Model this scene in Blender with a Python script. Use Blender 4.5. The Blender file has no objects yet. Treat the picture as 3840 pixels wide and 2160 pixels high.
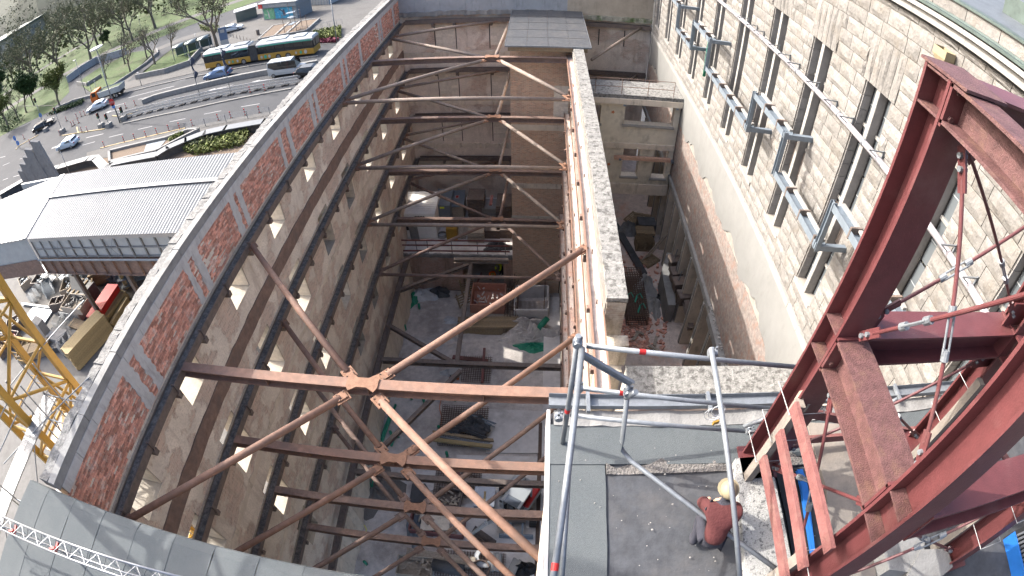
import bpy, bmesh, math, random
from mathutils import Vector, Matrix
random.seed(7)
sc = bpy.context.scene
C = sc.collection
# ---------------------------------------------------------------- camera (wide webcam lens), sky, sun, exposure
cd = bpy.data.cameras.new('camera'); cam = bpy.data.objects.new('camera', cd); C.objects.link(cam); sc.camera = cam
RM = ((0.9987536623685801, 0.04876694264095141, -0.010625780479685798),
      (0.026358377276177763, -0.6961412720217526, -0.7174207728629711),
      (-0.04238346201898792, 0.7162465460254522, -0.6965590624303833))
CAM = Vector((0, 0, 31.0))
r_, d_, f_ = (Vector(v) for v in RM)
cam.matrix_world = Matrix.Translation(CAM) @ Matrix((r_, -d_, -f_)).transposed().to_4x4()
cd.type = 'PANO'
cd.sensor_fit = 'HORIZONTAL'; cd.sensor_width = 36.0; cd.sensor_height = 20.25
cd.clip_start = 0.05; cd.clip_end = 2000
cy = cd
cy.panorama_type = 'FISHEYE_LENS_POLYNOMIAL'
cy.fisheye_fov = math.radians(180)
cy.fisheye_polynomial_k0 = 0.0
cy.fisheye_polynomial_k1 = -0.052410288
cy.fisheye_polynomial_k2 = -3.831172e-05
cy.fisheye_polynomial_k3 = 3.094803e-06
cy.fisheye_polynomial_k4 = -3.148037e-07
SUN_EL = math.radians(37.0); SUN_H = Vector((-0.952, 0.305, 0)).normalized()
w = bpy.data.worlds.new('World'); sc.world = w; w.use_nodes = True
nt = w.node_tree; bg = nt.nodes['Background']
sky = nt.nodes.new('ShaderNodeTexSky'); sky.sky_type = 'NISHITA'; sky.sun_disc = False
sky.air_density = 1.0; sky.dust_density = 8.0; sky.ozone_density = 3.0; sky.sun_elevation = SUN_EL; sky.sun_rotation = math.atan2(SUN_H.x, SUN_H.y)
nt.links.new(sky.outputs[0], bg.inputs[0]); bg.inputs[1].default_value = 0.15
sl = bpy.data.lights.new('sun', 'SUN'); sl.energy = 2.0; sl.angle = math.radians(0.5); sl.color = (1.0, 0.955, 0.89)
so = bpy.data.objects.new('sun', sl); C.objects.link(so)
sd = (SUN_H * math.cos(SUN_EL) + Vector((0, 0, math.sin(SUN_EL))))
so.rotation_euler = sd.to_track_quat('Z', 'Y').to_euler()
vs = sc.view_settings; vs.view_transform = 'Standard'; vs.look = 'None'; vs.gamma = 1.0; vs.use_curve_mapping = False; vs.exposure = 2.0
sc.cycles.max_bounces = 8; sc.cycles.diffuse_bounces = 7; sc.cycles.transparent_max_bounces = 4
# ---------------------------------------------------------------- measuring: a point of the photograph onto a real plane
OFF = {0: (0, 0), 1: (0, 0), 2: (1280, 0), 3: (2560, 0), 4: (0, 720), 5: (1280, 720), 6: (2560, 720), 7: (0, 1440), 8: (1280, 1440), 9: (2560, 1440), 10: (0, 980), 11: (1480, 640), 12: (1700, 960), 13: (1480, 1480), 14: (1480, 1800), 15: (2280, 720)}
KSC = {0: .670833, 10: 2.275, 11: 2.408, 12: 2.731, 13: 2.155, 14: 2.276, 15: 1.3208}
def ray(n, x, y):
    k = KSC.get(n, 2.0125)
    u = (OFF[n][0] + x / k - 1920) / 1920; v = (OFF[n][1] + y / k - 1080) / 1920
    r = math.hypot(u, v) + 1e-9
    th = r / 1.05827751 + 0.01397498 * r**3 + 0.01184111 * r**5
    s = math.sin(th) / r; c = math.cos(th)
    return r_ * (u * s) + d_ * (v * s) + f_ * c
def gx(n, x, y, X): d = ray(n, x, y); return CAM + d * (X / d.x)
def gy(n, x, y, Y): d = ray(n, x, y); return CAM + d * (Y / d.y)
def gz(n, x, y, Z): d = ray(n, x, y); return CAM + d * ((Z - CAM.z) / d.z)
def gv(n, x, y, base):                     # height of a photographed point that stands straight above base
    d = ray(n, x, y); t = (d.x * base[0] + d.y * base[1]) / (d.x * d.x + d.y * d.y); return CAM.z + d.z * t
# ---------------------------------------------------------------- mesh building
V3 = Vector
class MB:
    def __init__(s): s.v = []; s.f = []; s.m = []; s.cur = 0; s.st = []
    def add(s, vs, fs):
        o = len(s.v); s.st.append((o, len(s.f))); s.v += [tuple(p) for p in vs]; s.f += [[o + i for i in f] for f in fs]; s.m += [s.cur] * len(fs); return s
    def box(s, x0, x1, y0, y1, z0, z1):
        x0, x1 = min(x0, x1), max(x0, x1); y0, y1 = min(y0, y1), max(y0, y1); z0, z1 = min(z0, z1), max(z0, z1)
        return s.add([(x0,y0,z0),(x1,y0,z0),(x1,y1,z0),(x0,y1,z0),(x0,y0,z1),(x1,y0,z1),(x1,y1,z1),(x0,y1,z1)],
                     [(3,2,1,0),(4,5,6,7),(0,1,5,4),(1,2,6,5),(2,3,7,6),(3,0,4,7)])
    def cbox(s, c, size, rz=0.0, jit=0.0, M=None):
        a, b, h = size[0]/2, size[1]/2, size[2]/2
        R = M if M else Matrix.Rotation(rz, 3, 'Z')
        vs = []
        for x, y, z in ((-a,-b,-h),(a,-b,-h),(a,b,-h),(-a,b,-h),(-a,-b,h),(a,-b,h),(a,b,h),(-a,b,h)):
            p = R @ V3((x, y, z)) + V3(c)
            if jit: p += V3((random.uniform(-jit,jit), random.uniform(-jit,jit), random.uniform(-jit,jit)))
            vs.append(p)
        return s.add(vs, [(3,2,1,0),(4,5,6,7),(0,1,5,4),(1,2,6,5),(2,3,7,6),(3,0,4,7)])
    def frame(s, p0, p1, up=(0,0,1)):
        p0, p1 = V3(p0), V3(p1); d = (p1 - p0).normalized(); u = V3(up)
        if abs(d.dot(u)) > 0.999: u = V3((0, 1, 0))
        sd = d.cross(u).normalized(); u = sd.cross(d).normalized()
        return p0, p1, d, sd, u
    def prof(s, p0, p1, pts, up=(0,0,1)):          # closed profile (side, up) swept from p0 to p1
        p0, p1, d, sd, u = s.frame(p0, p1, up); n = len(pts)
        vs = [p0 + sd*a + u*b for a, b in pts] + [p1 + sd*a + u*b for a, b in pts]
        fs = [(i, (i+1) % n, n + (i+1) % n, n + i) for i in range(n)] + [tuple(range(n))[::-1], tuple(range(n, 2*n))]
        return s.add(vs, fs)
    def bar(s, p0, p1, wd, ht, up=(0,0,1)):
        a, b = wd/2, ht/2
        return s.prof(p0, p1, [(-a,-b),(a,-b),(a,b),(-a,b)], up)
    def hbeam(s, p0, p1, h=.3, b=.3, tw=.02, tf=.03, up=(0,0,1)):
        a = b/2; k = h/2; t = tw/2
        return s.prof(p0, p1, [(-a,-k),(a,-k),(a,-k+tf),(t,-k+tf),(t,k-tf),(a,k-tf),(a,k),(-a,k),(-a,k-tf),(-t,k-tf),(-t,-k+tf),(-a,-k+tf)], up)
    def cbeam(s, p0, p1, h=.2, b=.09, t=.012, up=(0,0,1)):
        k = h/2
        return s.prof(p0, p1, [(0,-k),(b,-k),(b,-k+t),(t,-k+t),(t,k-t),(b,k-t),(b,k),(0,k)], up)
    def tube(s, p0, p1, r, n=10, r1=None, caps=True):
        p0, p1, d, sd, u = s.frame(p0, p1); r1 = r if r1 is None else r1
        vs = [p0 + (sd*math.cos(2*math.pi*i/n) + u*math.sin(2*math.pi*i/n))*r for i in range(n)] + [p1 + (sd*math.cos(2*math.pi*i/n) + u*math.sin(2*math.pi*i/n))*r1 for i in range(n)]
        fs = [(i, (i+1) % n, n+(i+1) % n, n+i) for i in range(n)]
        if caps: fs += [tuple(range(n))[::-1], tuple(range(n, 2*n))]
        return s.add(vs, fs)
    def path(s, pts, r, n=8):
        pts = [V3(p) for p in pts]; rings = []
        for i, p in enumerate(pts):
            d = (pts[min(i+1, len(pts)-1)] - pts[max(i-1, 0)]).normalized()
            u = V3((0,0,1)) if abs(d.z) < .95 else V3((0,1,0)); sd = d.cross(u).normalized(); u = sd.cross(d)
            rr = r[i] if isinstance(r, (list, tuple)) else r
            rings.append([p + (sd*math.cos(2*math.pi*k/n) + u*math.sin(2*math.pi*k/n))*rr for k in range(n)])
        vs = [p for rg in rings for p in rg]; fs = []
        for i in range(len(pts)-1):
            fs += [(i*n+k, i*n+(k+1) % n, (i+1)*n+(k+1) % n, (i+1)*n+k) for k in range(n)]
        fs += [tuple(range(n))[::-1], tuple(range((len(pts)-1)*n, len(pts)*n))]
        return s.add(vs, fs)
    def prism(s, poly, z0, z1):                     # plan polygon (counter-clockwise) extruded upward
        n = len(poly)
        vs = [(p[0], p[1], z0) for p in poly] + [(p[0], p[1], z1) for p in poly]
        return s.add(vs, [(i, (i+1) % n, n+(i+1) % n, n+i) for i in range(n)] + [tuple(range(n))[::-1], tuple(range(n, 2*n))])
    def rag(s, ax, u0, u1, n, d0, d1, z0, z1, jd=.02, jz=.05, both=True):   # one continuous strip with a ragged front, top and bottom
        R = random.uniform; vs = []
        for i in range(n+1):
            u = u0+(u1-u0)*i/n; d = d1+R(-jd, jd); a = z0+(R(-jz, jz) if both else 0); b = z1+R(-jz, jz)
            for dd, zz in ((d0, a), (d, a), (d+R(-jd, jd)*.5, b), (d0, b)):
                vs.append((dd, u, zz) if ax == 'x' else (u, dd, zz) if ax == 'y' else (zz, dd, u))
        fs = [(i*4+k, i*4+(k+1) % 4, i*4+4+(k+1) % 4, i*4+4+k) for i in range(n) for k in range(4)] + [(3,2,1,0), tuple(n*4+k for k in range(4))]
        return s.add(vs, fs)
    def quad(s, *p): return s.add(p, [tuple(range(len(p)))])
    def ell(s, c, r, nu=12, nv=8, M=None):
        vs = []; R = M or Matrix.Identity(3)
        for j in range(nv+1):
            t = math.pi*j/nv
            for i in range(nu):
                a = 2*math.pi*i/nu
                vs.append(V3(c) + R @ V3((r[0]*math.sin(t)*math.cos(a), r[1]*math.sin(t)*math.sin(a), r[2]*math.cos(t))))
        return s.add(vs, [(j*nu+i, j*nu+(i+1) % nu, (j+1)*nu+(i+1) % nu, (j+1)*nu+i) for j in range(nv) for i in range(nu)])
    def mesh(s, name, mat=None, smooth=False):
        me = bpy.data.meshes.new(name); me.from_pydata(s.v, [], s.f)
        if mat:
            for m in (mat if isinstance(mat, (list, tuple)) else [mat]): me.materials.append(m)
            if isinstance(mat, (list, tuple)): me.polygons.foreach_set('material_index', s.m)
        bm = bmesh.new(); bm.from_mesh(me); bmesh.ops.recalc_face_normals(bm, faces=bm.faces); bm.to_mesh(me); bm.free()
        if smooth: me.polygons.foreach_set('use_smooth', [True]*len(me.polygons))
        me.update(); return me
    def objs(s, name, mat, parent=None, smooth=False):   # every separately added piece becomes an object of its own
        out = []
        for k, (v0, f0) in enumerate(s.st):
            v1, f1 = s.st[k+1] if k+1 < len(s.st) else (len(s.v), len(s.f))
            t = MB(); t.v = s.v[v0:v1]; t.f = [[i-v0 for i in f] for f in s.f[f0:f1]]; t.m = [0]*(f1-f0)
            out.append(t.obj(name, mat, None, smooth))
            if parent is not None: out[-1].parent = parent; out[-1].matrix_parent_inverse = Matrix.Translation(-V3(parent.location))
        return out
    def obj(s, name, mat, parent=None, smooth=False, bevel=0):
        o = bpy.data.objects.new(name, s.mesh(name, mat, smooth)); C.objects.link(o)
        if parent is not None: o.parent = parent
        if bevel:
            m = o.modifiers.new('b', 'BEVEL'); m.width = bevel; m.segments = 2; m.limit_method = 'ANGLE'
        return o
def tag(o, label=None, cat=None, group=None, kind=None):
    if label: o['label'] = label
    if cat: o['category'] = cat
    if group: o['group'] = group
    if kind: o['kind'] = kind
    return o
def thing(name, label, cat, loc=(0,0,0), rz=0.0, group=None):
    o = bpy.data.objects.new(name, None); C.objects.link(o); o.empty_display_size = .1
    o.location = loc; o.rotation_euler = (0, 0, rz); tag(o, label, cat, group); return o
def dup(root, loc=None, rz=None, label=None, scale=None, group=None):
    r = root.copy(); C.objects.link(r)
    if loc is not None: r.location = loc
    if rz is not None: r.rotation_euler = (0, 0, rz)
    if scale: r.scale = scale if isinstance(scale, tuple) else (scale,)*3
    if label: r['label'] = label
    if group: r['group'] = group
    for ch in list(root.children):
        c = ch.copy(); C.objects.link(c); c.parent = r
        for g in list(ch.children):
            d = g.copy(); C.objects.link(d); d.parent = c
    return r
def inst(name, me, parent, loc, rot=(0,0,0), scale=(1,1,1)):
    o = bpy.data.objects.new(name, me); C.objects.link(o); o.location = loc; o.rotation_euler = rot; o.scale = scale
    if parent is not None: o.parent = parent
    return o
# ---------------------------------------------------------------- materials
MATS = {}
def nodes(m): return m.node_tree.nodes, m.node_tree.links
def mat(name, col, rough=.8, metal=0.0, var=.25, scale=3.0, col2=None, mask=(.45,.62), mscale=.6, bump=.25, bscale=25.0, island=0.0, streak=0.0, spec=.3, detail=6.0):
    """base colour with fine grain, an optional second colour in patches, bump and per-piece tone"""
    m = bpy.data.materials.new(name); m.use_nodes = True; N, L = nodes(m); b = N['Principled BSDF']
    b.inputs['Roughness'].default_value = rough; b.inputs['Metallic'].default_value = metal; b.inputs['Specular IOR Level'].default_value = spec
    geo = N.new('ShaderNodeNewGeometry')
    n1 = N.new('ShaderNodeTexNoise'); n1.inputs['Scale'].default_value = scale; n1.inputs['Detail'].default_value = detail; n1.inputs['Roughness'].default_value = .65
    L.new(geo.outputs['Position'], n1.inputs['Vector'])
    r1 = N.new('ShaderNodeValToRGB'); e = r1.color_ramp.elements
    e[0].position = .3; e[1].position = .7
    lo = [c*(1-var) for c in col[:3]]+[1]; hi = [min(1, c*(1+var)) for c in col[:3]]+[1]
    e[0].color = lo; e[1].color = hi
    L.new(n1.outputs['Fac'], r1.inputs['Fac']); out = r1.outputs['Color']
    if col2:
        n2 = N.new('ShaderNodeTexNoise'); n2.inputs['Scale'].default_value = mscale; n2.inputs['Detail'].default_value = 8; n2.inputs['Roughness'].default_value = .7
        mp = N.new('ShaderNodeMapping'); mp.inputs['Location'].default_value = (13, 7, 3)
        if streak: mp.inputs['Scale'].default_value = (streak, streak, 1)
        L.new(geo.outputs['Position'], mp.inputs['Vector']); L.new(mp.outputs[0], n2.inputs['Vector'])
        r2 = N.new('ShaderNodeMapRange'); r2.inputs['From Min'].default_value = mask[0]; r2.inputs['From Max'].default_value = mask[1]
        L.new(n2.outputs['Fac'], r2.inputs['Value'])
        mx = N.new('ShaderNodeMix'); mx.data_type = 'RGBA'
        L.new(r2.outputs['Result'], mx.inputs['Factor']); L.new(out, mx.inputs['A']); mx.inputs['B'].default_value = (*col2[:3], 1); out = mx.outputs['Result']
    if island:
        oi = N.new('ShaderNodeObjectInfo'); ad = N.new('ShaderNodeMath'); ad.operation = 'ADD'
        L.new(geo.outputs['Random Per Island'], ad.inputs[0]); L.new(oi.outputs['Random'], ad.inputs[1])
        fr = N.new('ShaderNodeMath'); fr.operation = 'FRACT'; L.new(ad.outputs[0], fr.inputs[0])
        mr = N.new('ShaderNodeMapRange'); mr.inputs['To Min'].default_value = 1-island; mr.inputs['To Max'].default_value = 1+island
        L.new(fr.outputs[0], mr.inputs['Value'])
        mu = N.new('ShaderNodeMix'); mu.data_type = 'RGBA'; mu.blend_type = 'MULTIPLY'; mu.inputs['Factor'].default_value = 1
        cb = N.new('ShaderNodeCombineColor')
        for i in range(3): L.new(mr.outputs[0], cb.inputs[i])
        L.new(out, mu.inputs['A']); L.new(cb.outputs[0], mu.inputs['B']); out = mu.outputs['Result']
    L.new(out, b.inputs['Base Color'])
    if bump:
        n3 = N.new('ShaderNodeTexNoise'); n3.inputs['Scale'].default_value = bscale; n3.inputs['Detail'].default_value = 5
        L.new(geo.outputs['Position'], n3.inputs['Vector'])
        bp = N.new('ShaderNodeBump'); bp.inputs['Strength'].default_value = bump; bp.inputs['Distance'].default_value = .03
        L.new(n3.outputs['Fac'], bp.inputs['Height']); L.new(bp.outputs[0], b.inputs['Normal'])
    MATS[name] = m; return m
def wallmat(name, axis, plaster, brickc, mortar, brick_amt=(.52,.6), stain=(.16,.13,.10), stain_amt=(.56,.72), bs=1.0, msc=.45):
    """old plaster, broken away in patches down to brickwork, with dark run-off stains; axis: 'x' = wall lies in the YZ plane, 'y' = in the XZ plane"""
    m = bpy.data.materials.new(name); m.use_nodes = True; N, L = nodes(m); b = N['Principled BSDF']; b.inputs['Roughness'].default_value = .9; b.inputs['Specular IOR Level'].default_value = .15
    geo = N.new('ShaderNodeNewGeometry'); sx = N.new('ShaderNodeSeparateXYZ'); L.new(geo.outputs['Position'], sx.inputs[0])
    cb = N.new('ShaderNodeCombineXYZ'); L.new(sx.outputs['Y' if axis == 'x' else 'X'], cb.inputs['X']); L.new(sx.outputs['Z'], cb.inputs['Y'])
    br = N.new('ShaderNodeTexBrick'); br.inputs['Scale'].default_value = 1; br.inputs['Brick Width'].default_value = .26*bs; br.inputs['Row Height'].default_value = .083*bs; br.inputs['Mortar Size'].default_value = .009; br.inputs['Bias'].default_value = .1
    br.inputs['Color1'].default_value = (*brickc, 1); br.inputs['Color2'].default_value = (brickc[0]*.62, brickc[1]*.66, brickc[2]*.7, 1); br.inputs['Mortar'].default_value = (*mortar, 1)
    L.new(cb.outputs[0], br.inputs['Vector'])
    def noise(sc_, det=8, rough=.65, loc=(0,0,0), scl=(1,1,1)):
        mp = N.new('ShaderNodeMapping'); mp.inputs['Location'].default_value = loc; mp.inputs['Scale'].default_value = scl; L.new(geo.outputs['Position'], mp.inputs['Vector'])
        n = N.new('ShaderNodeTexNoise'); n.inputs['Scale'].default_value = sc_; n.inputs['Detail'].default_value = det; n.inputs['Roughness'].default_value = rough; L.new(mp.outputs[0], n.inputs['Vector']); return n.outputs['Fac']
    def rng(v, a, c):
        r = N.new('ShaderNodeMapRange'); r.inputs['From Min'].default_value = a; r.inputs['From Max'].default_value = c; L.new(v, r.inputs['Value']); return r.outputs[0]
    def mix(f, a, c, mode='MIX'):
        x = N.new('ShaderNodeMix'); x.data_type = 'RGBA'; x.blend_type = mode
        if isinstance(f, float): x.inputs['Factor'].default_value = f
        else: L.new(f, x.inputs['Factor'])
        for k, s in (('A', a), ('B', c)):
            if isinstance(s, tuple): x.inputs[k].default_value = (*s, 1)
            else: L.new(s, x.inputs[k])
        return x.outputs['Result']
    pl = mix(rng(noise(1.1), .3, .7), tuple(c*.82 for c in plaster), tuple(min(1, c*1.12) for c in plaster))
    pl = mix(rng(noise(14, 4), .45, .75), pl, tuple(c*.7 for c in plaster))
    fb = rng(noise(msc, 9, .62, (5, 2, 9)), *brick_amt)
    fine = mix(rng(noise(6), .4, .75), br.outputs['Color'], tuple(c*.9 for c in mortar))
    c0 = mix(fb, pl, fine)
    c0 = mix(rng(noise(.7, 8, .7, (1, 8, 4), (1.6, 1.6, .28)), *stain_amt), c0, stain)
    L.new(c0, b.inputs['Base Color'])
    hb = N.new('ShaderNodeMath'); hb.operation = 'MULTIPLY'
    inv = N.new('ShaderNodeMath'); inv.operation = 'ADD'; L.new(br.outputs['Fac'], inv.inputs[0]); inv.inputs[1].default_value = .55
    L.new(inv.outputs[0], hb.inputs[0]); L.new(fb, hb.inputs[1])
    h2 = N.new('ShaderNodeMath'); h2.operation = 'MULTIPLY_ADD'; L.new(noise(18, 5), h2.inputs[0]); h2.inputs[1].default_value = -.35; L.new(hb.outputs[0], h2.inputs[2])
    bp = N.new('ShaderNodeBump'); bp.invert = True; bp.inputs['Strength'].default_value = .8; bp.inputs['Distance'].default_value = .035
    L.new(h2.outputs[0], bp.inputs['Height']); L.new(bp.outputs[0], b.inputs['Normal'])
    MATS[name] = m; return m
M = MATS
mat('mortar', (0.390,0.325,0.273), .95, var=.25, bump=.6, bscale=40)
mat('brick', (0.495,0.247,0.180), .9, var=.3, scale=9, col2=(0.495,0.375,0.315), mask=(.5,.64), mscale=3.0, island=.38, bump=.5, bscale=60)
wallmat('wall_left', 'x', (.66,.59,.50), (.62,.46,.37), (.63,.54,.45), (.485,.53), stain=(.40,.335,.275), stain_amt=(.54,.7), msc=.8)
wallmat('wall_far', 'y', (.66,.575,.485), (.60,.43,.34), (.64,.54,.44), (.51,.58), stain=(.36,.30,.24))
wallmat('wall_pier', 'y', (.60,.51,.41), (.62,.38,.26), (.60,.48,.36), (.30,.42), stain_amt=(.6,.8), stain=(.38,.32,.26))
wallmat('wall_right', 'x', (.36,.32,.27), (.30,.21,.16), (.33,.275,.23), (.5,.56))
wallmat('wall_lower', 'y', (.45,.37,.31), (.45,.26,.20), (.45,.36,.30), (.3,.45), stain_amt=(.5,.7))
wallmat('wall_shaft', 'y', (.55,.49,.40), (.44,.33,.26), (.5,.42,.35), (.5,.57))
mat('concrete', (0.196,0.194,0.187), .9, var=.14, scale=2.2, col2=(0.127,0.123,0.117), mask=(.52,.72), mscale=.9, streak=2.5, bump=.3)
mat('concrete_blue', (.27,.28,.29), .9, var=.12, scale=1.5, col2=(.17,.175,.18), mask=(.53,.75), mscale=.8, streak=3.0, bump=.3)
mat('concrete_tan', (.55,.48,.39), .9, var=.14, scale=1.5, col2=(.26,.23,.18), mask=(.53,.75), mscale=.8, streak=3.0, bump=.3)
mat('concrete_band', (.42,.415,.40), .9, var=.12, scale=3, col2=(.30,.29,.28), mask=(.5,.7), mscale=1.5, streak=4.0, bump=.25)
mat('coping', (0.185,0.181,0.172), .95, var=.4, scale=9, col2=(0.080,0.080,0.077), mask=(.5,.66), mscale=3.2, bump=.8, bscale=20)
mat('rubble_top', (.19,.187,.177), .95, var=.3, scale=8, col2=(.085,.082,.077), mask=(.49,.6), mscale=5.5, bump=.9, bscale=16)
mat('whitewash', (0.195,0.185,0.167), .9, var=.16, scale=3, col2=(0.185,0.153,0.120), mask=(.5,.66), mscale=1.6, bump=.6, bscale=22)
mat('block_pale', (.60,.54,.45), .9, var=.15, scale=6, island=.1, bump=.3)
mat('steel_dark', (.118,.094,.081), .6, var=.35, scale=5, col2=(.165,.12,.095), mask=(.5,.7), mscale=1.3, bump=.3, spec=.4)
mat('steel_mud', (.15,.135,.12), .7, var=.5, scale=12, col2=(.075,.07,.065), mask=(.45,.6), mscale=5, bump=1.0, bscale=20)
mat('rust', (0.198,0.117,0.085), .75, var=.25, scale=5, col2=(0.147,0.097,0.077), mask=(.45,.66), mscale=1.5, bump=.25, bscale=50)
mat('rust_dark', (0.182,0.123,0.099), .7, var=.3, scale=5, col2=(0.132,0.101,0.088), mask=(.45,.66), mscale=1.5, bump=.25, bscale=50)
mat('rust_orange', (0.197,0.109,0.070), .75, var=.25, scale=8, bump=.3)
mat('rust_tan', (0.216,0.176,0.146), .75, var=.2, scale=5, col2=(0.165,0.123,0.101), mask=(.45,.66), mscale=1.5, bump=.25)
mat('galv', (.185,.20,.215), .5, .35, var=.16, scale=14, col2=(.15,.16,.17), mask=(.5,.7), mscale=4, bump=.12, bscale=60, spec=.5)
mat('alu', (0.222,0.230,0.243), .4, .6, var=.1, scale=12, bump=.05, spec=.5)
mat('steel_blue', (0.150,0.180,0.209), .5, .2, var=.15, scale=6, bump=.1, spec=.5)
mat('red_paint', (.098,.029,.030), .45, var=.18, scale=6, col2=(.125,.058,.055), mask=(.54,.75), mscale=2.2, bump=.12, bscale=70, spec=.5)
mat('red_rusty', (.098,.048,.046), .6, var=.35, scale=14, col2=(.13,.075,.055), mask=(.52,.7), mscale=7, bump=.4, bscale=80)
mat('red_wood', (0.173,0.072,0.066), .75, var=.22, scale=9, col2=(0.207,0.115,0.098), mask=(.5,.68), mscale=3, bump=.3, bscale=50)
mat('timber', (0.241,0.184,0.117), .8, var=.22, scale=10, col2=(0.253,0.178,0.101), mask=(.5,.66), mscale=4, island=.18, bump=.3, bscale=50)
mat('timber_grey', (0.317,0.273,0.220), .85, var=.25, scale=8, island=.2, bump=.3)
mat('timber_yellow', (0.273,0.209,0.107), .75, var=.18, scale=9, island=.15, bump=.2)
mat('bitumen', (.078,.088,.092), .9, var=.12, scale=40, col2=(.094,.103,.105), mask=(.48,.7), mscale=.9, bump=.35, bscale=140, detail=3)
mat('bitumen_dark', (.050,.053,.059), .9, var=.28, scale=6, col2=(.072,.071,.072), mask=(.47,.66), mscale=1.5, bump=.25, bscale=14)
mat('container_white', (.66,.65,.62), .6, var=.08, bump=0)
mat('coping_cap', (0.220,0.218,0.209), .9, var=.14, scale=3, col2=(0.141,0.139,0.132), mask=(.5,.7), mscale=1.5, bump=.25)
mat('black', (.02,.02,.021), .6, bump=0, var=.2)
mat('rubber', (.028,.027,.026), .8, var=.2, bump=.1)
mat('tarp', (.06,.062,.066), .55, var=.3, scale=3, bump=.3, bscale=6)
mat('plastic_white', (0.329,0.329,0.323), .5, var=.06, bump=0)
mat('plastic_green', (.012,.19,.11), .4, var=.12, bump=0, spec=.5)
mat('plastic_grey', (.42,.43,.44), .5, var=.1, bump=0)
mat('plastic_blue', (.02,.13,.42), .4, var=.15, bump=.1)
mat('yellow', (0.284,0.162,0.018), .5, var=.12, scale=4, col2=(0.198,0.119,0.026), mask=(.58,.72), mscale=2, bump=.08, spec=.5)
mat('orange', (0.465,0.113,0.021), .5, var=.1, bump=0)
mat('signal_red', (0.366,0.021,0.019), .5, var=.1, bump=0)
mat('asphalt', (.044,.046,.050), .93, var=.14, scale=5, col2=(.055,.057,.061), mask=(.46,.64), mscale=.22, bump=.2, bscale=60)
mat('paving', (0.091,0.088,0.084), .92, var=.14, scale=2, col2=(0.074,0.071,0.067), mask=(.5,.66), mscale=.3, bump=.2, bscale=30)
mat('kerbstone', (0.155,0.151,0.142), .92, var=.15, scale=3, bump=.2)
mat('paint', (0.230,0.230,0.230), .8, var=.12, scale=7, bump=0)
mat('grass', (0.049,0.077,0.023), .95, var=.35, scale=1.2, col2=(0.068,0.072,0.036), mask=(.5,.68), mscale=.25, bump=.9, bscale=9)
mat('leaf', (0.086,0.102,0.023), .8, var=.35, scale=1.0, island=.35, bump=0)
mat('leaf_dark', (0.030,0.056,0.015), .8, var=.35, scale=1.0, island=.35, bump=0)
mat('leaf_red', (0.132,0.026,0.047), .8, var=.35, island=.3, bump=0)
mat('bark', (0.132,0.110,0.088), .95, var=.3, scale=6, bump=.5, bscale=20)
mat('dirt', (0.487,0.447,0.414), .97, var=.2, scale=3.0, col2=(0.325,0.296,0.273), mask=(.47,.62), mscale=.5, bump=.9, bscale=9)
mat('dirt_red', (0.524,0.439,0.377), .97, var=.25, scale=3.0, col2=(0.554,0.354,0.270), mask=(.52,.66), mscale=.5, bump=1.0, bscale=12)
mat('slab', (0.539,0.516,0.495), .9, var=.12, scale=2, col2=(0.393,0.372,0.349), mask=(.5,.66), mscale=.7, bump=.25, bscale=30)
mat('yard', (0.132,0.128,0.121), .92, var=.14, scale=2, col2=(0.101,0.097,0.092), mask=(.5,.66), mscale=.4, bump=.2)
mat('gravel', (.14,.13,.12), .95, var=.4, scale=30, bump=1.0, bscale=40)
mat('rebar', (.115,.078,.06), .7, var=.3, scale=8, bump=.2)
mat('stone', (.168,.160,.149), .93, var=.22, scale=5, col2=(.152,.137,.118), mask=(.5,.68), mscale=1.6, island=.12, bump=1.0, bscale=13)
mat('stone_joint', (.27,.25,.22), .95, var=.2, bump=.3)
mat('stone_smooth', (.22,.21,.20), .9, var=.14, scale=4, island=.1, bump=.25)
mat('stone_pale', (0.239,0.231,0.216), .9, var=.12, scale=4, island=.06, bump=.2)
mat('plaster_white', (0.176,0.176,0.168), .9, var=.07, scale=1.4, col2=(0.149,0.147,0.137), mask=(.54,.74), mscale=.9, streak=2, bump=.15)
mat('roughcast', (.225,.192,.172), .97, var=.35, scale=6, col2=(.235,.155,.125), mask=(.5,.62), mscale=2.4, bump=1.0, bscale=8)
mat('copper', (0.063,0.083,0.074), .7, var=.25, scale=4, bump=.1)
mat('slate', (0.080,0.090,0.100), .6, var=.2, scale=3, bump=.2)
mat('zinc', (0.122,0.132,0.142), .5, .05, var=.08, scale=2, col2=(0.107,0.115,0.125), mask=(.5,.66), mscale=.5, bump=.03)
mat('panel_pale', (0.320,0.345,0.357), .5, .2, var=.1, scale=1.5, bump=.05)
mat('hopper', (0.240,0.200,0.126), .6, var=.12, bump=.1)
mat('pipe_lilac', (0.329,0.311,0.326), .4, .1, var=.06, bump=0, spec=.5)
mat('skin', (.50,.30,.21), .6, var=.05, bump=0)
mat('hivis_orange', (.85,.20,.02), .7, var=.1, bump=.2)
mat('hivis_yellow', (.70,.75,.04), .7, var=.1, bump=.2)
mat('cloth_dark', (.035,.035,.045), .9, var=.2, bump=.3)
mat('cloth_maroon', (.075,.022,.022), .9, var=.2, bump=.3)
mat('bus_white', (0.299,0.317,0.323), .3, var=.03, bump=0, spec=.5)
mat('bus_green', (.04,.28,.20), .4, var=.08, bump=0)
mat('car_blue', (.10,.155,.26), .25, .3, var=.03, bump=0, spec=.6)
mat('car_silver', (.52,.54,.56), .28, .4, var=.03, bump=0, spec=.6)
mat('car_black', (.018,.02,.022), .25, .1, var=.03, bump=0, spec=.6)
mat('car_pale', (.40,.47,.54), .28, .3, var=.03, bump=0, spec=.6)
mat('terracotta', (0.378,0.189,0.135), .85, var=.2, bump=.2)
mat('flag_dark', (.05,.06,.09), .85, var=.3, scale=4, bump=.2)
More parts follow.
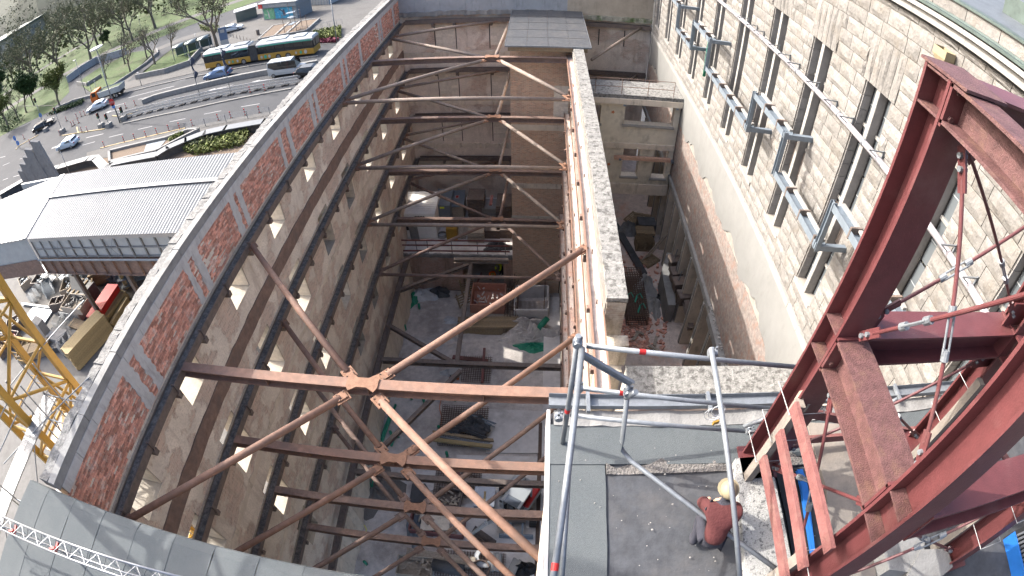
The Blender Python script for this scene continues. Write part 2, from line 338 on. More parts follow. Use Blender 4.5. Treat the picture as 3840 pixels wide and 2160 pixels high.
mat('poster_blue', (.03,.20,.33), .5, var=.3, scale=2, col2=(.35,.5,.55), mask=(.55,.7), mscale=1.0, bump=0)
mat('poster_green', (.10,.26,.16), .5, var=.3, scale=2, col2=(.5,.55,.4), mask=(.58,.7), mscale=1.0, bump=0)
mat('board_dusty', (.20,.175,.15), .9, var=.15, scale=3, col2=(.15,.138,.125), mask=(.48,.64), mscale=2, bump=.2)
mat('reveal', (.33,.30,.255), .9, var=.15, scale=6, bump=.3)
mat('hill', (.020,.027,.017), .95, var=.4, scale=.05, bump=0)
mat('mulch', (0.132,0.099,0.073), .97, var=.5, scale=12, bump=1.0, bscale=20)
def glassmat(name, col, rough=.08):
    m = bpy.data.materials.new(name); m.use_nodes = True; b = m.node_tree.nodes['Principled BSDF']
    b.inputs['Base Color'].default_value = (*col, 1); b.inputs['Roughness'].default_value = rough; b.inputs['Specular IOR Level'].default_value = .7; M[name] = m
glassmat('glass', (.10,.113,.122), .15); glassmat('glass_bus', (.012,.014,.016), .05); glassmat('glass_teal', (.06,.085,.082), .15); glassmat('lamp_glass', (.6,.62,.6), .3)
# ================================================================ the big walls
def holed(mb, ax, f, bk, u0, u1, z0, z1, holes, rev=None):
    """wall slab between planes f (front) and bk (back) along axis ax, with rectangular openings; rev collects the reveals"""
    P = (lambda d, u, z: (d, u, z)) if ax == 'x' else (lambda d, u, z: (u, d, z))
    us = sorted({u0, u1, *[h[0] for h in holes], *[h[1] for h in holes]}); zs = sorted({z0, z1, *[h[2] for h in holes], *[h[3] for h in holes]})
    us = [u for u in us if u0 <= u <= u1]; zs = [z for z in zs if z0 <= z <= z1]
    for a, b in zip(us, us[1:]):
        for c, d in zip(zs, zs[1:]):
            if any(h[0] <= a and b <= h[1] and h[2] <= c and d <= h[3] for h in holes): continue
            for e in (f, bk): mb.quad(P(e,a,c), P(e,b,c), P(e,b,d), P(e,a,d))
    for (a, b, c, d) in ((u0,u0,z0,z1),(u1,u1,z0,z1)): mb.quad(P(f,a,c), P(bk,a,c), P(bk,a,d), P(f,a,d))
    mb.quad(P(f,u0,z1), P(f,u1,z1), P(bk,u1,z1), P(bk,u0,z1)); mb.quad(P(f,u0,z0), P(f,u1,z0), P(bk,u1,z0), P(bk,u0,z0))
    r = rev or mb
    for (a, b, c, d) in holes:
        r.quad(P(f,a,c), P(bk,a,c), P(bk,a,d), P(f,a,d)); r.quad(P(f,b,c), P(bk,b,c), P(bk,b,d), P(f,b,d))
        r.quad(P(f,a,c), P(f,b,c), P(bk,b,c), P(bk,a,c)); r.quad(P(f,a,d), P(f,b,d), P(bk,b,d), P(bk,a,d))
LX = -10.35                                      # inner face of the street-side wall
TIER = [20.02, 16.0, 12.05, 8.02]                # heights of the four bracing tiers
TN = ['top', 'second', 'third', 'fourth']
wfar = [4.45, 8.5, 12.6, 16.53, 20.6, 24.5, 28.5, 32.5, 36.5]
rows = [(18.55, 20.6), (14.1, 16.45), (10.1, 12.45), (6.1, 8.35)]
holes = [(y-1.28, y, a, b) for y in wfar for a, b in rows]
lw = thing('brick_wall', 'tall street-side wall of the gutted wing, red brick panels under a pale coping', 'wall', (LX, 20, 0))
def under(o, p):                                  # parent without moving
    o.parent = p; o.matrix_parent_inverse = Matrix.Translation(-V3(p.location)); return o
def puts(mb, name, m, p, **k): return mb.objs(name, m, p, **k)
def put(mb, name, m, p, **k): return under(mb.obj(name, m, None, **k), p)
mb = MB(); rv = MB(); holed(mb, 'x', LX, LX-1.0, 2.3, 39.25, 0, 20.25, [(a, b, c, min(d, 20.2)) for a, b, c, d in holes], rv); mb.box(LX-.6, LX, 2.3, 39.25, 20.252, 22.15)
put(mb, 'masonry', M['wall_left'], lw)
put(rv, 'window_reveal', M['reveal'], lw)
# lining blocks in the jambs, proud of the reveal
jb = MB(); jb.box(0, .94, 0, .03, 0, .24); jme = jb.mesh('jamb_block', M['block_pale'])
for y in wfar:
    for a, b in rows[:3]:
        if y > 26: continue
        for k in range(int((min(b,20.2)-a)/.25)):
            inst('jamb_block', jme, lw, (0, 0, 0)); o = C.objects[-1]; o.matrix_parent_inverse = Matrix.Translation(-V3(lw.location)); o.location = (LX-.97, y-.034, a+.01+k*.25)
# coping: concrete cap with a speckled top and a pale fascia band
cb_ = MB()
for k in range(19):
    y0 = 2.2+k*1.96; cb_.box(LX-.22, LX+.03, y0, y0+1.945, 22.17, 22.45+random.uniform(-.008,.008))
puts(cb_, 'coping', M['coping_cap'], lw)
cb_ = MB()
for k in range(32):
    y0 = 2.2+k*1.16; cb_.rag('x', y0, y0+1.155, 6, LX-.24, LX-.57, 22.17, 22.44, .03, .035, False)
puts(cb_, 'coping_stone', M['coping'], lw)
bd = MB()
for k in range(38): y0 = 2.3+k*.98; bd.box(LX-.05, LX+.045+random.uniform(-.004,.004), y0, y0+.966, 21.86, 22.166)
puts(bd, 'fascia_panel', M['concrete_band'], lw)
# render pilasters between the brick panels
pil = [(5.88,6.2),(6.58,6.86),(9.92,10.1),(10.48,10.76),(13.27,13.56),(13.86,14.1),(17.75,17.95),(18.58,18.85),(21.3,21.62),(21.95,22.2),(25.9,26.15),(26.6,26.85),(29.2,29.5),(33.4,33.7),(34.0,34.2),(37.2,37.5)]
pm = MB()
for i, (a, b) in enumerate(pil):                  # ragged edges where the render has broken away
    n = 14; vs = []
    for k in range(n+1):
        z = 20.3+1.56*k/n; l, h = a-random.uniform(0,.09), b+random.uniform(0,.09)
        vs += [(LX-.02, l, z), (LX+.04, l, z), (LX+.04, h, z), (LX-.02, h, z)]
    pm.add(vs, [(k*4+j, k*4+(j+1) % 4, k*4+4+(j+1) % 4, k*4+4+j) for k in range(n) for j in range(4)] + [(3,2,1,0), (n*4, n*4+1, n*4+2, n*4+3)])
puts(pm, 'render_pilaster', M['concrete_band'], lw)
# bricks: the 300 nearest are pieces of their own, the rest one mass
bm_ = MB(); bm_.cbox((0,0,0), (.06,.242,.069)); bme = [ ]
for v in range(3):
    t = MB(); t.cbox((0,0,0), (.06,.242,.069), 0, .004); bme.append(t.mesh('brick', M['brick']))
rest = MB(); cnt = 0
edges = [2.32] + [e for p in pil for e in p] + [39.0]
for a, b in zip(edges[0::2], edges[1::2]):
    if b-a < .2: continue
    for k in range(19):
        z = 20.32+k*.081; y = a-.12+(.125 if k % 2 else 0)
        while y < b+.1:
            yc = y+.121; y += .253
            if yc+.11 < a or yc-.11 > b: continue
            if random.random() < .05 + (.35 if math.sin(yc*1.7+k*.2)+math.sin(yc*.6+1) > 1.55 else 0): continue
            x = LX+random.uniform(-.016, .006)
            if cnt < 300 and yc < 6.1:
                o = inst('brick', random.choice(bme), lw, (x, yc, z+.035), (random.uniform(-.02,.02), random.uniform(-.03,.03), random.uniform(-.03,.03))); o.matrix_parent_inverse = Matrix.Translation(-V3(lw.location)); cnt += 1
            else: rest.cbox((x, yc, z+.035), (.06,.242,.069), random.uniform(-.03,.03))
tag(put(rest, 'brickwork', M['brick'], lw), kind='stuff')
# dark slot of the lost floor slab, and ragged ledges
ld = MB(); ld.rag('x', 2.4, 39.1, 90, LX-.03, LX+.05, 17.14, 17.82, .012, .03)
put(ld, 'slab_edge', M['rust_dark'], lw)
for zc in (13.6, 9.5):
    ld = MB(); ld.rag('x', 2.4, 39.1, 100, LX-.03, LX+.02, zc-.2, zc+.1, .012, .09); put(ld, 'ragged_ledge', M['concrete_tan'], lw)
ft = MB(); ft.rag('x', 2.4, 39.1, 70, LX, LX+.45, -.05, 3.3, .1, .35, False)
put(ft, 'footing', M['concrete_tan'], lw)

# ---- far end wall of the pit
FY = 39.2
fw = thing('end_wall', 'far end wall of the pit, bare concrete above stained plaster with bricked-up windows', 'wall', (-4, FY, 0))
mb = MB(); fh = [(-8.6,-7.2,18.2,19.9),(-3.9,-2.5,18.2,19.9)]
mb.box(LX-.6, 1.9, FY, FY+.7, 3.5, 20.62); put(mb, 'plaster_face', M['wall_far'], fw)
mb = MB()
for k in range(7): x0 = LX-.6+k*1.86; mb.box(x0, x0+1.85, FY-.12, FY+.7, 20.66, 26.5)
puts(mb, 'concrete_panel', M['concrete_blue'], fw)
mb = MB(); mb.rag('y', LX, 1.9, 60, FY-.1, FY-.25, 20.5, 20.86, .04, .05)
put(mb, 'broken_ledge', M['concrete'], fw)
bl = MB(); bl.box(0,.46,-.02,.03,0,.235); blm = bl.mesh('infill_block', M['block_pale'])
for (cx, z0) in [(-7.0,18.0),(-2.9,18.0),(-7.0,13.9),(-2.9,13.9),(-7.0,9.9),(-2.9,9.9)]:
    for r in range(7):
        for c in range(3):
            o = inst('infill_block', blm, fw, (cx-.71+c*.47, FY-.012, z0+r*.245)); o.matrix_parent_inverse = Matrix.Translation(-V3(fw.location))
    for s in (-.82, .78):
        mb = MB(); mb.box(cx+s, cx+s+.06, FY-.02, FY+.01, z0-.3, z0+1.9); put(mb, 'slot', M['black'], fw)
for zc in (17.3, 13.2, 9.2):
    mb = MB(); mb.rag('y', LX, -1.8, 40, FY+.01, FY-.07, zc-.25, zc+.2, .03, .09)
    put(mb, 'slab_scar', M['concrete_tan'], fw)

# ---- brick pier (stair core) with its board lid
PX0, PX1, PY = -1.78, 1.9, 31.4
pr = thing('brick_pier', 'free-standing square brick pier at the far end, under a flat board roof', 'pier', (0, PY, 0))
mb = MB(); mb.box(PX0, PX1, PY, FY-.13, 0, 20.45); put(mb, 'shaft', M['wall_pier'], pr)
mb = MB()                                           # bricks standing proud on the lit front face
for k in range(120):
    z = 8.8+k*.094
    for j in range(14):
        if random.random() < (.86 if 11.2 < z < 14.9 else .42 if z > 15 else .12):
            x = PX0+.02+j*.262+(.13 if k % 2 else 0)
            if x+.24 < PX1 and not (-.95 < x < -.35 and z > 15) and not (x > .9 and 15 < z < 18.3): mb.box(x, x+.245, PY-.012-random.uniform(0,.014), PY+.01, z, z+.078)
tag(put(mb, 'brickwork', M['wall_pier'], pr), kind='stuff')
for r in range(9):
    for c in range(2):
        o = inst('infill_block', blm, pr, (.93+c*.47, PY-.02, 15.7+r*.245)); o.matrix_parent_inverse = Matrix.Translation(-V3(pr.location))
for zc in (10.4, 7.6, 14.95):
    mb = MB(); mb.box(PX0-.02, PX1, PY-.05, PY+.01, zc-.25, zc+.15); put(mb, 'slab_scar', M['concrete_tan'], pr)
lid = thing('board_roof', 'grey flat board roof with seams lying on the brick pier', 'roof', (.5, 34.7, 20.7))
lz = lambda y: 20.82+(y-30.6)*.012
c_ = [gz(2,1245,345,20.85), gz(2,1870,320,20.85), gz(2,1805,72,20.95), gz(2,1290,95,20.95)]
x0, x1, y0, y1 = -2.0, 2.98, c_[0].y, 38.9
mb = MB()
for k in range(4):
    a = x0+(x1-x0)*k/4; mb.box(a+.006, x0+(x1-x0)*(k+1)/4-.006, y0, y1, 20.80, 20.86)
puts(mb, 'sheet', M['bitumen_dark'], lid)
mb = MB()
for k in range(1, 5): yy = y0+(y1-y0)*k/5; mb.box(x0, x1, yy-.02, yy+.02, 20.86, 20.868)
puts(mb, 'seam', M['black'], lid)
mb = MB(); mb.box(x0-.02, x1+.02, y0-.03, y0, 20.77, 20.875); mb.box(x0-.02, x0, y0, y1, 20.77, 20.875); mb.box(x1, x1+.02, y0, y1, 20.77, 20.875); puts(mb, 'edge_strip', M['galv'], lid)
mb = MB(); mb.box(x0+.15, x1-.2, y0+.06, y0+.16, 20.5, 20.79); mb.box(x0+.15, x1-.2, y1-.3, y1-.2, 20.5, 20.79); puts(mb, 'fascia_board', M['timber'], lid)

# ---- inner wall on the right of the pit
RX0, RX1, RZ = 1.96, 2.5, 20.78
rw_ = thing('inner_wall', 'long inner wall right of the pit, whitewashed face with a crumbling speckled top', 'wall', (2.2, 20, 0))
rh = [(y, y+.95, 18.35, 19.75) for y in (12.2, 15.2, 18.4, 21.6, 24.8, 28)] + [(y, y+1.2, 13.9, 15.7) for y in (12.2, 18.4, 24.8)]
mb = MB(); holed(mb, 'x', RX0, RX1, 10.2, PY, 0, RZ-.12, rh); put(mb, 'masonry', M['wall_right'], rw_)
mb = MB(); mb.rag('x', 10.2, 30.55, 110, RX1+.02, RX0-.01, RZ-.14, RZ, .025, .03, False)
put(mb, 'crumbling_top', M['rubble_top'], rw_)
mb = MB(); mb.rag('x', 10.25, 30.5, 70, RX0+.01, RX0-.07, 20.22, 20.6, .03, .05)
put(mb, 'whitewashed_band', M['whitewash'], rw_)
mb = MB(); mb.box(1.9, 2.62, 9.55, 10.2, 0, 18.4); mb.box(2.0, 2.72, 9.8, 10.195, 18.4, 19.3); puts(mb, 'end_pier', M['wall_shaft'], rw_)
for z0 in (18.9, 17.2, 14.8, 13.1, 10.9, 9.0, 6.5):
    mb = MB(); mb.rag('x', 10.3, 30.9, 60, RX0+.01, RX0-.08, z0, z0+.5, .03, .1); put(mb, 'render_ridge', M['whitewash'], rw_)

# ---- cross wall between the inner wall and the stone building, close to the camera
xw = thing('cross_wall', 'broken low wall top crossing to the stone building, brown steel waler along it', 'wall', (5, 9, 0))
mb = MB(); mb.box(2.62, 8.15, 8.35, 9.25, 0, 18.9); put(mb, 'masonry', M['wall_shaft'], xw)
mb = MB(); mb.rag('y', 2.62, 8.15, 14, 9.3, 8.3, 18.9, 19.03, .05, .015, False)
put(mb, 'broken_top', M['rubble_top'], xw)
mb = MB(); mb.hbeam((2.6,8.1,18.55), (8.1,8.1,18.55), .36, .3, up=(0,1,0)); put(mb, 'waler', M['steel_dark'], xw)
mb = MB(); mb.box(2.6, 8.1, 7.2, 8.2, 17.6, 17.75); put(mb, 'ledge', M['rust_dark'], xw)

# ---- cross building in the right-hand shaft
CY = 28.2
cbd = thing('cross_building', 'gutted cross wing in the right-hand shaft with cream plaster and empty windows', 'building', (5.3, CY, 0))
u = lambda n,x,y: gy(n,x,y,CY)
zt = 18.75
ch = [(2.2, gy(2,1950,930,CY).x, gy(2,1950,930,CY).z, gy(2,1950,790,CY).z), (gy(2,2145,800,CY).x, gy(2,2520,820,CY).x, gy(2,2140,935,CY).z, gy(2,2140,785,CY).z),
      (gy(2,2110,1300,CY).x, gy(2,2230,1300,CY).x, gy(2,2110,1325,CY).z, gy(2,2130,1085,CY).z), (gy(2,2340,1300,CY).x, gy(2,2445,1300,CY).x, gy(2,2340,1340,CY).z, gy(2,2370,1100,CY).z)]
mb = MB(); rv = MB(); zb = 12.15
holed(mb, 'y', CY, CY+.5, 2.15, 8.18, zb, zt, ch, rv); put(mb, 'facade', M['wall_shaft'] if False else mat('cream', (.56,.51,.41), .9, var=.1, scale=2, col2=(.33,.30,.25), mask=(.52,.7), mscale=.8, streak=1.5, bump=.2), cbd); put(rv, 'window_reveal', M['block_pale'], cbd)
mb = MB(); mb.box(2.4, 8.18, CY-.25, CY+1.9, zt+.002, zt+.22); put(mb, 'roof_slab', M['rubble_top'], cbd)
mb = MB(); mb.box(2.3, 8.18, CY-.32, CY+.2, zt-.35, zt); put(mb, 'cornice', M['concrete_tan'], cbd)
mb = MB(); mb.box(2.3, 8.17, CY-.1, CY-.002, ch[0][2]-1.55, ch[0][2]-1.2); mb.box(2.3, 8.17, CY-.12, CY-.002, zb, zb+.75); puts(mb, 'string_course', M['concrete_tan'], cbd)
for (a, b, c, d) in ch:
    mb = MB(); mb.box(a-.08, b+.08, CY-.14, CY+.1, c-.12, c-.003); put(mb, 'sill', M['stone_pale'], cbd)
for (a, b, zc, hh) in ((2.3, 3.25, ch[1][3]+.12, .22), (ch[1][0]-.4, ch[1][1]+.25, ch[1][3]+.12, .24), (2.3,2.9,ch[2][3]-.95,.2), (ch[2][0]-.55, 8.0, ch[2][3]-.95, .22)):
    mb = MB(); mb.box(a, b, CY-.3, CY-.1, zc, zc+hh); put(mb, 'timber_waler', mat('timber_pink', (.46,.29,.21), .85, var=.2, scale=6, bump=.3) if 'timber_pink' not in M else M['timber_pink'], cbd)
for k, x in enumerate((ch[1][0]-.1, ch[1][1]+.05, ch[2][0]-.2, ch[3][1]+.25)):
    mb = MB(); mb.box(x-.07, x+.07, CY-.34, CY-.08, (ch[1] if k < 2 else ch[2])[3]-(0 if k < 2 else .98), (ch[1] if k < 2 else ch[2])[3]+.1-(0 if k < 2 else .95)); put(mb, 'bracket', M['steel_blue'], cbd)
for (x, y) in ((2050,845),(2018,1238)):           # orange spray marks
    p = gy(2,x,y,CY); mb = MB()
    for k in range(5): a = k*1.25; mb.bar((p.x+.1*math.cos(a), CY-.006, p.z+.1*math.sin(a)), (p.x+.1*math.cos(a+2.5), CY-.006, p.z+.1*math.sin(a+2.5)), .02, .035, up=(0,1,0))
    put(mb, 'spray_mark', M['orange'], cbd)
mb = MB()
for x in (3.1, 4.6, 6.1, 7.6): mb.tube((x, CY-.1, zt+.2), (x, CY-.1, zt+1.15), .02, 6)
for dz in (1.15, .65): mb.tube((2.6, CY-.1, zt+dz), (7.6, CY-.1, zt+dz), .018, 6)
put(mb, 'railing', M['rust_dark'], cbd)
# far wall of the right-hand shaft
sw = thing('shaft_wall', 'end wall of the right-hand shaft, tan concrete above patched plaster', 'wall', (5.3, FY, 0))
mb = MB(); mb.box(1.95, 8.19, FY-.05, FY+.7, 8, 20.3); put(mb, 'plaster_face', M['wall_far'], sw)
mb = MB(); mb.box(1.95, 8.19, FY-.2, FY+.7, 20.6, 26.5); put(mb, 'concrete_band', mat('concrete_ochre', (.33,.285,.225), .9, var=.14, scale=1.5, col2=(.22,.19,.15), mask=(.53,.75), mscale=.8, streak=3.0, bump=.3), sw)
mb = MB(); mb.rag('y', 1.95, 8.19, 30, FY-.05, FY-.33, 20.25, 20.6, .04, .05)
put(mb, 'mossy_ledge', mat('mossy', (.26,.25,.20), .95, var=.3, scale=4, col2=(.10,.13,.06), mask=(.5,.62), mscale=1.4, bump=.6), sw)
for k,(x,z) in enumerate(((4.3,18.2),(6.2,18.2),(4.3,14.2),(6.2,14.2))):
    mb = MB(); mb.box(x, x+.07, FY-.07, FY-.04, z, z+1.3); put(mb, 'slot', M['black'], sw)
for k, z in enumerate((19.9, 16.0)):
    o = MB().hbeam((2.5, FY-.25, z), (8.1, FY-.25, z), .34, .3, up=(0,1,0)).obj('waler', M['steel_dark']); tag(o, f'dark steel waler across the right-hand shaft end wall, {"upper" if k==0 else "lower"} one', 'waler')
    o = MB().tube(gy(2,1890,(450 if k==0 else 830)-0,33) if k==0 else V3((4.4,34,z)), V3((7.4, FY-.3, z)), .1, 10).obj('pipe_strut', M['rust_tan'], smooth=True); tag(o, f'short pipe strut in the right-hand shaft meeting the {"upper" if k==0 else "lower"} waler', 'strut')
# ================================================================ rusticated stone building on the right
SX = 8.2
sb = thing('stone_building', 'tall rusticated sandstone building with narrow paired windows above the right-hand shaft', 'building', (SX+1, 18, 8))
WF = [8.32+3.285*k for k in range(0, 10)] + [5.03, 1.75]       # far jambs of the windows
WW, WZ0, WZ1 = 1.3, 20.55, 27.28
wh = [(y-WW, y, WZ0, WZ1) for y in sorted(WF)]
mb = MB(); holed(mb, 'x', SX+.05, SX+.62, -4, FY, 17.2, 29.6, wh); put(mb, 'backing_wall', M['stone_joint'], sb)
def stoneblk(y0, y1, z0, z1, pr=.045):             # rough-faced block: front face broken into uneven facets
    vs = []; ny, nz = 4, 3; R = random.uniform
    for j in range(nz+1):
        for i in range(ny+1):
            e = i in (0, ny) or j in (0, nz)
            vs.append((SX+.012+R(-.006,.006) if e else SX-R(.01, pr), y0+(y1-y0)*i/ny+(0 if i in (0,ny) else R(-.03,.03)), z0+(z1-z0)*j/nz+(0 if j in (0,nz) else R(-.02,.02))))
    W_ = ny+1; fs = [(j*W_+i, j*W_+i+1, (j+1)*W_+i+1, (j+1)*W_+i) for j in range(nz) for i in range(ny)]
    o = len(vs); vs += [(SX+.06, y0, z0), (SX+.06, y1, z0), (SX+.06, y1, z1), (SX+.06, y0, z1)]
    fs += [tuple(range(0, W_))[::-1]+(o, o+1), tuple(range(nz*W_, nz*W_+W_))+(o+2, o+3), tuple(j*W_ for j in range(nz+1))+(o+3, o), tuple(j*W_+ny for j in range(nz+1))[::-1]+(o+1, o+2)]
    return vs, fs
CH = .4206; blocks = []
def spans(z0, z1):                                 # solid stretches of a course between the openings
    ys = [-3.5]
    for a, b, c, d in wh:
        if z1 > c+.01 and z0 < d-.01: ys += [a, b]
    return list(zip((ys+[FY-.02])[0::2], (ys+[FY-.02])[1::2]))
k = 0; z = WZ0-2*CH
while z < 29.5:
    z1 = min(z+CH, 29.55)
    lint = WZ1-.01 <= z < WZ1+3*CH-.05
    for a, b in spans(z, z1):
        y = a; first = True
        while y < b-.02:
            L_ = random.uniform(.55, 1.15)
            if first and k % 2: L_ *= .6
            first = False
            e = y+L_
            if b-e < .35: e = b
            e = min(e, b)
            segs = [(y, e)]
            if lint:                                # leave room for the upright lintel stones
                segs = []
                lo = y
                for wy in sorted(WF):
                    s0, s1 = wy-WW-.15, wy+.15
                    if s1 <= lo or s0 >= e: continue
                    if s0 > lo+.05: segs.append((lo, s0))
                    lo = max(lo, s1)
                if lo < e-.05: segs.append((lo, e))
            for p, q_ in segs: blocks.append((p+.009, q_-.009, z+.008, z1-.008))
            y = e
    z = z1; k += 1
for wy in WF:
    for j in range(5):
        s0 = wy-WW-.15+j*.32; blocks.append((s0+.008, s0+.312, WZ1+.006, WZ1+3*CH-.01+(.0)))
blocks.sort(key=lambda b: (V3((SX, (b[0]+b[1])/2, (b[2]+b[3])/2))-CAM).length + (30 if b[0] < 1.0 or (b[1] < 5.5 and b[2] > 28) else 0))
rest = MB()
for i, b in enumerate(blocks):
    g = stoneblk(*b)
    if i < 300:
        t = MB(); t.add(*g); put(t, 'stone_block', M['stone'], sb)
    else: rest.add(*g)
tag(put(rest, 'stonework', M['stone'], sb), kind='stuff')
# windows: dressed reveals, stone mullion, glazing bars, panes and wire guards
rb_ = MB(); rb_.box(.0, .30, -.03, 0, 0, CH*.99-.012); rbm = rb_.mesh('reveal_block', M['stone_smooth'])
def loc(o, p): o.matrix_parent_inverse = Matrix.Translation(-V3(p.location)); return o
gmesh = {}
mb_ = MB()
GR = MB(); n = 0
for a in range(0, 22): GR.bar((0, a*.022, 0), (0, a*.022, 1.0), .004, .004)
for a in range(0, 46): GR.bar((0, 0, a*.022), (0, .48, a*.022), .004, .004)
GRm = GR.mesh('wire_guard', M['steel_dark'])
def part(name, loc_, p):                           # an empty that groups the pieces of one part
    o = bpy.data.objects.new(name, None); C.objects.link(o); o.empty_display_size = .05; o.location = loc_; o.parent = p; o.matrix_parent_inverse = Matrix.Translation(-V3(p.location)); return o
def sub(mb, name, m, grp):
    o = mb.obj(name, m); o.parent = grp; o.matrix_parent_inverse = (grp.parent and Matrix.Translation(-V3(grp.location))) or Matrix.Identity(4); return o
for wi, wy in enumerate(sorted(WF)):
    if wy < 2: continue
    y0, y1 = wy-WW, wy; g = part('window', (SX, y0+.65, WZ0), sb)
    near = wy < 24
    for j in range(16):                             # far jamb, the side the camera sees
        o = inst('reveal_block', rbm, g, (SX+.06, y1-.001, WZ0+.006+j*CH)); o.matrix_parent_inverse = Matrix.Translation(-V3(g.location))
    sub(MB().box(SX+.06, SX+.34, y0+.57, y0+.75, WZ0, WZ1-.01), 'mullion', M['stone_smooth'], g)
    sub(MB().box(SX+.045, SX+.059, y0+.575, y0+.745, WZ0, WZ1-.02), 'mullion_face', M['stone_pale'], g)
    sub(MB().box(SX-.03, SX+.5, y0+.01, y1-.01, WZ0-.14, WZ0-.004), 'sill', M['stone_pale'], g)
    for a, b in ((y0+.02, y0+.55), (y0+.77, y1-.04)):
        zs = [WZ0+.02, WZ0+1.2, WZ0+2.0, WZ0+3.15, WZ0+4.3, WZ0+5.5, WZ1-.02]
        for c, d in zip(zs, zs[1:]):
            sub(MB().box(SX+.35, SX+.365, a+.03, b-.03, c+.03, d-.03), 'pane', M['glass'], g)
            if near: sub(MB().box(SX+.342, SX+.348, a+.02, b-.02, (c+d)/2-.012, (c+d)/2+.012), 'glazing_bar', M['panel_pale'], g)
        for c in (zs[1], zs[3], zs[5]): sub(MB().box(SX+.30, SX+.40, a, b, c-.045, c+.045), 'transom', M['stone_pale'], g)
        sub(MB().box(SX+.33, SX+.4, a, a+.03, WZ0, WZ1), 'window_frame', M['black'], g); sub(MB().box(SX+.33, SX+.4, b-.03, b, WZ0, WZ1), 'window_frame', M['black'], g)
        if near:
            o = inst('wire_guard', GRm, g, (SX+.27, a+.02, zs[2]+.1)); o.matrix_parent_inverse = Matrix.Translation(-V3(g.location)); o.scale = (1, (b-a-.04)/.48, .95)
# dressed strip along the far corner, cornice, gutter, upper storey and roof
put(MB().box(SX-.03, SX+.05, FY-.75, FY-.15, 17.2, 26.5), 'corner_strip', M['stone_pale'], sb)
for k in range(22): y0 = -3.5+k*1.95; put(MB().box(SX-.22, SX+.6, y0, y0+1.94, 29.62, 29.8), 'cornice_stone', M['stone_pale'], sb)
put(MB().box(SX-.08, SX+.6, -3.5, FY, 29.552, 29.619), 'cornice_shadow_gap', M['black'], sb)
for k in range(22): y0 = -3.5+k*1.95; put(MB().box(SX-.34, SX+.55, y0, y0+1.94, 29.83, 29.93), 'cornice_cap', M['stone_pale'], sb)
put(MB().prof((SX-.05,-3.5,29.97), (SX-.05,FY,29.97), [(-.3,0),(.3,0),(.3,.06),(.27,.06),(.25,.02),(-.25,.02),(-.27,.06),(-.3,.06)]), 'gutter', M['copper'], sb)
put(MB().box(SX+.62, SX+1.2, -3.5, FY, 17.2, 29.5), 'inner_leaf', M['stone_joint'], sb)
put(MB().box(SX+.7, SX+1.2, -3.5, FY, 29.5, 30.3), 'upper_backing', M['stone_joint'], sb)
mbu = MB()
for r in range(1):
    y = -3.5
    while y < 38:
        L_ = random.uniform(.7,1.3); mbu.box(SX+.62, SX+.72, y+.01, y+L_-.01, 29.99, 30.3); y += L_
puts(mbu, 'upper_stone', M['stone'], sb)
put(MB().box(SX+.55, SX+1.25, -3.5, FY, 30.3, 30.36), 'copper_edge', M['copper'], sb)
put(MB().add([(SX+1.2,-3.5,30.34),(SX+12,-3.5,33.0),(SX+12,FY,33.0),(SX+1.2,FY,30.34),(SX+1.2,-3.5,29.5),(SX+12,-3.5,29.5),(SX+12,FY,29.5),(SX+1.2,FY,29.5)],[(0,1,2,3),(4,5,6,7),(0,1,5,4),(2,3,7,6),(1,2,6,5)]), 'roof', M['slate'], sb)
put(MB().box(SX+2.2, SX+3.0, 8.2, 9.6, 30.4, 31.1), 'roof_cabinet', M['copper'], sb)
# white plaster band with a ragged lower edge, roughcast below, and the open base with its fins
pb = MB(); vs = []; n = 90
for i in range(n+1):
    y = 8.4+(FY-.2-8.4)*i/n; zb = 17.35+.25*math.sin(i*.55)+random.uniform(-.16,.16)
    vs += [(SX+.05, y, zb), (SX-.0, y, zb+.01), (SX-.0, y, 19.45), (SX+.05, y, 19.45)]
pb.add(vs, [(i*4+k, i*4+(k+1) % 4, i*4+4+(k+1) % 4, i*4+4+k) for i in range(n) for k in range(4)] + [(3,2,1,0), tuple(n*4+k for k in range(4))])
put(pb, 'plaster_band', M['plaster_white'], sb)
for k in range(31): y0 = 8.3+k*1.0; put(MB().box(SX-.06+random.uniform(-.01,.01), SX+.06, y0, y0+.99, 19.46, 19.7), 'ledge_stone', M['stone_pale'], sb)
put(MB().box(SX+.03, SX+.6, -4, FY, 13.7, 17.19), 'roughcast_wall', M['roughcast'], sb)
put(MB().box(SX-.12, SX+.3, 8.0, FY, 13.35, 13.69), 'plinth_ledge', M['concrete'], sb)
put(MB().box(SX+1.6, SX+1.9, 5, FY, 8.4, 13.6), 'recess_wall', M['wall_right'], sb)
put(MB().box(SX+.3, SX+1.9, 5, FY, 13.36, 13.6), 'recess_ceiling', M['concrete'], sb)
for k in range(18):
    y = 9.3+k*1.62; put(MB().box(SX-.1, SX+1.5, y, y+.3, 8.4, 13.35), 'fin', M['concrete_tan'], sb)
    if k % 1 == 0: put(MB().box(SX-.14, SX-.1, y+.05, y+.25, 8.5, 13.3), 'fin_face', M['stone_pale'], sb)

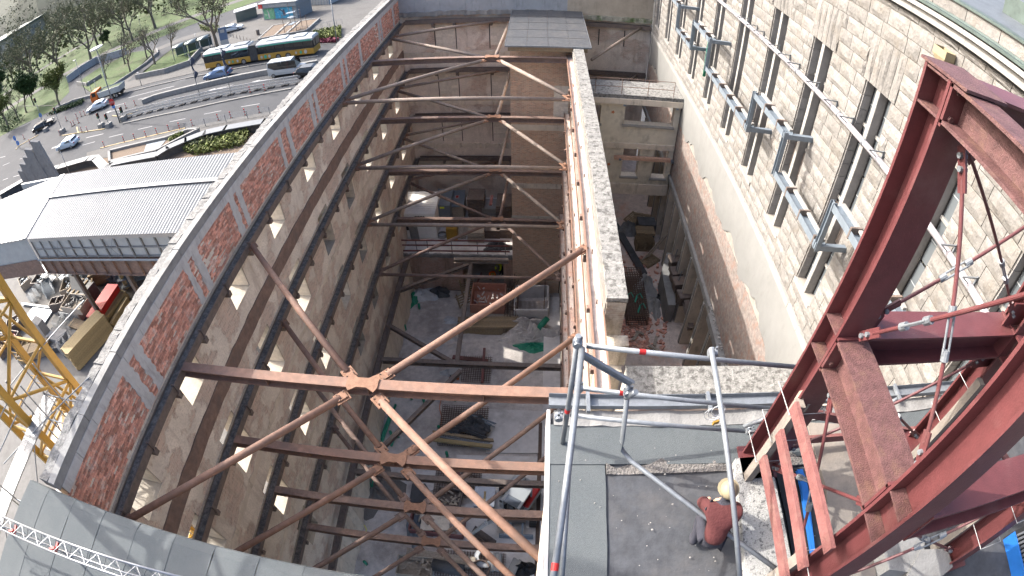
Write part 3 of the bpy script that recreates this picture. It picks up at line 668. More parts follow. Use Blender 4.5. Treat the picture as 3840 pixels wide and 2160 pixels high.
# ---- drain pipe, wall brackets, hopper, zig-zag steel
dp = thing('drainpipe', 'pale sloping-looking drainpipe running level along the stone facade', 'pipe', (SX-.16, 14, 25.9))
for k in range(10): y0 = 3.6+k*3.0; put(MB().tube((SX-.16, y0, 25.93), (SX-.16, y0+2.99, 25.93), .085, 12), 'pipe_length', M['pipe_lilac'], dp, smooth=True)
for k in range(20): y0 = 4.6+k*1.5; put(MB().tube((SX-.16, y0, 25.93), (SX-.16, y0+.05, 25.93), .1, 12), 'pipe_clip', M['galv'], dp)
for k, y in enumerate([20.4,19.4,18.65,17.1,16.15,15.35,13.85,12.6,11.6,9.9,8.9,7.6,6.5,5.6]):
    b = MB(); b.bar((SX-.02,y,26.12),(SX-.5,y,26.12),.03,.03); b.bar((SX-.02,y,25.86),(SX-.48,y,26.12),.025,.025); b.bar((SX-.02,y,25.84),(SX-.02,y,26.15),.05,.03)
    nth = ['first','second','third','fourth','fifth','sixth','seventh','eighth','ninth','tenth','eleventh','twelfth','thirteenth','fourteenth'][k]
    o = b.obj('wall_bracket', M['galv']); tag(o, f'small triangular metal bracket above the drainpipe, {nth} from the far end', 'bracket', 'brackets along the drainpipe')
hp = thing('hopper_head', 'tan rainwater hopper under the stone cornice', 'hopper', (SX-.2, 8.68, 28.9))
b = MB(); b.add([(SX-.35,8.5,29.3),(SX-.05,8.5,29.3),(SX-.05,8.95,29.3),(SX-.35,8.95,29.3),(SX-.35,8.5,29.12),(SX-.05,8.5,29.12),(SX-.05,8.95,29.12),(SX-.35,8.95,29.12),(SX-.26,8.66,28.9),(SX-.05,8.66,28.9),(SX-.05,8.79,28.9),(SX-.26,8.79,28.9)],[(0,1,5,4),(1,2,6,5),(2,3,7,6),(3,0,4,7),(4,5,9,8),(5,6,10,9),(6,7,11,10),(7,4,8,11),(8,9,10,11),(4,5,6,7)])
put(b, 'bowl', M['hopper'], hp); put(MB().tube((SX-.13,8.725,28.9),(SX-.13,8.725,28.3),.06,10), 'outlet', M['steel_blue'], hp)
zz = thing('zigzag_beam', 'blue-grey steel beam stepping up and down along the stone facade on cantilever brackets', 'beam', (7.3, 20, 23.5))
ZX = 7.25; up, lo = 24.45, 23.15
seq = [(34.0, up), (28.0, up), (28.0, lo), (24.85, lo), (24.85, up), (22.05, up), (22.05, lo), (16.28, lo), (16.28, up), (13.42, up), (13.42, lo), (9.9, lo), (9.9, up), (6.2, up)]
for (a, za), (b_, zb) in zip(seq, seq[1:]):
    if a == b_: put(MB().hbeam((ZX, a, lo-.12), (ZX, a, up+.12), .16, .14, .012, .014, up=(0,1,0)), 'post', M['steel_blue'], zz)
    else:
        put(MB().hbeam((ZX+.1, a, za), (ZX+.1, b_+.0, za), .3, .2, .014, .02, up=(1,0,0)), 'rail', M['steel_blue'], zz)
        put(MB().box(ZX+.16, ZX+.27, b_+.1, a-.1, za+.1, za+.16), 'timber_rail', M['stone_pale'], zz)
        for j in range(1, int((a-b_)/1.1)+1):
            yj = a-j*1.1
            if yj > b_: put(MB().box(ZX-.06, ZX+.28, yj-.03, yj+.03, za-.13, za+.19), 'clamp', M['steel_dark'], zz)
    for zc in ((za,) if a != b_ else ()):
        put(MB().bar((ZX+.05, b_, zc-.02), (SX+.3, b_, zc-.02), .14, .16), 'cantilever', M['steel_blue'], zz)
gp = MB().tube((7.95, 24.3, 24.0), (7.95, 24.3, 21.9), .08, 10).obj('green_pipe', M['plastic_green'], smooth=True); tag(gp, 'upright green plastic pipe against the far stone facade', 'pipe')
# ---- right-hand shaft floor
o = MB().box(2.5, SX+1.6, 9.25, FY, 7.9, 8.5).obj('shaft_ground', M['dirt_red']); tag(o, kind='structure')
# ================================================================ steel bracing of the pit
RF, LF = 1.58, -9.98                              # inner flange faces of the right and left walers
def plates(o, p, d, m):                           # bolted end plate at a pipe end
    mb = MB(); s = V3((d.y, -d.x, 0)); c = V3(p)+d*.12
    mb.cbox(c, (.4, .34, .035), math.atan2(d.y, d.x)); mb.cbox(c+V3((0,0,.04)), (.28,.22,.04), math.atan2(d.y, d.x))
    e = mb.obj('end_plate', m, o)
    bt = MB()
    for a in (-.1, .1):
        for b in (-.1, .1): q_ = c+d*a+s*b; bt.tube(q_+V3((0,0,.06)), q_+V3((0,0,.085)), .022, 6)
    tag(bt.obj('bolts', M['rebar'], e), kind='stuff')
def strut(p0, p1, label, m='rust', r=.105, plate=True):
    p0, p1 = V3(p0), V3(p1); d = (p1-p0).normalized()
    o = MB().tube(p0+d*.16, p1-d*.16, r, 14).obj('pipe_strut', M[m], smooth=False); tag(o, label, 'strut', 'pipe struts of the bracing')
    for p in o.data.polygons: p.use_smooth = len(p.vertices) == 4
    if plate:
        plates(o, p0, d, M['rust_orange'] if m in ('rust','rust_tan') else M['rust_dark']); plates(o, p1, -d, M['rust_orange'] if m in ('rust','rust_tan') else M['rust_dark'])
    return o
def xbeam(y, z, x0, x1, label, m='rust', h=.32, b=.3, group='steel cross beams of the bracing'):
    o = MB().hbeam((x0, y, z), (x1, y, z), h, b, .014, .022).obj('steel_beam', M[m]); tag(o, label, 'beam', group)
    st = MB()
    for k in range(1, 4):
        x = x0+(x1-x0)*k/4; st.box(x-.008, x+.008, y-b/2+.01, y+b/2-.01, z-h/2+.024, z+h/2-.024)
    st.objs('stiffener', M[m], o); return o
def knot(x, y, z, beam, m):
    mb = MB(); pts = [(-.42,-.14),(-.34,-.28),(-.14,-.15),(.14,-.15),(.34,-.28),(.42,-.14),(.42,.14),(.34,.28),(.14,.15),(-.14,.15),(-.34,.28),(-.42,.14)]
    mb.prism([(x+a, y+b) for a, b in pts], z+.165, z+.195); mb.obj('gusset_plate', m, beam)
near_m = ['rust', 'rust', 'rust_dark', 'rust_dark']
for i, z in enumerate(TIER):
    T = TN[i]
    # walers: H-sections lying on their side, trough uppermost
    for side, xc, y0, y1 in (('left', -10.16, 2.4, 39.0), ('right', 1.76, 10.25 if i else 7.3, 31.3)):
        wl = thing('waler', f'{"dark" if side=="left" else "rusty"} steel waler of the {T} tier along the {"street-side" if side=="left" else "right inner"} wall', 'waler', (xc, 20, z), group='wall walers of the bracing')
        put(MB().hbeam((xc, y0, z), (xc, y1, z), .36, .30, .016, .026, up=(1,0,0)), 'beam', M['steel_dark' if side == 'left' else 'rust'], wl)
        mb = MB(); mb.rag('x', y0, y1, 60, xc-.15, xc+.15, z+.009, z+.04, .001, .02, False)
        put(mb, 'mud_in_trough', M['steel_mud' if side == 'left' else 'dirt_red'], wl)
        if side == 'left':
            mb = MB(); mb.box(LX+.002, LX+.05, y0, y1, z+.12, z+.19); put(mb, 'packing_strip', M['timber_grey'], wl)
        bk = MB()
        for y in (wfar if side == 'left' else []):
            for dy in (-1.75, .35):
                yb = y+dy
                if y0 < yb < y1: bk.box(xc-.17, xc+.24, yb, yb+.16, z-.36, z-.155); bk.box(xc+.1, xc+.24, yb+.06, yb+.1, z-.15, z+.2)
        if side == 'right':
            for k in range(9):
                yb = y0+1.2+k*2.2; 
                if yb < y1: bk.box(xc-.26, xc+.2, yb, yb+.14, z-.34, z-.155); bk.box(xc-.02, xc+.02, yb, yb+.02, z+.02, z+.2)
        puts(bk, 'bracket', M['steel_dark'] if side == 'left' else M['rust_dark'], wl)
    wl = MB().hbeam((-9.9, 38.85, z+.1), (-1.85, 38.85, z+.1), .36, .30, up=(0,1,0)).obj('waler', M['steel_dark']); tag(wl, f'dark steel waler of the {T} tier along the far end wall', 'waler', 'wall walers of the bracing')
    bk = MB()
    for x in (-7.9,-6.3,-3.6,-2.2): bk.box(x, x+.18, 38.6, 39.1, z-.3, z-.06)
    bk.objs('bracket', M['steel_dark'], wl)
    # near frame
    nm = near_m[i]; ny = 7.55; kx = -4.25+.04*i
    bmn = xbeam(ny, z, LF, RF if i else 1.75, f'rusty H-beam across the near end of the pit, {T} tier, meeting at a four-pipe knot', nm); knot(kx, ny, z, bmn, M['rust_orange'])
    yr = gz(5,1830,420,TIER[0]).y if i == 0 else 13.0
    yl = 13.15
    nl = gz(0,372,1305,TIER[0]).y if i == 0 else 2.6
    strut((kx-.42, ny+.3, z), (LF, yl, z), f'pipe strut of the {T} tier from the near knot out to the street-side wall', nm)
    strut((kx+.42, ny+.3, z), (RF, yr, z), f'pipe strut of the {T} tier from the near knot to the right inner wall', 'rust' if i < 2 else nm)
    strut((kx-.42, ny-.3, z), (LF, 2.5, z), f'pipe strut of the {T} tier running from the near knot toward the parapet corner', nm)
    strut((kx+.42, ny-.3, z), (RF, 2.2, z), f'pipe strut of the {T} tier running from the near knot under the roof slab', nm)
    # far frame
    fm = 'rust_tan' if i < 3 else 'rust_dark'
    bmf = xbeam(30.35, z, LF, RF, f'H-beam across the far end of the pit, {T} tier, in front of the brick pier', 'rust_dark'); knot(-2.75, 30.35, z, bmf, M['rust_orange'])
    strut((LF, 24.55, z), (1.45, 24.55, z), f'straight pipe strut crossing the far half of the pit, {T} tier', fm)
    strut((-3.2, 30.1, z), (LF, 24.9, z), f'pipe strut of the {T} tier from the far knot back to the street-side wall', fm)
    strut((-2.3, 30.1, z), (1.45, 24.9, z), f'pipe strut of the {T} tier from the far knot to the right inner wall', fm)
    strut((-3.2, 30.6, z), (LF, 35.15, z), f'pipe strut of the {T} tier from the far knot to the far left corner', fm)
    strut((-2.6, 30.7, z), (-2.15, 38.7, z), f'pipe strut of the {T} tier from the far knot to the end wall', fm)
    strut((LF, 35.7, z), (-3.1, 38.7, z), f'corner pipe strut of the {T} tier between street-side wall and end wall', fm)
# lowest tier, beams only a few metres above the floor
z = 4.25
for y, nmn in ((20.55, 'farther'), (12.5, 'middle')):
    o = xbeam(y, z, -9.6, 1.75, f'dark H-beam just above the pit floor, {nmn} one of the lowest tier', 'steel_dark', .36, .3)
wl = MB().hbeam((-9.8, 3, z), (-9.8, 30.8, z), .36, .3, up=(1,0,0)).obj('waler', M['steel_dark']); tag(wl, 'dark steel waler of the lowest tier along the foot of the street-side wall', 'waler', 'wall walers of the bracing')
for a, b, nm in ((gz(5,345,1000,z), gz(5,860,1300,z), 'slanting from the street-side waler to the farther low beam'), (gz(5,980,540,z), gz(5,870,1300,z), 'running lengthwise from the low header to the farther low beam'), (gz(5,410,755,z), gz(5,980,545,z), 'slanting up to the low header under the terrace'), (gz(5,900,1350,z), gz(8,190,600,z), 'continuing from the farther low beam toward the near end')):
    o = MB().hbeam(a, b, .28, .26).obj('steel_beam', M['steel_dark']); tag(o, f'dark low-tier H-beam {nm}', 'beam', 'steel cross beams of the bracing')
a, b = gz(5,850,515,z), gz(5,1262,520,z)
o = MB().hbeam(a, b, .36, .3).obj('steel_beam', M['rust_tan']); tag(o, 'pale header beam above the tunnel mouth with the two workers', 'beam')
# ================================================================ pit floors
o = MB().box(LX-.5, 9.0, -2, 31.4, -.6, 0).obj('pit_ground', M['dirt']); tag(o, kind='structure')
# ================================================================ roof slab in front, with guard rails and the red steel tower
RZF = 25.9
rs = thing('roof_slab', 'grey bitumen roof in front of the camera with metal gutter at its edge', 'roof', (2, 1, 25.7))
put(MB().box(.22, 8.14, -4, 3.2, 25.3, RZF), 'deck', M['bitumen_dark'], rs)
def sheetstrip(pts, z, m, name, th=.02):           # bitumen strip with an uneven free edge
    t = MB(); t.prism(pts, RZF+.001, z); return put(t, name, m, rs)
edge = [(.78+.012*math.sin(k*1.3)+random.uniform(-.012,.012), 2.62-k*.3) for k in range(22)]
sheetstrip([(.21, -4)]+[(.21+.0, -3.99)]+[(x, y) for x, y in edge[::-1]]+[(.21, 2.62)], RZF+.022, M['bitumen'], 'edge_sheet')
nb = [(.21+k*.4, 2.60+random.uniform(-.02,.02)) for k in range(20)]
sheetstrip([(.21, 3.18)][:0]+nb+[(8.1, 3.1), (.21, 3.1)], RZF+.034, M['bitumen'], 'front_sheet')
gr = MB(); gr.rag('y', .8, 8.0, 60, 2.5, 2.62, RZF+.005, RZF+.03, .05, .015); tag(put(gr, 'grit', M['gravel'], rs), kind='stuff')
put(MB().rag('y', .25, 8.1, 60, 3.28, 3.08, 25.5, RZF+.05, .01, .012, False), 'mortar_upstand', M['concrete'], rs)
put(MB().prof((.19, 3.36, RZF+.08), (8.12, 3.36, RZF+.08), [(-.08,0),(.08,0),(.08,.07),(.075,.07),(.07,.01),(-.07,.01),(-.075,.07),(-.08,.07)]), 'gutter', M['galv'], rs)
for k in range(6): put(MB().box(.6+k*1.4, .64+k*1.4, 3.2, 3.46, RZF+.12, RZF+.17), 'gutter_strap', M['galv'], rs)
put(MB().box(.17, .21, -4, 3.3, 25.5, RZF+.03), 'edge_flashing', M['plastic_white'], rs)
put(MB().box(.25, 8.1, -4, 3.4, 18, 25.29), 'wall_below', M['wall_shaft'], rs)
pebbles = MB()
for k in range(150):
    x, y = random.uniform(.3, 4.6), random.uniform(.8, 2.9); s = random.uniform(.004,.014)
    pebbles.ell((x, y, RZF+.03), (s, s*.8, s*.6), 6, 4)
o = pebbles.obj('debris', M['stone_pale']); tag(o, 'small pale stones and mortar crumbs scattered over the grey roof', 'debris', kind='stuff')
# recess, speckled concrete plinth and boards under the tower
def slabpx(pts, z, zt, m, name, parent, n=9):
    P = [gz(n, x, y, zt) for x, y in pts]; a = sum(P[i].x*P[(i+1) % len(P)].y-P[(i+1) % len(P)].x*P[i].y for i in range(len(P)))
    if a < 0: P = P[::-1]
    return put(MB().prism([(p.x, p.y) for p in P], z, zt), name, m, parent)
pl = thing('concrete_plinth', 'speckled pale concrete plinth under the foot of the red steel tower', 'plinth', (2.2, 1.6, RZF))
mat('speckle', (.27,.27,.26), .9, var=.25, scale=60, col2=(.10,.10,.10), mask=(.54,.6), mscale=22, bump=.4, bscale=60)
slabpx([(400,560),(640,540),(690,700),(840,1440),(860,1700),(480,1700),(470,1300),(395,620)], RZF+.003, 26.12, M['speckle'], 'block', pl)
bd = thing('formwork_board', 'dusty tan board lying on the roof between the legs of the red tower', 'board', (2.8, 1.6, RZF))
slabpx([(940,290),(1220,300),(1300,560),(1390,1000),(1460,1440),(1470,1600),(1060,1600),(1090,800),(990,480)], RZF+.003, 25.96, M['board_dusty'], 'board', bd)
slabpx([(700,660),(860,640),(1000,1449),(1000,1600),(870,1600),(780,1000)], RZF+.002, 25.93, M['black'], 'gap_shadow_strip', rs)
for k, pts in enumerate([[(865,645),(905,640),(940,780),(905,800)], [(900,780),(945,770),(960,980),(925,980)], [(925,960),(965,950),(1000,1270),(975,1275)], [(1310,615),(1380,610),(1395,660),(1330,650)], [(1385,640),(1405,650),(1420,800),(1400,800)]]):
    pass
bs = thing('blue_strap', 'blue plastic strip lying under the red planks', 'strip', (2.6, 1.7, RZF)); slabpx([(865,645),(905,640),(945,770),(965,950),(1000,1270),(975,1275),(925,970),(900,790)], 25.95, 26.0, M['plastic_blue'], 'strip', bs)
bs = thing('blue_strap', 'torn piece of blue plastic on the board by the middle column', 'strip', (3.1, 2.2, RZF)); slabpx([(1310,612),(1385,608),(1405,660),(1420,800),(1400,805),(1375,660),(1335,652)], 25.975, 26.0, M['plastic_blue'], 'strip', bs)
rb = thing('broken_concrete', 'lump of broken concrete beside the near red column', 'rubble', (3.3, .9, RZF))
b_ = MB(); vs = []
slabpx([(1560,1080),(1700,1030),(1830,1110),(1820,1300),(1720,1420),(1560,1400),(1510,1250)], RZF+.003, 26.18, M['concrete'], 'lump', rb)
rb = thing('broken_concrete', 'grey mortar heap at the bottom edge under the red tower', 'rubble', (3.6, .8, RZF)); slabpx([(1800,1250),(2000,1240),(2040,1380),(1960,1449),(1700,1449),(1720,1400)], RZF+.003, 26.2, M['concrete'], 'lump', rb)
hs = thing('ribbed_heater', 'black ribbed metal unit with a blue edge at the lower right corner of the roof', 'heater', (5.2, .6, RZF))
P0 = gz(9,2470,1200,26.0)
put(MB().box(P0.x+.0, P0.x+.6, P0.y-.9, P0.y+.12, RZF+.003, 26.1), 'body', M['black'], hs)
for k in range(16): put(MB().box(P0.x+.03, P0.x+.6, P0.y-.88+k*.06, P0.y-.85+k*.06, 26.1, 26.16), 'rib', M['alu'], hs)
put(MB().box(P0.x-.03, P0.x, P0.y-.9, P0.y+.1, RZF+.01, 26.15), 'edge', M['plastic_blue'], hs)

# ---- guard rails of galvanised scaffold tube
def gtube(p0, p1, label, r=.0242, red=None):
    p0, p1 = V3(p0), V3(p1); o = MB().tube(p0, p1, r, 14).obj('scaffold_tube', M['galv'])
    for p in o.data.polygons: p.use_smooth = len(p.vertices) == 4
    tag(o, label, 'scaffold tube', 'guard rail tubes on the roof')
    for t in (red or []):
        c = p0.lerp(p1, t); d = (p1-p0).normalized(); MB().tube(c-d*.03, c+d*.03, r+.0012, 14, caps=False).obj('red_band', M['signal_red'], o)
    return o
def coupler(p, label):
    c = thing('tube_coupler', label, 'coupler', p, group='scaffold couplers on the roof rails')
    MB().tube((-.04,0,0),(.04,0,0),.036,10).obj('clamp', M['galv'], c); MB().tube((0,-.04,.0),(0,.04,.0),.036,10).obj('clamp', M['galv'], c); MB().tube((.03,.02,-.05),(.03,.02,.06),.011,6).obj('bolt', M['galv'], c)
YR = 2.9
tL, tR = gy(5,1850,1160,YR), gy(6,940,1328,YR); mL, mR = gy(8,1790,28,YR), gy(9,800,195,YR); lL, lR = gy(8,1730,235,YR-.04), gy(9,650,365,YR-.04)
gtube(tL, tR, 'top horizontal guard rail tube along the roof edge, red band near its end', red=[.22]); gtube(mL, mR, 'middle horizontal guard rail tube along the roof edge', red=[.18]); gtube(lL, lR, 'lowest horizontal guard rail tube, just above the gutter')
pt = gy(5,1790,1085,YR-.03); gtube(pt, (pt.x-.02, YR-.03, RZF+.0), 'upright guard rail post at the corner of the roof', .026, red=[.62])
ps = gy(6,215,1180,YR-.06)
e1 = gz(8,1598,1449,27.12); d1_ = e1-V3((.36,2.84,27.55)); gtube(V3((.40,2.84,27.58)), e1+d1_*.12, 'long guard rail tube along the left edge of the roof toward the camera', .027, red=[.86])
e2 = gz(8,1668,1420,27.0); gtube(gz(8,1722,560,27.22), e2+(e2-gz(8,1722,560,27.22))*.1, 'thinner guard rail tube lying beside the long left edge rail', .02)
a, b = gy(6,215,1185,YR-.06), gz(9,430,1449,26.75); gtube(a, b+(b-a)*.1, 'slanting scaffold tube in front of the concrete plinth', .0242)
B1, B2, B3 = gy(8,2165,20,2.72), gz(8,2108,520,26.28), gz(9,780,1449,26.32)
bt = MB(); pts = [B1, B1.lerp(B2,.8), B2.lerp(B1,.06)+ (B3-B2).normalized()*.02, B2+(B3-B2).normalized()*.14, B2+(B3-B2).normalized()*.3, B3+(B3-B2)*.05]
bt.path(pts, .0242, 14); o = bt.obj('bent_tube', M['galv'], smooth=True); tag(o, 'bent galvanised tube standing up from the roof and kinking away to the right', 'tube')
gtube(gy(8,2150,105,2.7), gy(8,2225,60,2.62), 'short stub of scaffold tube clamped to the bent tube')
gtube(gy(9,460,322,2.82), gy(9,745,215,2.82), 'short scaffold tube stub clamped between the two lower rails')
gtube(gy(9,1020,160,3.0), gy(9,1140,0,3.0), 'leaning scaffold tube piece behind the red column')
gtube(gy(9,1540,160,3.0), gy(9,1620,110,3.0), 'short tube end sticking up behind the red tower')
o = MB().cbeam(gy(5,1800,1205,2.86), gy(5,2200,1440,2.72), .07, .03, .006).obj('flat_brace', M['galv']); tag(o, 'flat galvanised brace slanting from the corner post to the bent tube', 'brace')
for p, l in ((pt-V3((0,0,.09)), 'wedge coupler at the head of the corner post'), (gy(6,225,1215,YR-.05), 'red-capped coupler on the top rail'), (gy(8,1790,30,YR-.05), 'coupler joining middle rail and corner post'), (gy(8,1640,250,YR-.05), 'coupler low on the corner post'), (gy(9,505,350,2.84), 'coupler on the lowest rail'), (gy(9,690,200,2.84), 'coupler on the middle rail by the red column'), (gy(8,2165,60,2.7), 'coupler at the top of the bent tube')):
    coupler(p, l)
wr = MB(); c0 = gy(9,270,200,2.85)
for j in range(3):
    wr.path([c0+V3((.10*math.cos(a*.5+j)*(.7+.2*j), .02*j, .12*math.sin(a*.5+j)*(.8+.1*j)-.06*j)) for a in range(14)], .004, 5)
o = wr.obj('wire_coil', M['plastic_grey']); tag(o, 'loops of pale wire with a yellow tag hanging on the middle rail', 'wire')
MB().cbox(gy(9,250,290,2.83), (.07,.02,.05), .3).obj('tag', M['yellow'], o)

# ---- red steel tower
tw = thing('steel_tower', 'dark red bolted steel frame tower of four columns standing on the roof', 'tower', (3.6, 1.8, 26))
AX, CX, AY, BY = 2.42, 4.80, 2.49, .96
cols = {'A': (AX, AY), 'B': (AX, BY), 'C': (CX, AY), 'D': (CX, BY)}
ZM, ZTOP, ZB = 28.11, 30.38, 26.12
for k, (x, y) in cols.items():
    zt = ZTOP if k in 'A' else ZTOP
    c = put(MB().hbeam((x, y, ZB), (x, y, zt), .28, .3, .016, .026, up=(0,1,0)), 'column', M['red_paint'], tw)
    put(MB().box(x-.2, x+.2, y-.2, y+.2, ZB-.03, ZB+.0), 'base_plate', M['red_paint'], tw)
    for z in (ZM-.17, ZM+.17, ZTOP-.26, ZTOP-.02):
        for s in (-1, 1): put(MB().box(x+s*.01, x+s*.145, y-.112, y+.112, z-.008, z+.008), 'stiffener', M['red_rusty'], tw)
def tb(p0, p1, h, nm='beam', m='red_paint'): return put(MB().hbeam(p0, p1, h, .3, .016, .024), nm, M[m], tw)
for z, h in ((ZM, .34), (ZTOP-.14, .26)):
    m = 'red_paint'
    tb((AX+.16, AY, z), (CX-.16, AY, z), h); tb((AX+.16, BY, z), (CX-.16, BY, z), h)
    tb((AX, BY+.15, z), (AX, AY-.15, z), h, m='red_rusty'); tb((CX, BY+.15, z), (CX, AY-.15, z), h)
    for (x, y, ax) in ((AX, AY-.16, 'y'), (AX, BY+.16, 'y'), (AX+.17, AY, 'x'), (CX-.17, AY, 'x'), (AX+.17, BY, 'x'), (CX-.17, BY, 'x')):
        put(MB().box(x-(.15 if ax == 'y' else .012), x+(.15 if ax == 'y' else .012), y-(.012 if ax == 'y' else .15), y+(.012 if ax == 'y' else .15), z-h/2-.02, z+h/2+.02), 'end_plate', M['red_paint'], tw)
        for sz in (-.09, .09):
            for s in (-.09, .09):
                if ax == 'y':
                    dy = -.03 if y > 2 else .03; put(MB().tube((x+s, y+dy*.4, z+sz), (x+s, y+dy, z+sz), .022, 6), 'bolt', M['red_rusty'], tw)
put(MB().box(AX-.16, AX+.24, AY-.3, AY+.18, ZTOP, ZTOP+.02), 'cap_plate', M['red_rusty'], tw)
def rod(p0, p1, t=.6, r=.016):
    p0, p1 = V3(p0), V3(p1); d = (p1-p0).normalized(); L_ = (p1-p0).length
    g = part('tie_rod', p0, tw)
    c = p0+d*(L_*t)
    for a, b in ((p0+d*.22, c-d*.11), (c+d*.11, p1-d*.22)):
        sub(MB().tube(a, b, r, 10), 'rod', M['red_paint'], g)
    sd = d.cross(V3((0,0,1))).normalized()
    for s in (-1, 1): sub(MB().tube(c-d*.13+sd*s*.026, c+d*.13+sd*s*.026, .0095, 8), 'turnbuckle_bar', M['galv'], g)
    for e in (-1, 1): sub(MB().tube(c+d*e*.10, c+d*e*.17, .03, 10), 'turnbuckle_nut', M['galv'], g)
    for e, p in ((1, p0), (-1, p1)):
        q_ = p+d*e*.14; n = V3((0,1,0)) if abs(d.x) > abs(d.y) else V3((1,0,0)); sub(MB().bar(p+d*e*.02, p+d*e*.3, .018, .075, up=d.cross(n)), 'lug', M['red_paint'], g)
        for f in (.08, .16): sub(MB().tube(p+d*e*f-n*.035, p+d*e*f+n*.035, .02, 8), 'bolt', M['galv'], g)
ya = AY-.02; xa = AX
rod((AX+.18, ya, ZM+.26), (CX-.18, ya, ZTOP-.36), .33); rod((AX+.2, ya, ZTOP-.34), (CX-.18, ya, ZM+.26), .66)
rod((AX+.02, AY-.17, ZM+.22), (AX+.02, BY+.17, ZTOP-.34), .35); rod((AX+.06, AY-.2, ZTOP-.34), (AX+.06, BY+.17, ZM+.24), .55)
rod((CX-.18, ya, ZM-.26), (AX+.18, ya, ZB+.2), .62); rod((AX+.18, ya, ZM-.26), (CX-.18, ya, ZB+.2), .6)
rod((AX+.03, AY-.17, ZM-.26), (AX+.03, BY+.17, ZB+.22), .55); rod((AX+.06, BY+.17, ZM-.26), (AX+.06, AY-.17, ZB+.2), .6)
rod((CX-.18, BY, ZM-.26), (AX+.18, BY, ZB+.2), .5); rod((AX+.18, BY, ZM-.26), (CX-.18, BY, ZB+.2), .4)
rod((CX, AY-.17, ZM-.26), (CX, BY+.17, ZB+.22), .5)
for p, n in (((AX+.16, AY-.02, ZM+.3), 'x'), ((CX-.16, AY-.02, ZM+.3), 'x'), ((CX-.16, AY-.02, ZM-.3), 'x')):
    put(MB().prof((p[0], p[1]-.01, p[2]), (p[0], p[1]+.01, p[2]), [(-.16,-.16),(.14,-.16),(.16,.0),(.02,.16),(-.16,.16)]), 'gusset', M['red_paint'], tw)
# red planks tied round the tower and the raw battens they are nailed to
def plank(p0, p1, label, wd=.035, ht=.11, m='red_wood', up=(0,0,1)):
    o = MB().bar(p0, p1, wd, ht, up).obj('plank', M[m]); tag(o, label, 'plank', 'planks round the red tower'); return o
X1 = AX-.22
for (a, b, l) in (((840,165),(1110,1262),'topmost'), ((730,365),(912,1395),'middle'), ((605,560),(770,1449),'lowest')):
    p, q_ = gx(9, *a, X1), gx(9, *b, X1); d = q_-p; plank(p, q_+d*(.0 if l != 'lowest' else .08), f'red painted plank on the left side of the tower, {l} of three', .04, .13)
YP = AY+.22
for (a, b, l) in (((910,210),(1990,410),'topmost, sagging to the right'), ((760,430),(2100,300),'middle'), ((640,610),(1830,470),'lowest')):
    plank(gy(9,*a,YP), gy(9,*b,YP), f'dark red plank across the back of the tower, {l}', .04, .12)
for (a, b, l) in (((2350,420),(2470,610),'upper'), ((2180,560),(2240,700),'lower')): plank(gz(9,*a,26.6), gz(9,*b,26.4), f'short faded red plank in the far right of the tower, {l}', .14, .03)
plank((AX-.15, AY-.18, 26.0), (AX-.15, AY-.18, 27.5), 'raw timber batten strapped to the left tower column', .08, .1, 'board_dusty', up=(0,1,0))
plank((AX-.16, BY+.16, 25.95), (AX-.16, BY+.16, 27.0), 'raw timber batten strapped to the near tower column', .08, .1, 'board_dusty', up=(0,1,0))
plank((CX-.18, AY-.17, 26.0), (CX-.18, AY-.17, 27.6), 'raw timber batten strapped to the back right tower column', .08, .1, 'board_dusty', up=(0,1,0))
plank((CX-.18, BY+.16, 26.0), (CX-.18, BY+.16, 27.6), 'raw timber batten strapped to the near right tower column', .08, .1, 'board_dusty', up=(0,1,0))
o = MB().cbox(gz(9,960,110,27.35), (.22,.16,.12), .3).obj('timber_block', M['timber_grey']); tag(o, 'grey timber block wedged behind the left red column', 'timber block')
def tie(x, y, z, label):
    t = MB(); t.path([(x-.2,y-.2,z),(x+.17,y-.2,z),(x+.17,y+.17,z-.02),(x-.2,y+.17,z-.02),(x-.2,y-.2,z)], .005, 5); o = t.obj('cord_tie', M['plastic_white']); tag(o, label, 'cord', 'white cords tied round the columns')
for z, n in ((27.35,'upper'),(26.9,'middle'),(26.5,'lower')): tie(AX, AY, z, f'white cord tied round the left tower column, {n}')
for z, n in ((27.1,'upper'),(26.5,'lower')): tie(AX, BY, z, f'white cord tied round the near tower column, {n}')
for z, n in ((27.4,'upper'),(26.8,'lower')): tie(CX, AY, z, f'white cord tied round the back right tower column, {n}'); tie(CX, BY, z, f'white cord tied round the near right tower column, {n}')

# ================================================================ parapet at lower left, truss and edge scaffold
pp = thing('front_parapet', 'broad wall top at the lower left covered with grey bitumen sheets', 'parapet', (-5, 0, 22))
put(MB().box(-11.35, .15, -4, 2.08, 12, 22.33), 'wall_body', M['wall_shaft'], pp)
xs = [gz(7,x,y,22.42).x for x, y in [(385,740),(575,830),(800,925),(1055,1020),(1325,1120),(1620,1215),(1955,1300),(2290,1385)]]
xs = [-11.36]+xs+[xs[-1]+.93, xs[-1]+1.86, xs[-1]+2.8, .16]
for i, (a, b) in enumerate(zip(xs, xs[1:])):
    n = 16; vs = []
    prof = [(-4,22.36),(-1.5,22.41),(.4,22.425),(1.5,22.42),(1.9,22.405),(2.08,22.36),(2.13,22.27),(2.12,22.2)]
    for j, (y, z) in enumerate(prof):
        w1 = .018*math.sin(j*2.1+i)+.012*math.sin(j*5+i*2)
        for k in range(5): vs.append((a+(b-a)*k/4+(w1 if k in (0,) else 0)-(0 if k else 0), y, z+(.006 if k == 4 else .0)+.0015*math.sin(i*3+j+k)))
    fs = [(j*5+k, j*5+k+1, j*5+5+k+1, j*5+5+k) for j in range(len(prof)-1) for k in range(4)]
    o = put(MB().add(vs, fs), 'bitumen_sheet', M['bitumen'], pp); m_ = o.modifiers.new('s', 'SOLIDIFY'); m_.thickness = .014; m_.offset = -1
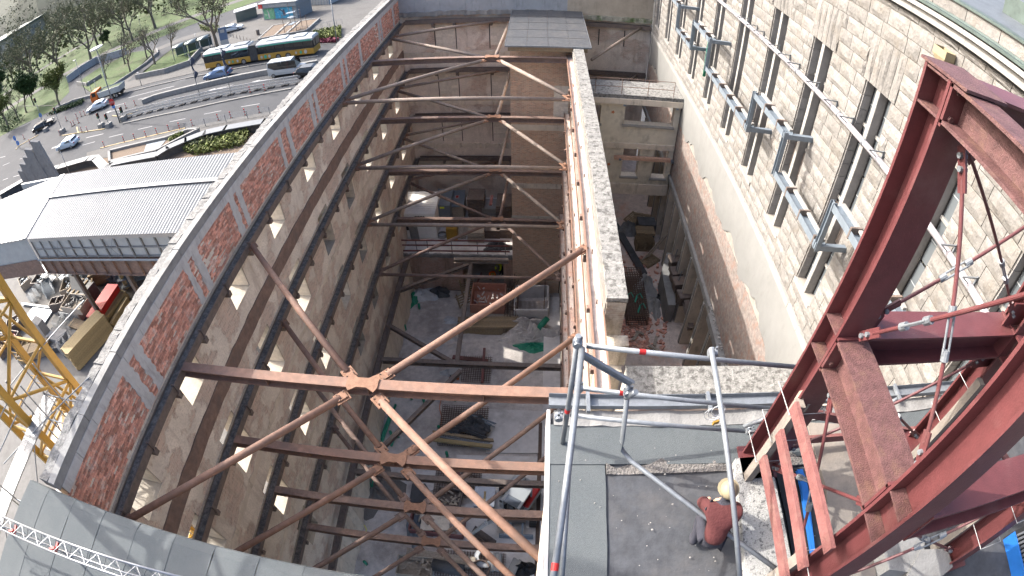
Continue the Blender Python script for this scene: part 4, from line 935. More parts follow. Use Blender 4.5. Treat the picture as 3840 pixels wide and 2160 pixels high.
tr = thing('aluminium_truss', 'long silver triangular truss lying above the grey parapet', 'truss', (-7, .8, 23.3))
T0, T1 = V3((-11.4, .53, 23.42)), V3((-2.6, 1.2, 23.42)); td = (T1-T0).normalized(); tn = V3((-td.y, td.x, 0))
ch_ = [V3((0,0,0))+tn*.145, tn*-.145, V3((0,0,-.25))]
for c in ch_: put(MB().tube(T0+c, T1+c, .025, 10), 'chord', M['alu'], tr, smooth=True)
L_ = (T1-T0).length; nseg = int(L_/.24)
lat = MB()
for k in range(nseg):
    a, b = T0+td*(k*L_/nseg), T0+td*((k+1)*L_/nseg)
    for i, j in ((0,1),(1,2),(2,0)):
        p, q_ = (ch_[i], ch_[j]) if k % 2 else (ch_[j], ch_[i]); lat.tube(a+p, b+q_, .009, 6)
lat.objs('lattice_bar', M['alu'], tr)
for t, l in ((.16, 'left'), (.33, 'right')):
    c = T0.lerp(T1, t); b = MB(); b.cbox(c+V3((0,-.08,.0)), (.16,.05,.05), .5); b.cbox(c+V3((.05,.02,-.06)), (.05,.16,.05), .2); b.cbox(c+V3((-.02,-.1,-.08)), (.05,.05,.16)); o = b.obj('truss_clamp', M['signal_red']); tag(o, f'red clamp gripping the silver truss, {l} one', 'clamp', 'red clamps on the truss')
for k in range(4): put(MB().tube((-11.2+k*2.6, .55+k*.2, 22.4), (-11.2+k*2.6, .55+k*.2, 23.17), .024, 8), 'foot', M['alu'], tr)
# ================================================================ the street side
G = 7.0
def sheet(poly, z, m, name, kind='structure', th=.02, label=None):
    a = sum(poly[i][0]*poly[(i+1) % len(poly)][1]-poly[(i+1) % len(poly)][0]*poly[i][1] for i in range(len(poly)))
    if a < 0: poly = poly[::-1]
    o = MB().prism([(p[0], p[1]) for p in poly], z-th, z).obj(name, M[m]); return tag(o, label, None, None, kind)
def px(pts, z=G, n=1): return [tuple(gz(n, x, y, z))[:2] for x, y in pts]
o = MB().add([(-900,-200,G),(-10.99,-200,G),(-10.99,39.95,G),(-900,39.95,G),(-10.99,900,G),(-900,900,G),(60,39.95,G),(60,900,G)],[(0,1,2,3),(3,2,4,5),(2,6,7,4)]).obj('road', M['asphalt']); tag(o, kind='structure')
sheet([(-900,-60),(-200,30),(-125,57),(-109,65.5),(-94,71),(-97,80),(-106,88),(-109,93),(-105,101),(-92,102),(-85,108),(-72,119),(-63,128),(-60,900),(-900,900)], G+.03, 'grass', 'park_lawn')
sheet([(-74,71.2),(-52,72.4),(-52,73.6),(-60,78.2),(-74,75.5)], G+.05, 'paving', 'pavement')
sheet([(-58.5,78.4),(-58,76.6),(-30,77.2),(-14,78),(-14,150),(-60,150),(-66,101),(-58,92)], G+.05, 'paving', 'pavement')
sheet([(-60,48.6),(-30,53.0),(-11.2,55.5),(-11.2,52),(-30,49.5),(-44,45.6),(-58,46.4)], G+.06, 'paving', 'pavement')
# paths in the park
def ribbon(pts, wd, z, m, name):
    pts = [V3((p[0], p[1], 0)) for p in pts]; l, r = [], []
    for i, p in enumerate(pts):
        d = (pts[min(i+1, len(pts)-1)]-pts[max(i-1, 0)]).normalized(); n = V3((-d.y, d.x, 0)); l.append(p+n*wd/2); r.append(p-n*wd/2)
    v = [(p.x, p.y, z) for p in l]+[(p.x, p.y, z) for p in r]; k = len(pts)
    o = MB().add(v, [(i, i+1, k+i+1, k+i) for i in range(k-1)]).obj(name, M[m]); return tag(o, kind='structure')
ribbon([(-170,62),(-135,82),(-122,92),(-113,103),(-100,112),(-84,124),(-62,140)], 4.5, G+.045, 'paving', 'path')
ribbon([(-260,40),(-190,70),(-160,95),(-140,140)], 4, G+.046, 'paving', 'path')
ribbon([(-64,101),(-76,98),(-81,93.5),(-79,86),(-76.5,78),(-75,71.3)], 4.2, G+.03, 'paving', 'path')
def lawn(pts, nm, kerb=.18):
    P = px(pts); o = sheet(P, G+.16, 'grass', nm, th=.14); return o
lawn([(590,630),(640,590),(760,510),(1000,400),(1140,378),(1165,395),(1060,500),(870,640),(700,710)], 'lawn')
lawn([(1080,560),(1170,480),(1330,350),(1400,335),(1525,372),(1430,470),(1060,565)], 'lawn')
def lowwall(pts, h, t, m, label, cat='wall', z0=G, name='low_wall'):
    P = px(pts) if not isinstance(pts[0], V3) else [tuple(p)[:2] for p in pts]
    mb = MB(); v = []
    for i, p in enumerate(P):
        d = V3((P[min(i+1, len(P)-1)][0]-P[max(i-1,0)][0], P[min(i+1, len(P)-1)][1]-P[max(i-1,0)][1], 0)).normalized(); n = V3((-d.y, d.x, 0))*t/2
        v += [(p[0]+n.x, p[1]+n.y, z0), (p[0]-n.x, p[1]-n.y, z0), (p[0]-n.x, p[1]-n.y, z0+h), (p[0]+n.x, p[1]+n.y, z0+h)]
    k = len(P); mb.add(v, [(i*4+j, i*4+(j+1) % 4, i*4+4+(j+1) % 4, i*4+4+j) for i in range(k-1) for j in range(4)]+[(3,2,1,0), tuple((k-1)*4+j for j in range(4))])
    o = mb.obj(name, M[m]); tag(o, label, cat); return o
lowwall([(1030,600),(1250,555),(1430,495),(1528,385)], 1.0, .35, 'concrete', 'low concrete wall edging the small lawn with the glass shelters')
lowwall([(870,645),(1000,560),(1100,490),(1195,410),(1185,378)], .55, .3, 'concrete', 'curved kerb wall along the triangular lawn by the ramp')
lowwall([(515,625),(620,545),(735,475),(860,440),(960,410)], 1.7, .4, 'concrete_blue', 'long pale retaining wall of the ramp behind the lawn')
lowwall([(585,640),(660,655),(770,585)], .9, .25, 'concrete', 'round-ended low wall at the tip of the lawn')
lowwall([(430,830),(560,770),(700,735),(860,660)], .6, .3, 'concrete', 'low wall with planting along the far side of the road')
lowwall([(1080,785),(1170,748),(1400,690),(1780,604),(2100,545),(2400,490)], .75, .5, 'concrete', 'concrete divider between the bus lanes and the street')
lowwall([(930,935),(1400,835),(1650,778),(2200,672)], .14, .35, 'kerbstone', 'stone kerb below the white barrier fence', 'kerb', name='kerb')
lowwall([(930,708),(1520,570),(2400,425)], .14, .3, 'kerbstone', 'stone kerb along the bus stop pavement', 'kerb', name='kerb')
# painted lane marks
mk = []
def dash(a, b, wd=.16): mk.append((gz(1,*a,G), gz(1,*b,G), wd))
for a, b in [((1280,920),(1400,895)),((1540,862),(1670,836)),((1820,806),(1960,783)),((1040,978),(1150,953)),((822,1036),(930,1010)),((622,1096),(716,1070)),((150,1255),(215,1230)),((20,1250),(72,1228)),((100,1335),(180,1310)),((270,1160),(150,1200)),((20,1360),(60,1345)),((1040,750),(1135,728)),((1240,700),(1350,672)),((860,800),(950,778)),((1640,668),(1760,640)),((1280,622),(1400,600)),((1920,550),(2040,528)),((0,1190),(40,1180)),((1560,712),(1640,694))]: dash(a, b)
dash((970,738),(1315,650),.2); dash((430,1285),(760,1200),.2); dash((1200,1030),(1375,992),.9); dash((1160,790),(1290,760),.14); dash((390,1120),(430,1104),.5); dash((650,1040),(780,1010),.2)
for i, (a, b, wd) in enumerate(mk):
    d = (b-a).normalized(); n = V3((-d.y, d.x, 0))*wd/2
    o = MB().prism([(a-n)[:2], (b-n)[:2], (b+n)[:2], (a+n)[:2]], G+.0, G+.008).obj('road_marking', M['paint']); tag(o, kind='structure')
for (x, y, s) in ((1660,668,1),(2000,605,1),(860,835,1)):
    p = gz(1,x,y,G); t = MB().prism([(p.x-2.2,p.y),(p.x-1.0,p.y-.45),(p.x-1.0,p.y-.1),(p.x+1.6,p.y-.1),(p.x+1.6,p.y+.1),(p.x-1.0,p.y+.1),(p.x-1.0,p.y+.45)], G, G+.008); o = t.obj('road_arrow', M['paint']); tag(o, kind='structure')
p = gz(1,1320,955,G)   # manhole-like dark disc is the lamp's shadow, nothing to build
# ---- white barrier fence panels
P0, P1 = gz(1,905,905,G), gz(1,2262,628,G); n = 15
bf = MB()
for a in range(2): bf.bar((0,0,.28+a*.72),(1,0,.28+a*.72),.05,.06)
proto = None
for k in range(n):
    a, b = P0.lerp(P1, k/n), P0.lerp(P1, (k+1)/n); L_ = (b-a).length-.08; rz = math.atan2(b.y-a.y, b.x-a.x)
    if proto is None:
        f = thing('barrier_panel', '', 'barrier', a, rz)
        for z in (.2, .62, 1.05): MB().box(0, L_, -.03, .03, z, z+.13).obj('rail', M['plastic_white'], f)
        for j in range(12): MB().box(L_*j/11-.02, L_*j/11+.02, -.018, .018, .2, 1.15).obj('slat', M['plastic_white'], f)
        for x in (.2, L_-.2): MB().cbox((x,0,.06),(.4,.75,.12)).obj('foot', M['rubber'], f)
        proto = f; o = f
    else: o = dup(proto, a, rz)
    nth = ['first','second','third','fourth','fifth','sixth','seventh','eighth','ninth','tenth','eleventh','twelfth','thirteenth','fourteenth','fifteenth'][k]
    o['label'] = f'white plastic barrier panel in the middle of the road, {nth} from the lamp post'; o['group'] = 'white barrier panels'
# ---- bollards
def bollard(p, label, h=.95):
    b = thing('bollard', label, 'bollard', p, group='red and white bollards')
    MB().cbox((0,0,.04),(.35,.35,.08)).obj('foot', M['rubber'], b)
    for k in range(5): MB().box(-.07,.07,-.03,.03,.08+k*(h-.08)/5, .08+(k+1)*(h-.08)/5-.002).obj('band', M['signal_red' if k % 2 == 0 else 'plastic_white'], b)
places = {'along the near lane': [(790,1112),(940,1075),(1020,1056),(1105,1036),(1187,1014),(1278,992),(1358,975),(1455,952),(1650,912),(1745,894),(1852,873),(1960,855)],
          'on the traffic island': [(620,998),(663,995),(562,945),(504,915),(595,930),(583,893),(614,880),(642,872),(454,1022),(228,1085),(184,1050),(545,955)],
          'by the divider nose': [(953,818),(1022,798)], 'beside the white barrier': [(1890,700),(2000,685)]}
for w_, pts in places.items():
    for k, (x, y) in enumerate(pts): bollard(gz(1,x,y,G), f'slim red and white bollard {w_}, number {["one","two","three","four","five","six","seven","eight","nine","ten","eleven","twelve"][k]} counted from the left' if len(pts) > 2 else f'slim red and white bollard {w_}, {"left" if k==0 else "right"} one')
# yellow kerb strips of the island
for i, pts in enumerate([[(470,1025),(620,1000),(790,975)], [(580,960),(590,1000),(640,1000)], [(850,875),(900,880),(990,860),(1050,830)], [(120,1130),(140,1105),(290,1020)], [(760,1120),(1000,1062),(1200,1015),(1400,970)]]):
    lowwall(pts, .1, .22, 'timber_yellow', f'yellowish temporary kerb strip in the road, {["on the lower edge of the island","at the island corner","round the divider nose","far left by the blue signs","along the near bollards"][i]}', 'kerb', name='kerb_strip')
# ---- lamps, poles, signs, flags
def pole(n, bx, by, tx, ty, name, label, r=.07, z=G, cat='pole'):
    b = gz(n, bx, by, z); h = gv(n, tx, ty, b)-z; o = thing(name, label, cat, b)
    MB().tube((0,0,0),(0,0,h),r,8,r*.7).obj('post', M['galv'], o, smooth=True); return o, h, b
o, h, b = pole(1, 905, 925, 760, 350, 'street_lamp', 'tall street lamp with flat round head in the middle of the road', .11, cat='lamp')
MB().tube((0,0,h),(0,0,h+.18),1.05,20).obj('lamp_head', M['plastic_grey'], o); MB().tube((0,0,h-.08),(0,0,h),.75,20).obj('lamp_lens', M['lamp_glass'], o)
o, h, b = pole(1, 648, 705, 553, 462, 'street_lamp', 'slim street lamp with small oval head behind the orange truck', .08, cat='lamp')
MB().ell((-.3,0,h),(.55,.2,.1),10,6).obj('lamp_head', M['plastic_white'], o)
for (bx,by,tx,ty,nm) in ((1075,255,1058,110,'by the far path'),(975,300,950,165,'among the park trees'),(1070,650,1045,545,'at the end of the concrete wall'),(1500,375,1478,255,'beside the glass shelters'),(715,760,672,612,'by the truck cab'),(740,700,722,605,'on the lawn tip')):
    o, h, b = pole(1,bx,by,tx,ty,'lamp_post',f'thin grey pole standing {nm}',.06)
    MB().ell((0,0,h),(.25,.12,.06),8,5).obj('head', M['plastic_grey'], o)
o, h, b = pole(1, 2545, 330, 2490, 0, 'mast', 'tall thin mast behind the flower bed', .09)
o, h, b = pole(1, 530, 1320, 460, 1140, 'sign_pole', 'thin pole rising beside the corrugated roof', .06)
for k, (bx,by,tx,ty) in enumerate(((1510,730,1420,405),(1745,705,1660,350))):
    o, h, b = pole(1,bx,by,tx,ty,'flag_pole',f'flagpole with a limp dark flag, {"left" if k==0 else "right"} of the pair by the barrier',.06, cat='flag')
    f = MB(); vs = []
    for j in range(13):
        z = h-.2-j*.34*h/8; wv = .25+.25*math.sin(j*.9+k)
        for i in range(5): vs.append((.05+i*wv*.32, .16*math.sin(i*1.7+j*.8), z-i*.12))
    f.add(vs, [(j*5+i, j*5+i+1, j*5+6+i, j*5+5+i) for j in range(12) for i in range(4)]); fo = f.obj('flag', M['flag_dark'], o, smooth=True); fo.modifiers.new('s','SOLIDIFY').thickness = .01
def textmesh(s, size, m, parent, loc, rot):
    cu = bpy.data.curves.new('lettering', 'FONT'); cu.body = s; cu.size = size; cu.align_x = 'CENTER'; cu.align_y = 'CENTER'; cu.extrude = .004
    t = bpy.data.objects.new('tmp', cu); C.objects.link(t); dg = bpy.context.evaluated_depsgraph_get(); me = bpy.data.meshes.new_from_object(t.evaluated_get(dg)); bpy.data.objects.remove(t)
    me.materials.clear(); me.materials.append(m); o = bpy.data.objects.new('lettering', me); C.objects.link(o); o.parent = parent; o.location = loc; o.rotation_euler = rot; return o
b = gz(1,905,925,G)
st = thing('stop_sign', 'round red and white sign on the lamp post in the road', 'sign', (b.x-.02, b.y-.2, G))
zc = gv(1,873,757,b)-G
MB().tube((0,-.03,zc),(0,0,zc),.62,8).obj('plate', M['signal_red'], st); textmesh('STOP', .42, M['plastic_white'], st, (0,-.045,zc), (math.pi/2,0,0))
bs = thing('direction_sign', 'small round blue sign with white arrow under the red sign', 'sign', (b.x+.02, b.y-.2, G)); zc = gv(1,880,787,b)-G
MB().tube((0,-.03,zc),(0,0,zc),.36,16).obj('plate', M['plastic_blue'], bs); MB().cbox((0,-.036,zc),(.1,.008,.4),M=Matrix.Rotation(.8,3,'Y')).obj('arrow', M['plastic_white'], bs)
for k, (x, y) in enumerate(((310,865),(128,1030),(138,1075))):
    b = gz(1, x+(12 if k == 0 else 14), y+(50 if k == 0 else 90-(k-1)*45), G); zc = gv(1,x,y,b)-G
    s = thing('direction_sign', ['blue sign on the pole beside the black car','upper blue arrow sign at the far left island','lower blue arrow sign at the far left island'][k], 'sign', b)
    MB().tube((0,0,0),(0,0,zc+.4),.04,6).obj('post', M['galv'], s); MB().tube((0,-.06,zc),(0,-.03,zc),.5,14).obj('plate', M['plastic_blue'], s); MB().cbox((0,-.066,zc),(.12,.008,.5),M=Matrix.Rotation(.7,3,'Y')).obj('arrow', M['plastic_white'], s)
def tlight(bx, by, tx, ty, label):
    o, h, b = pole(1,bx,by,tx,ty,'traffic_light',label,.06,cat='traffic light')
    bx_ = MB().box(-.16,.16,-.2,.12,h-1.0,h-.05).obj('signal_box', M['black'], o)
    for j in range(3): MB().tube((0,-.24,h-.2-j*.3),(0,-.2,h-.2-j*.3),.1,10).obj('lens', M[['signal_red','yellow','plastic_green'][j]], bx_)
    MB().cbox((0,0,.35),(.9,.9,.7)).obj('concrete_base', M['concrete'], o)
tlight(770,960,745,840,'temporary traffic light on a concrete block in the road'); tlight(475,1000,400,810,'temporary traffic light left of the traffic island'); tlight(828,958,800,850,'second temporary traffic light beside the concrete block'); tlight(350,990,260,735,'tall signal mast behind the black car'); tlight(940,905,912,800,'small signal post next to the barrier fence start')
cab = MB(); a, b = gz(1,260,735,11.5), gz(1,400,800,11.0); cab.path([gz(1,125,800,12.5), gz(1,290,800,12.0), gz(1,400,795,12.0)], .05, 5); o = cab.obj('signal_cable', M['black']); tag(o, 'cable strung between the signal masts over the junction', 'cable')

# ---- vehicles
def wheel(parent, x, y, r, wd=.24):
    w_ = MB().tube((x,y-wd/2,r),(x,y+wd/2,r),r,16).obj('wheel', M['rubber'], parent)
    s = -1 if y < 0 else 1
    MB().tube((x,y+s*wd/2,r),(x,y+s*(wd/2+.02),r),r*.62,12).obj('rim', M['alu'], w_); return w_
def car(p, rz, m, label, L_=4.4, W_=1.8, H_=1.46, kind='hatch'):
    c = thing('parked_car' if False else 'car', label, 'car', p, rz)
    hl, hw = L_/2, W_/2
    prof = {'hatch': [(-hl,.35),(-hl,.75),(-hl+.1,.98),(-hl+.35,1.02),(-hl+.6,H_-.08),(-hl+1.0,H_),(.35,H_),(.95,1.02),(hl-.25,.86),(hl,.7),(hl,.3)], 'van': [(-hl,.35),(-hl,1.0),(-hl+.05,H_-.1),(-hl+.2,H_),(hl-1.5,H_),(hl-.85,1.15),(hl-.12,.98),(hl,.8),(hl,.3)]}[kind]
    belt = 1.0 if kind == 'hatch' else 1.08
    secs = [(-hw,.9),(-hw*.98,1.0),(hw*.98,1.0),(hw,.9)]
    mb = MB(); n = len(prof); vs = []
    for s in (-1, 1):
        for x, z in prof: vs.append((x, s*hw*(1 if z < belt+.03 else .8), z))
    mb.add(vs, [tuple(range(n)), tuple(range(n, 2*n))[::-1]]+[(i, (i+1) % n, n+(i+1) % n, n+i) for i in range(n)])
    bd = mb.obj('body', M[m], c); bv = bd.modifiers.new('b','BEVEL'); bv.width = .05; bv.segments = 2
    gl = [(x, z) for x, z in prof if z > belt+.03]; x0, x1 = gl[0][0], gl[-1][0]
    for s in (-1, 1):
        for a, b in ((x0+.12, (x0+x1)/2-.04), ((x0+x1)/2+.04, x1-.02)):
            MB().add([(a-.08, s*(hw*.955), belt+.06),(b+.14, s*(hw*.955), belt+.06),(b, s*(hw*.835), H_-.12),(a+.04, s*(hw*.835), H_-.12)], [(0,1,2,3)]).obj('side_window', M['glass_bus'], c)
        MB().box(hl-.12, hl+.01, s*hw*.62-.16, s*hw*.62+.16, .62, .76).obj('headlight', M['lamp_glass'], c)
        MB().box(-hl-.01, -hl+.1, s*hw*.75-.12, s*hw*.75+.12, .72, .9).obj('tail_light', M['signal_red'], c)
    i = len(prof)-4 if kind == 'hatch' else len(prof)-5
    (xa, za), (xb, zb) = (prof[6], prof[7]) if kind == 'hatch' else (prof[4], prof[5])
    MB().add([(xa+.06,-hw*.76,za-.03),(xa+.06,hw*.76,za-.03),(xb+.03,hw*.86,zb+.03),(xb+.03,-hw*.86,zb+.03)],[(0,1,2,3)]).obj('windscreen', M['glass_bus'], c).location = (.02,0,.02)
    (xa, za), (xb, zb) = (prof[3], prof[4]) if kind == 'hatch' else (prof[1], prof[2])
    MB().add([(xa-.0,-hw*.82,za+.1),(xa-.0,hw*.82,za+.1),(xb,hw*.74,zb-.05),(xb,-hw*.74,zb-.05)],[(0,1,2,3)]).obj('rear_window', M['glass_bus'], c).location = (-.03,0,.02)
    for x in (-hl+.8, hl-.85):
        for s in (-1, 1): wheel(c, x, s*(hw-.12), .32)
    return c
def at(x, y): return gz(1, x, y, G)
car(at(1650,585), math.radians(182), 'car_blue', 'dark blue car in front of the yellow bus', 4.6, 1.85, 1.5)
car(at(2150,560)+V3((.5,0,0)), math.radians(3), 'bus_white', 'white van beside the barrier close to the brick wall', 5.2, 2.0, 2.3, 'van')
car(at(2290,560)+V3((1.5,-.6,0)), math.radians(3), 'car_black', 'dark car half hidden by the brick wall, beside the white van', 4.6)
car(at(520,1110), math.radians(185), 'car_pale', 'pale blue-grey car near the concrete louvre fins', 4.5, 1.85, 1.5)
car(at(742,825), math.radians(200), 'car_silver', 'silver car in front of the orange truck', 4.3)
car(at(335,965), math.radians(38), 'car_black', 'black estate car at the junction under the trees', 4.8, 1.85, 1.45)
car(at(1760,235), math.radians(15), 'car_silver', 'silver car parked on the plaza under the trees', 4.4, 1.8, 1.5)
# truck
tk = thing('tipper_truck', 'orange cab tipper truck with a pale grey skip body at the junction', 'truck', at(815,755)+V3((0,.6,0)), math.radians(190))
b = MB(); b.add([(1.9,-1.05,.55),(3.6,-1.05,.55),(3.65,-1.05,1.5),(3.25,-1.0,2.45),(1.9,-1.0,2.5),(1.9,1.05,.55),(3.6,1.05,.55),(3.65,1.05,1.5),(3.25,1.0,2.45),(1.9,1.0,2.5)],[(0,1,2,3,4),(9,8,7,6,5),(0,1,6,5),(1,2,7,6),(2,3,8,7),(3,4,9,8),(4,0,5,9)]); b.obj('cab', M['orange'], tk, bevel=.06)
MB().add([(3.63,-.9,1.55),(3.63,.9,1.55),(3.3,.86,2.35),(3.3,-.86,2.35)],[(0,1,2,3)]).obj('windscreen', M['glass_bus'], tk).location = (.05,0,0)
for s in (-1,1): MB().box(2.2,3.1,s*1.06-.01,s*1.06+.01,1.55,2.25).obj('side_window', M['glass_bus'], tk)
b = MB(); b.add([(-3.4,-1.0,1.0),(1.6,-1.0,1.0),(1.7,-1.15,2.1),(-3.6,-1.15,2.1),(-3.4,1.0,1.0),(1.6,1.0,1.0),(1.7,1.15,2.1),(-3.6,1.15,2.1)],[(0,1,2,3),(7,6,5,4),(0,1,5,4),(1,2,6,5),(3,0,4,7)]); sk = b.obj('skip', M['panel_pale'], tk); sk.modifiers.new('s','SOLIDIFY').thickness = .06
MB().box(-3.2,1.5,-1.0,1.0,1.75,1.95).obj('load', M['leaf_dark'], tk)
MB().box(-3.6,3.4,-.5,.5,.6,.95).obj('chassis', M['black'], tk)
for x in (2.75,-1.2,-2.4):
    for s in (-1,1): wheel(tk, x, s*.92, .45, .3)
# bus
BP0, BP1 = gz(1,1562,528,G), gz(1,2360,415,G); bd_ = (BP1-BP0).normalized(); BL = 20.0
bus = thing('articulated_bus', 'long yellow and white articulated bus with dark window band and leaf pattern', 'bus', BP0+V3((.1,.9,0)), math.atan2(bd_.y, bd_.x))
def busseg(x0, x1, front=False, rear=False):
    g = MB().box(x0, x1, -1.26, 1.26, .32, 1.28).obj('lower_body', M['yellow'], bus, bevel=.06)
    MB().box(x0+.02, x1-.02, -1.24, 1.24, 1.285, 2.45).obj('window_band', M['glass_bus'], bus)
    MB().box(x0, x1, -1.27, 1.27, 2.455, 2.85).obj('upper_body', M['bus_white'], bus, bevel=.05)
    MB().add([(x0,-1.2,2.86),(x1,-1.2,2.86),(x1,1.2,2.86),(x0,1.2,2.86),(x0+.15,-.9,3.1),(x1-.15,-.9,3.1),(x1-.15,.9,3.1),(x0+.15,.9,3.1)],[(0,1,5,4),(1,2,6,5),(2,3,7,6),(3,0,4,7),(4,5,6,7)]).obj('roof', M['bus_white'], bus)
    n = int((x1-x0)/1.6)
    for k in range(n+1): x = x0+.05+(x1-x0-.1)*k/n; MB().box(x-.04, x+.04, -1.262, 1.262, 1.29, 2.44).obj('window_pillar', M['black'], bus)
    MB().box(x0+.4, x1-.2, -1.285, -1.268, 2.5, 2.68).obj('green_stripe', M['bus_green'], bus)
busseg(0, 8.9); busseg(10.3, BL)
for (a, b) in ((2.2,4.6),(6.0,8.4),(12.0,15.4),(16.6,18.6)): MB().box(a, b, -.8, .8, 3.08, 3.28).obj('roof_pod', M['bus_white'] if a != 6.0 else M['galv'], bus, bevel=.06)
for k in range(14): x = 8.92+k*.098; MB().box(x, x+.07, -1.22+.03*(k % 2), 1.22-.03*(k % 2), .4, 2.95).obj('bellows_fold', M['tarp'], bus)
MB().box(-.03, 0, -1.15, 1.15, 1.0, 2.75).obj('windscreen', M['glass_bus'], bus); MB().box(BL, BL+.03, -1.1, 1.1, 1.5, 2.6).obj('rear_window', M['glass_bus'], bus)
for x in (2.7, 7.6, 13.9, 15.6):
    for s in (-1, 1): wheel(bus, x, s*1.13, .49, .28)
for k, (x, m, s) in enumerate(((4.0,'bus_green',.45),(4.9,'plastic_white',.4),(5.6,'bus_green',.35),(6.5,'plastic_white',.4),(11.0,'plastic_white',.4),(11.7,'bus_green',.5),(12.4,'plastic_white',.45),(17.0,'plastic_white',.35),(17.8,'bus_green',.4),(18.6,'plastic_white',.5))):
    MB().prof((x,-1.275,.78),(x,-1.268,.78),[(-s*.5,-s*.3),(0,-s*.7),(s*.5,-s*.1),(s*.3,s*.5),(-s*.1,s*.7),(-s*.5,s*.3)]).obj('leaf_motif', M[m], bus)
textmesh('Wir fahren mit der Natur', .2, M['plastic_white'], bus, (15.2,-1.292,2.59), (math.pi/2,0,0)) if False else None

# ---- kiosk, shelter, planter, pylon, furniture
kb = gz(1,1995,155,G); ke = gz(1,2200,142,G); kz = math.atan2(ke.y-kb.y, ke.x-kb.x); kl = 9.5
ks = thing('kiosk', 'grey tourist kiosk with a green and a blue poster and a red i sign', 'kiosk', kb, kz)
MB().box(0,kl,0,4.5,0,2.75).obj('body', M['steel_blue'], ks); MB().box(-.6,kl+.3,-.35,4.8,2.76,3.7).obj('fascia', M['steel_blue'], ks); MB().box(-.75,kl+.4,-.45,4.9,3.705,3.85).obj('roof_edge', M['plastic_white'], ks)
MB().box(.3,3.3,-.04,-.005,.25,2.6).obj('poster', M['poster_green'], ks); MB().box(3.5,8.4,-.04,-.005,.25,2.6).obj('poster', M['poster_blue'], ks)
MB().box(-.65,.5,-.42,-.36,2.8,3.66).obj('info_plate', M['signal_red'], ks); textmesh('i', .8, M['plastic_white'], ks, (-.07,-.43,3.2), (math.pi/2,0,0)); textmesh('Tourist-Information', .62, M['plastic_white'], ks, (4.7,-.36,3.2), (math.pi/2,0,0))
MB().prof((1.7,-.046,1.4),(1.7,-.05,1.4),[(-.2,-1),(.1,-.9),(.25,-.2),(.1,.2),(.45,.8),(.3,.9),(-.1,.4),(-.15,-.2)]).obj('poster_figure', M['plastic_white'], ks)
MB().prof((6.0,-.046,1.5),(6.0,-.05,1.5),[(-.5,-.7),(.3,-.7),(.35,.1),(1.3,.75),(1.2,.9),(.25,.4),(.1,.7),(-.2,.6),(-.3,0)]).obj('poster_figure', M['flag_dark'], ks)
bb = gz(1,2005,40,G)
wb = thing('waiting_hall', 'pale ribbed cabin roof behind the kiosk', 'building', (kb.x+2, kb.y+9, G), kz)
MB().box(0,11,0,5,0,4.2).obj('body', M['panel_pale'], wb)
for k in range(14): MB().box(k*.8,k*.8+.1,-.06,-.001,0,4.2).obj('rib', M['plastic_white'], wb)
MB().box(-.4,11.4,-.4,5.4,4.21,4.5).obj('roof', M['zinc'], wb)
tw_ = thing('glass_pavilion', 'small glazed stair pavilion roof under the plaza trees', 'building', gz(1,1790,175,G), .5)
MB().box(0,4.6,0,3.2,0,2.4).obj('wall', M['glass_teal'], tw_); MB().box(-.3,4.9,-.3,3.5,2.41,2.6).obj('roof', M['plastic_white'], tw_)
sh = thing('glass_shelter', 'row of small glass shelters with barrel roofs on the lawn', 'shelter', gz(1,1315,455,G+.16), math.atan2(84.3-83.1, 4.9)+.12)
for k in range(3):
    x0 = k*2.6
    g = MB(); vs = []
    for j in range(9):
        a = math.pi*j/8; vs += [(x0+.1, 1.1-1.1*math.cos(a), 2.1+.55*math.sin(a)), (x0+2.4, 1.1-1.1*math.cos(a), 2.1+.55*math.sin(a))]
    g.add(vs, [(2*j, 2*j+1, 2*j+3, 2*j+2) for j in range(8)]); q_ = g.obj('barrel_roof', M['glass_teal'], sh, smooth=True); q_.modifiers.new('s','SOLIDIFY').thickness = .03
    for x in (x0+.1, x0+2.4):
        for y in (0, 2.2): MB().box(x-.05,x+.05,y-.05,y+.05,0,2.1).obj('post', M['steel_blue'], sh)
    MB().box(x0+.16,x0+2.34,2.18,2.2,.2,2.0).obj('pane', M['glass_teal'], sh)
pc = [gz(1,x,y,G+.5) for x, y in ((1950,290),(2060,190),(2410,135),(2310,225))]
pn = thing('planter', 'long raised planter of bark mulch on the plaza', 'planter', pc[0])
put(MB().prism([tuple(p)[:2] for p in (pc[0], pc[3], pc[2], pc[1])], G+.05, G+.42), 'mulch', M['mulch'], pn)
for a, b in zip(pc, pc[1:]+pc[:1]): put(MB().bar(a-V3((0,0,.25)), b-V3((0,0,.25)), .3, .5), 'edge', M['concrete'], pn)
for t in (.35, .6):
    a, b = pc[0].lerp(pc[3], t), pc[1].lerp(pc[2], t); put(MB().bar(a, b, .35, .12), 'bench_plank', M['stone_pale'], pn)
cf = thing('artwork_frame', 'spindly metal climbing frame standing in the mulch planter', 'frame', gz(1,2150,250,G+.4))
for x, y, h in ((0,0,3.5),(2.2,.3,4.6),(.4,2.2,5.2),(2.4,2.4,4.0),(4.0,1.0,2.6)): MB().tube((x,y,0),(x,y,h),.05,6).obj('post', M['rust_dark'], cf)
for z in (1.3,2.5,3.4): MB().tube((0,0,z),(2.2,.3,z),.035,6).obj('rail', M['steel_blue'], cf); MB().tube((.4,2.2,z),(2.4,2.4,z),.035,6).obj('rail', M['steel_blue'], cf); MB().cbox((1.2,1.2,z),(1.6,1.0,.06),z).obj('plate', M['steel_blue'], cf)
py = thing('info_pylon', 'tall blue and white information pylon behind the bus', 'pylon', gz(1,1712,385,G), .2)
MB().box(-.75,.75,-.1,.1,0,2.2).obj('lower_panel', M['plastic_white'], py); MB().box(-.75,.75,-.1,.1,2.205,4.6).obj('upper_panel', M['car_blue'], py); MB().box(-.4,.4,-.115,-.102,3.6,4.2).obj('symbol', M['plastic_white'], py)
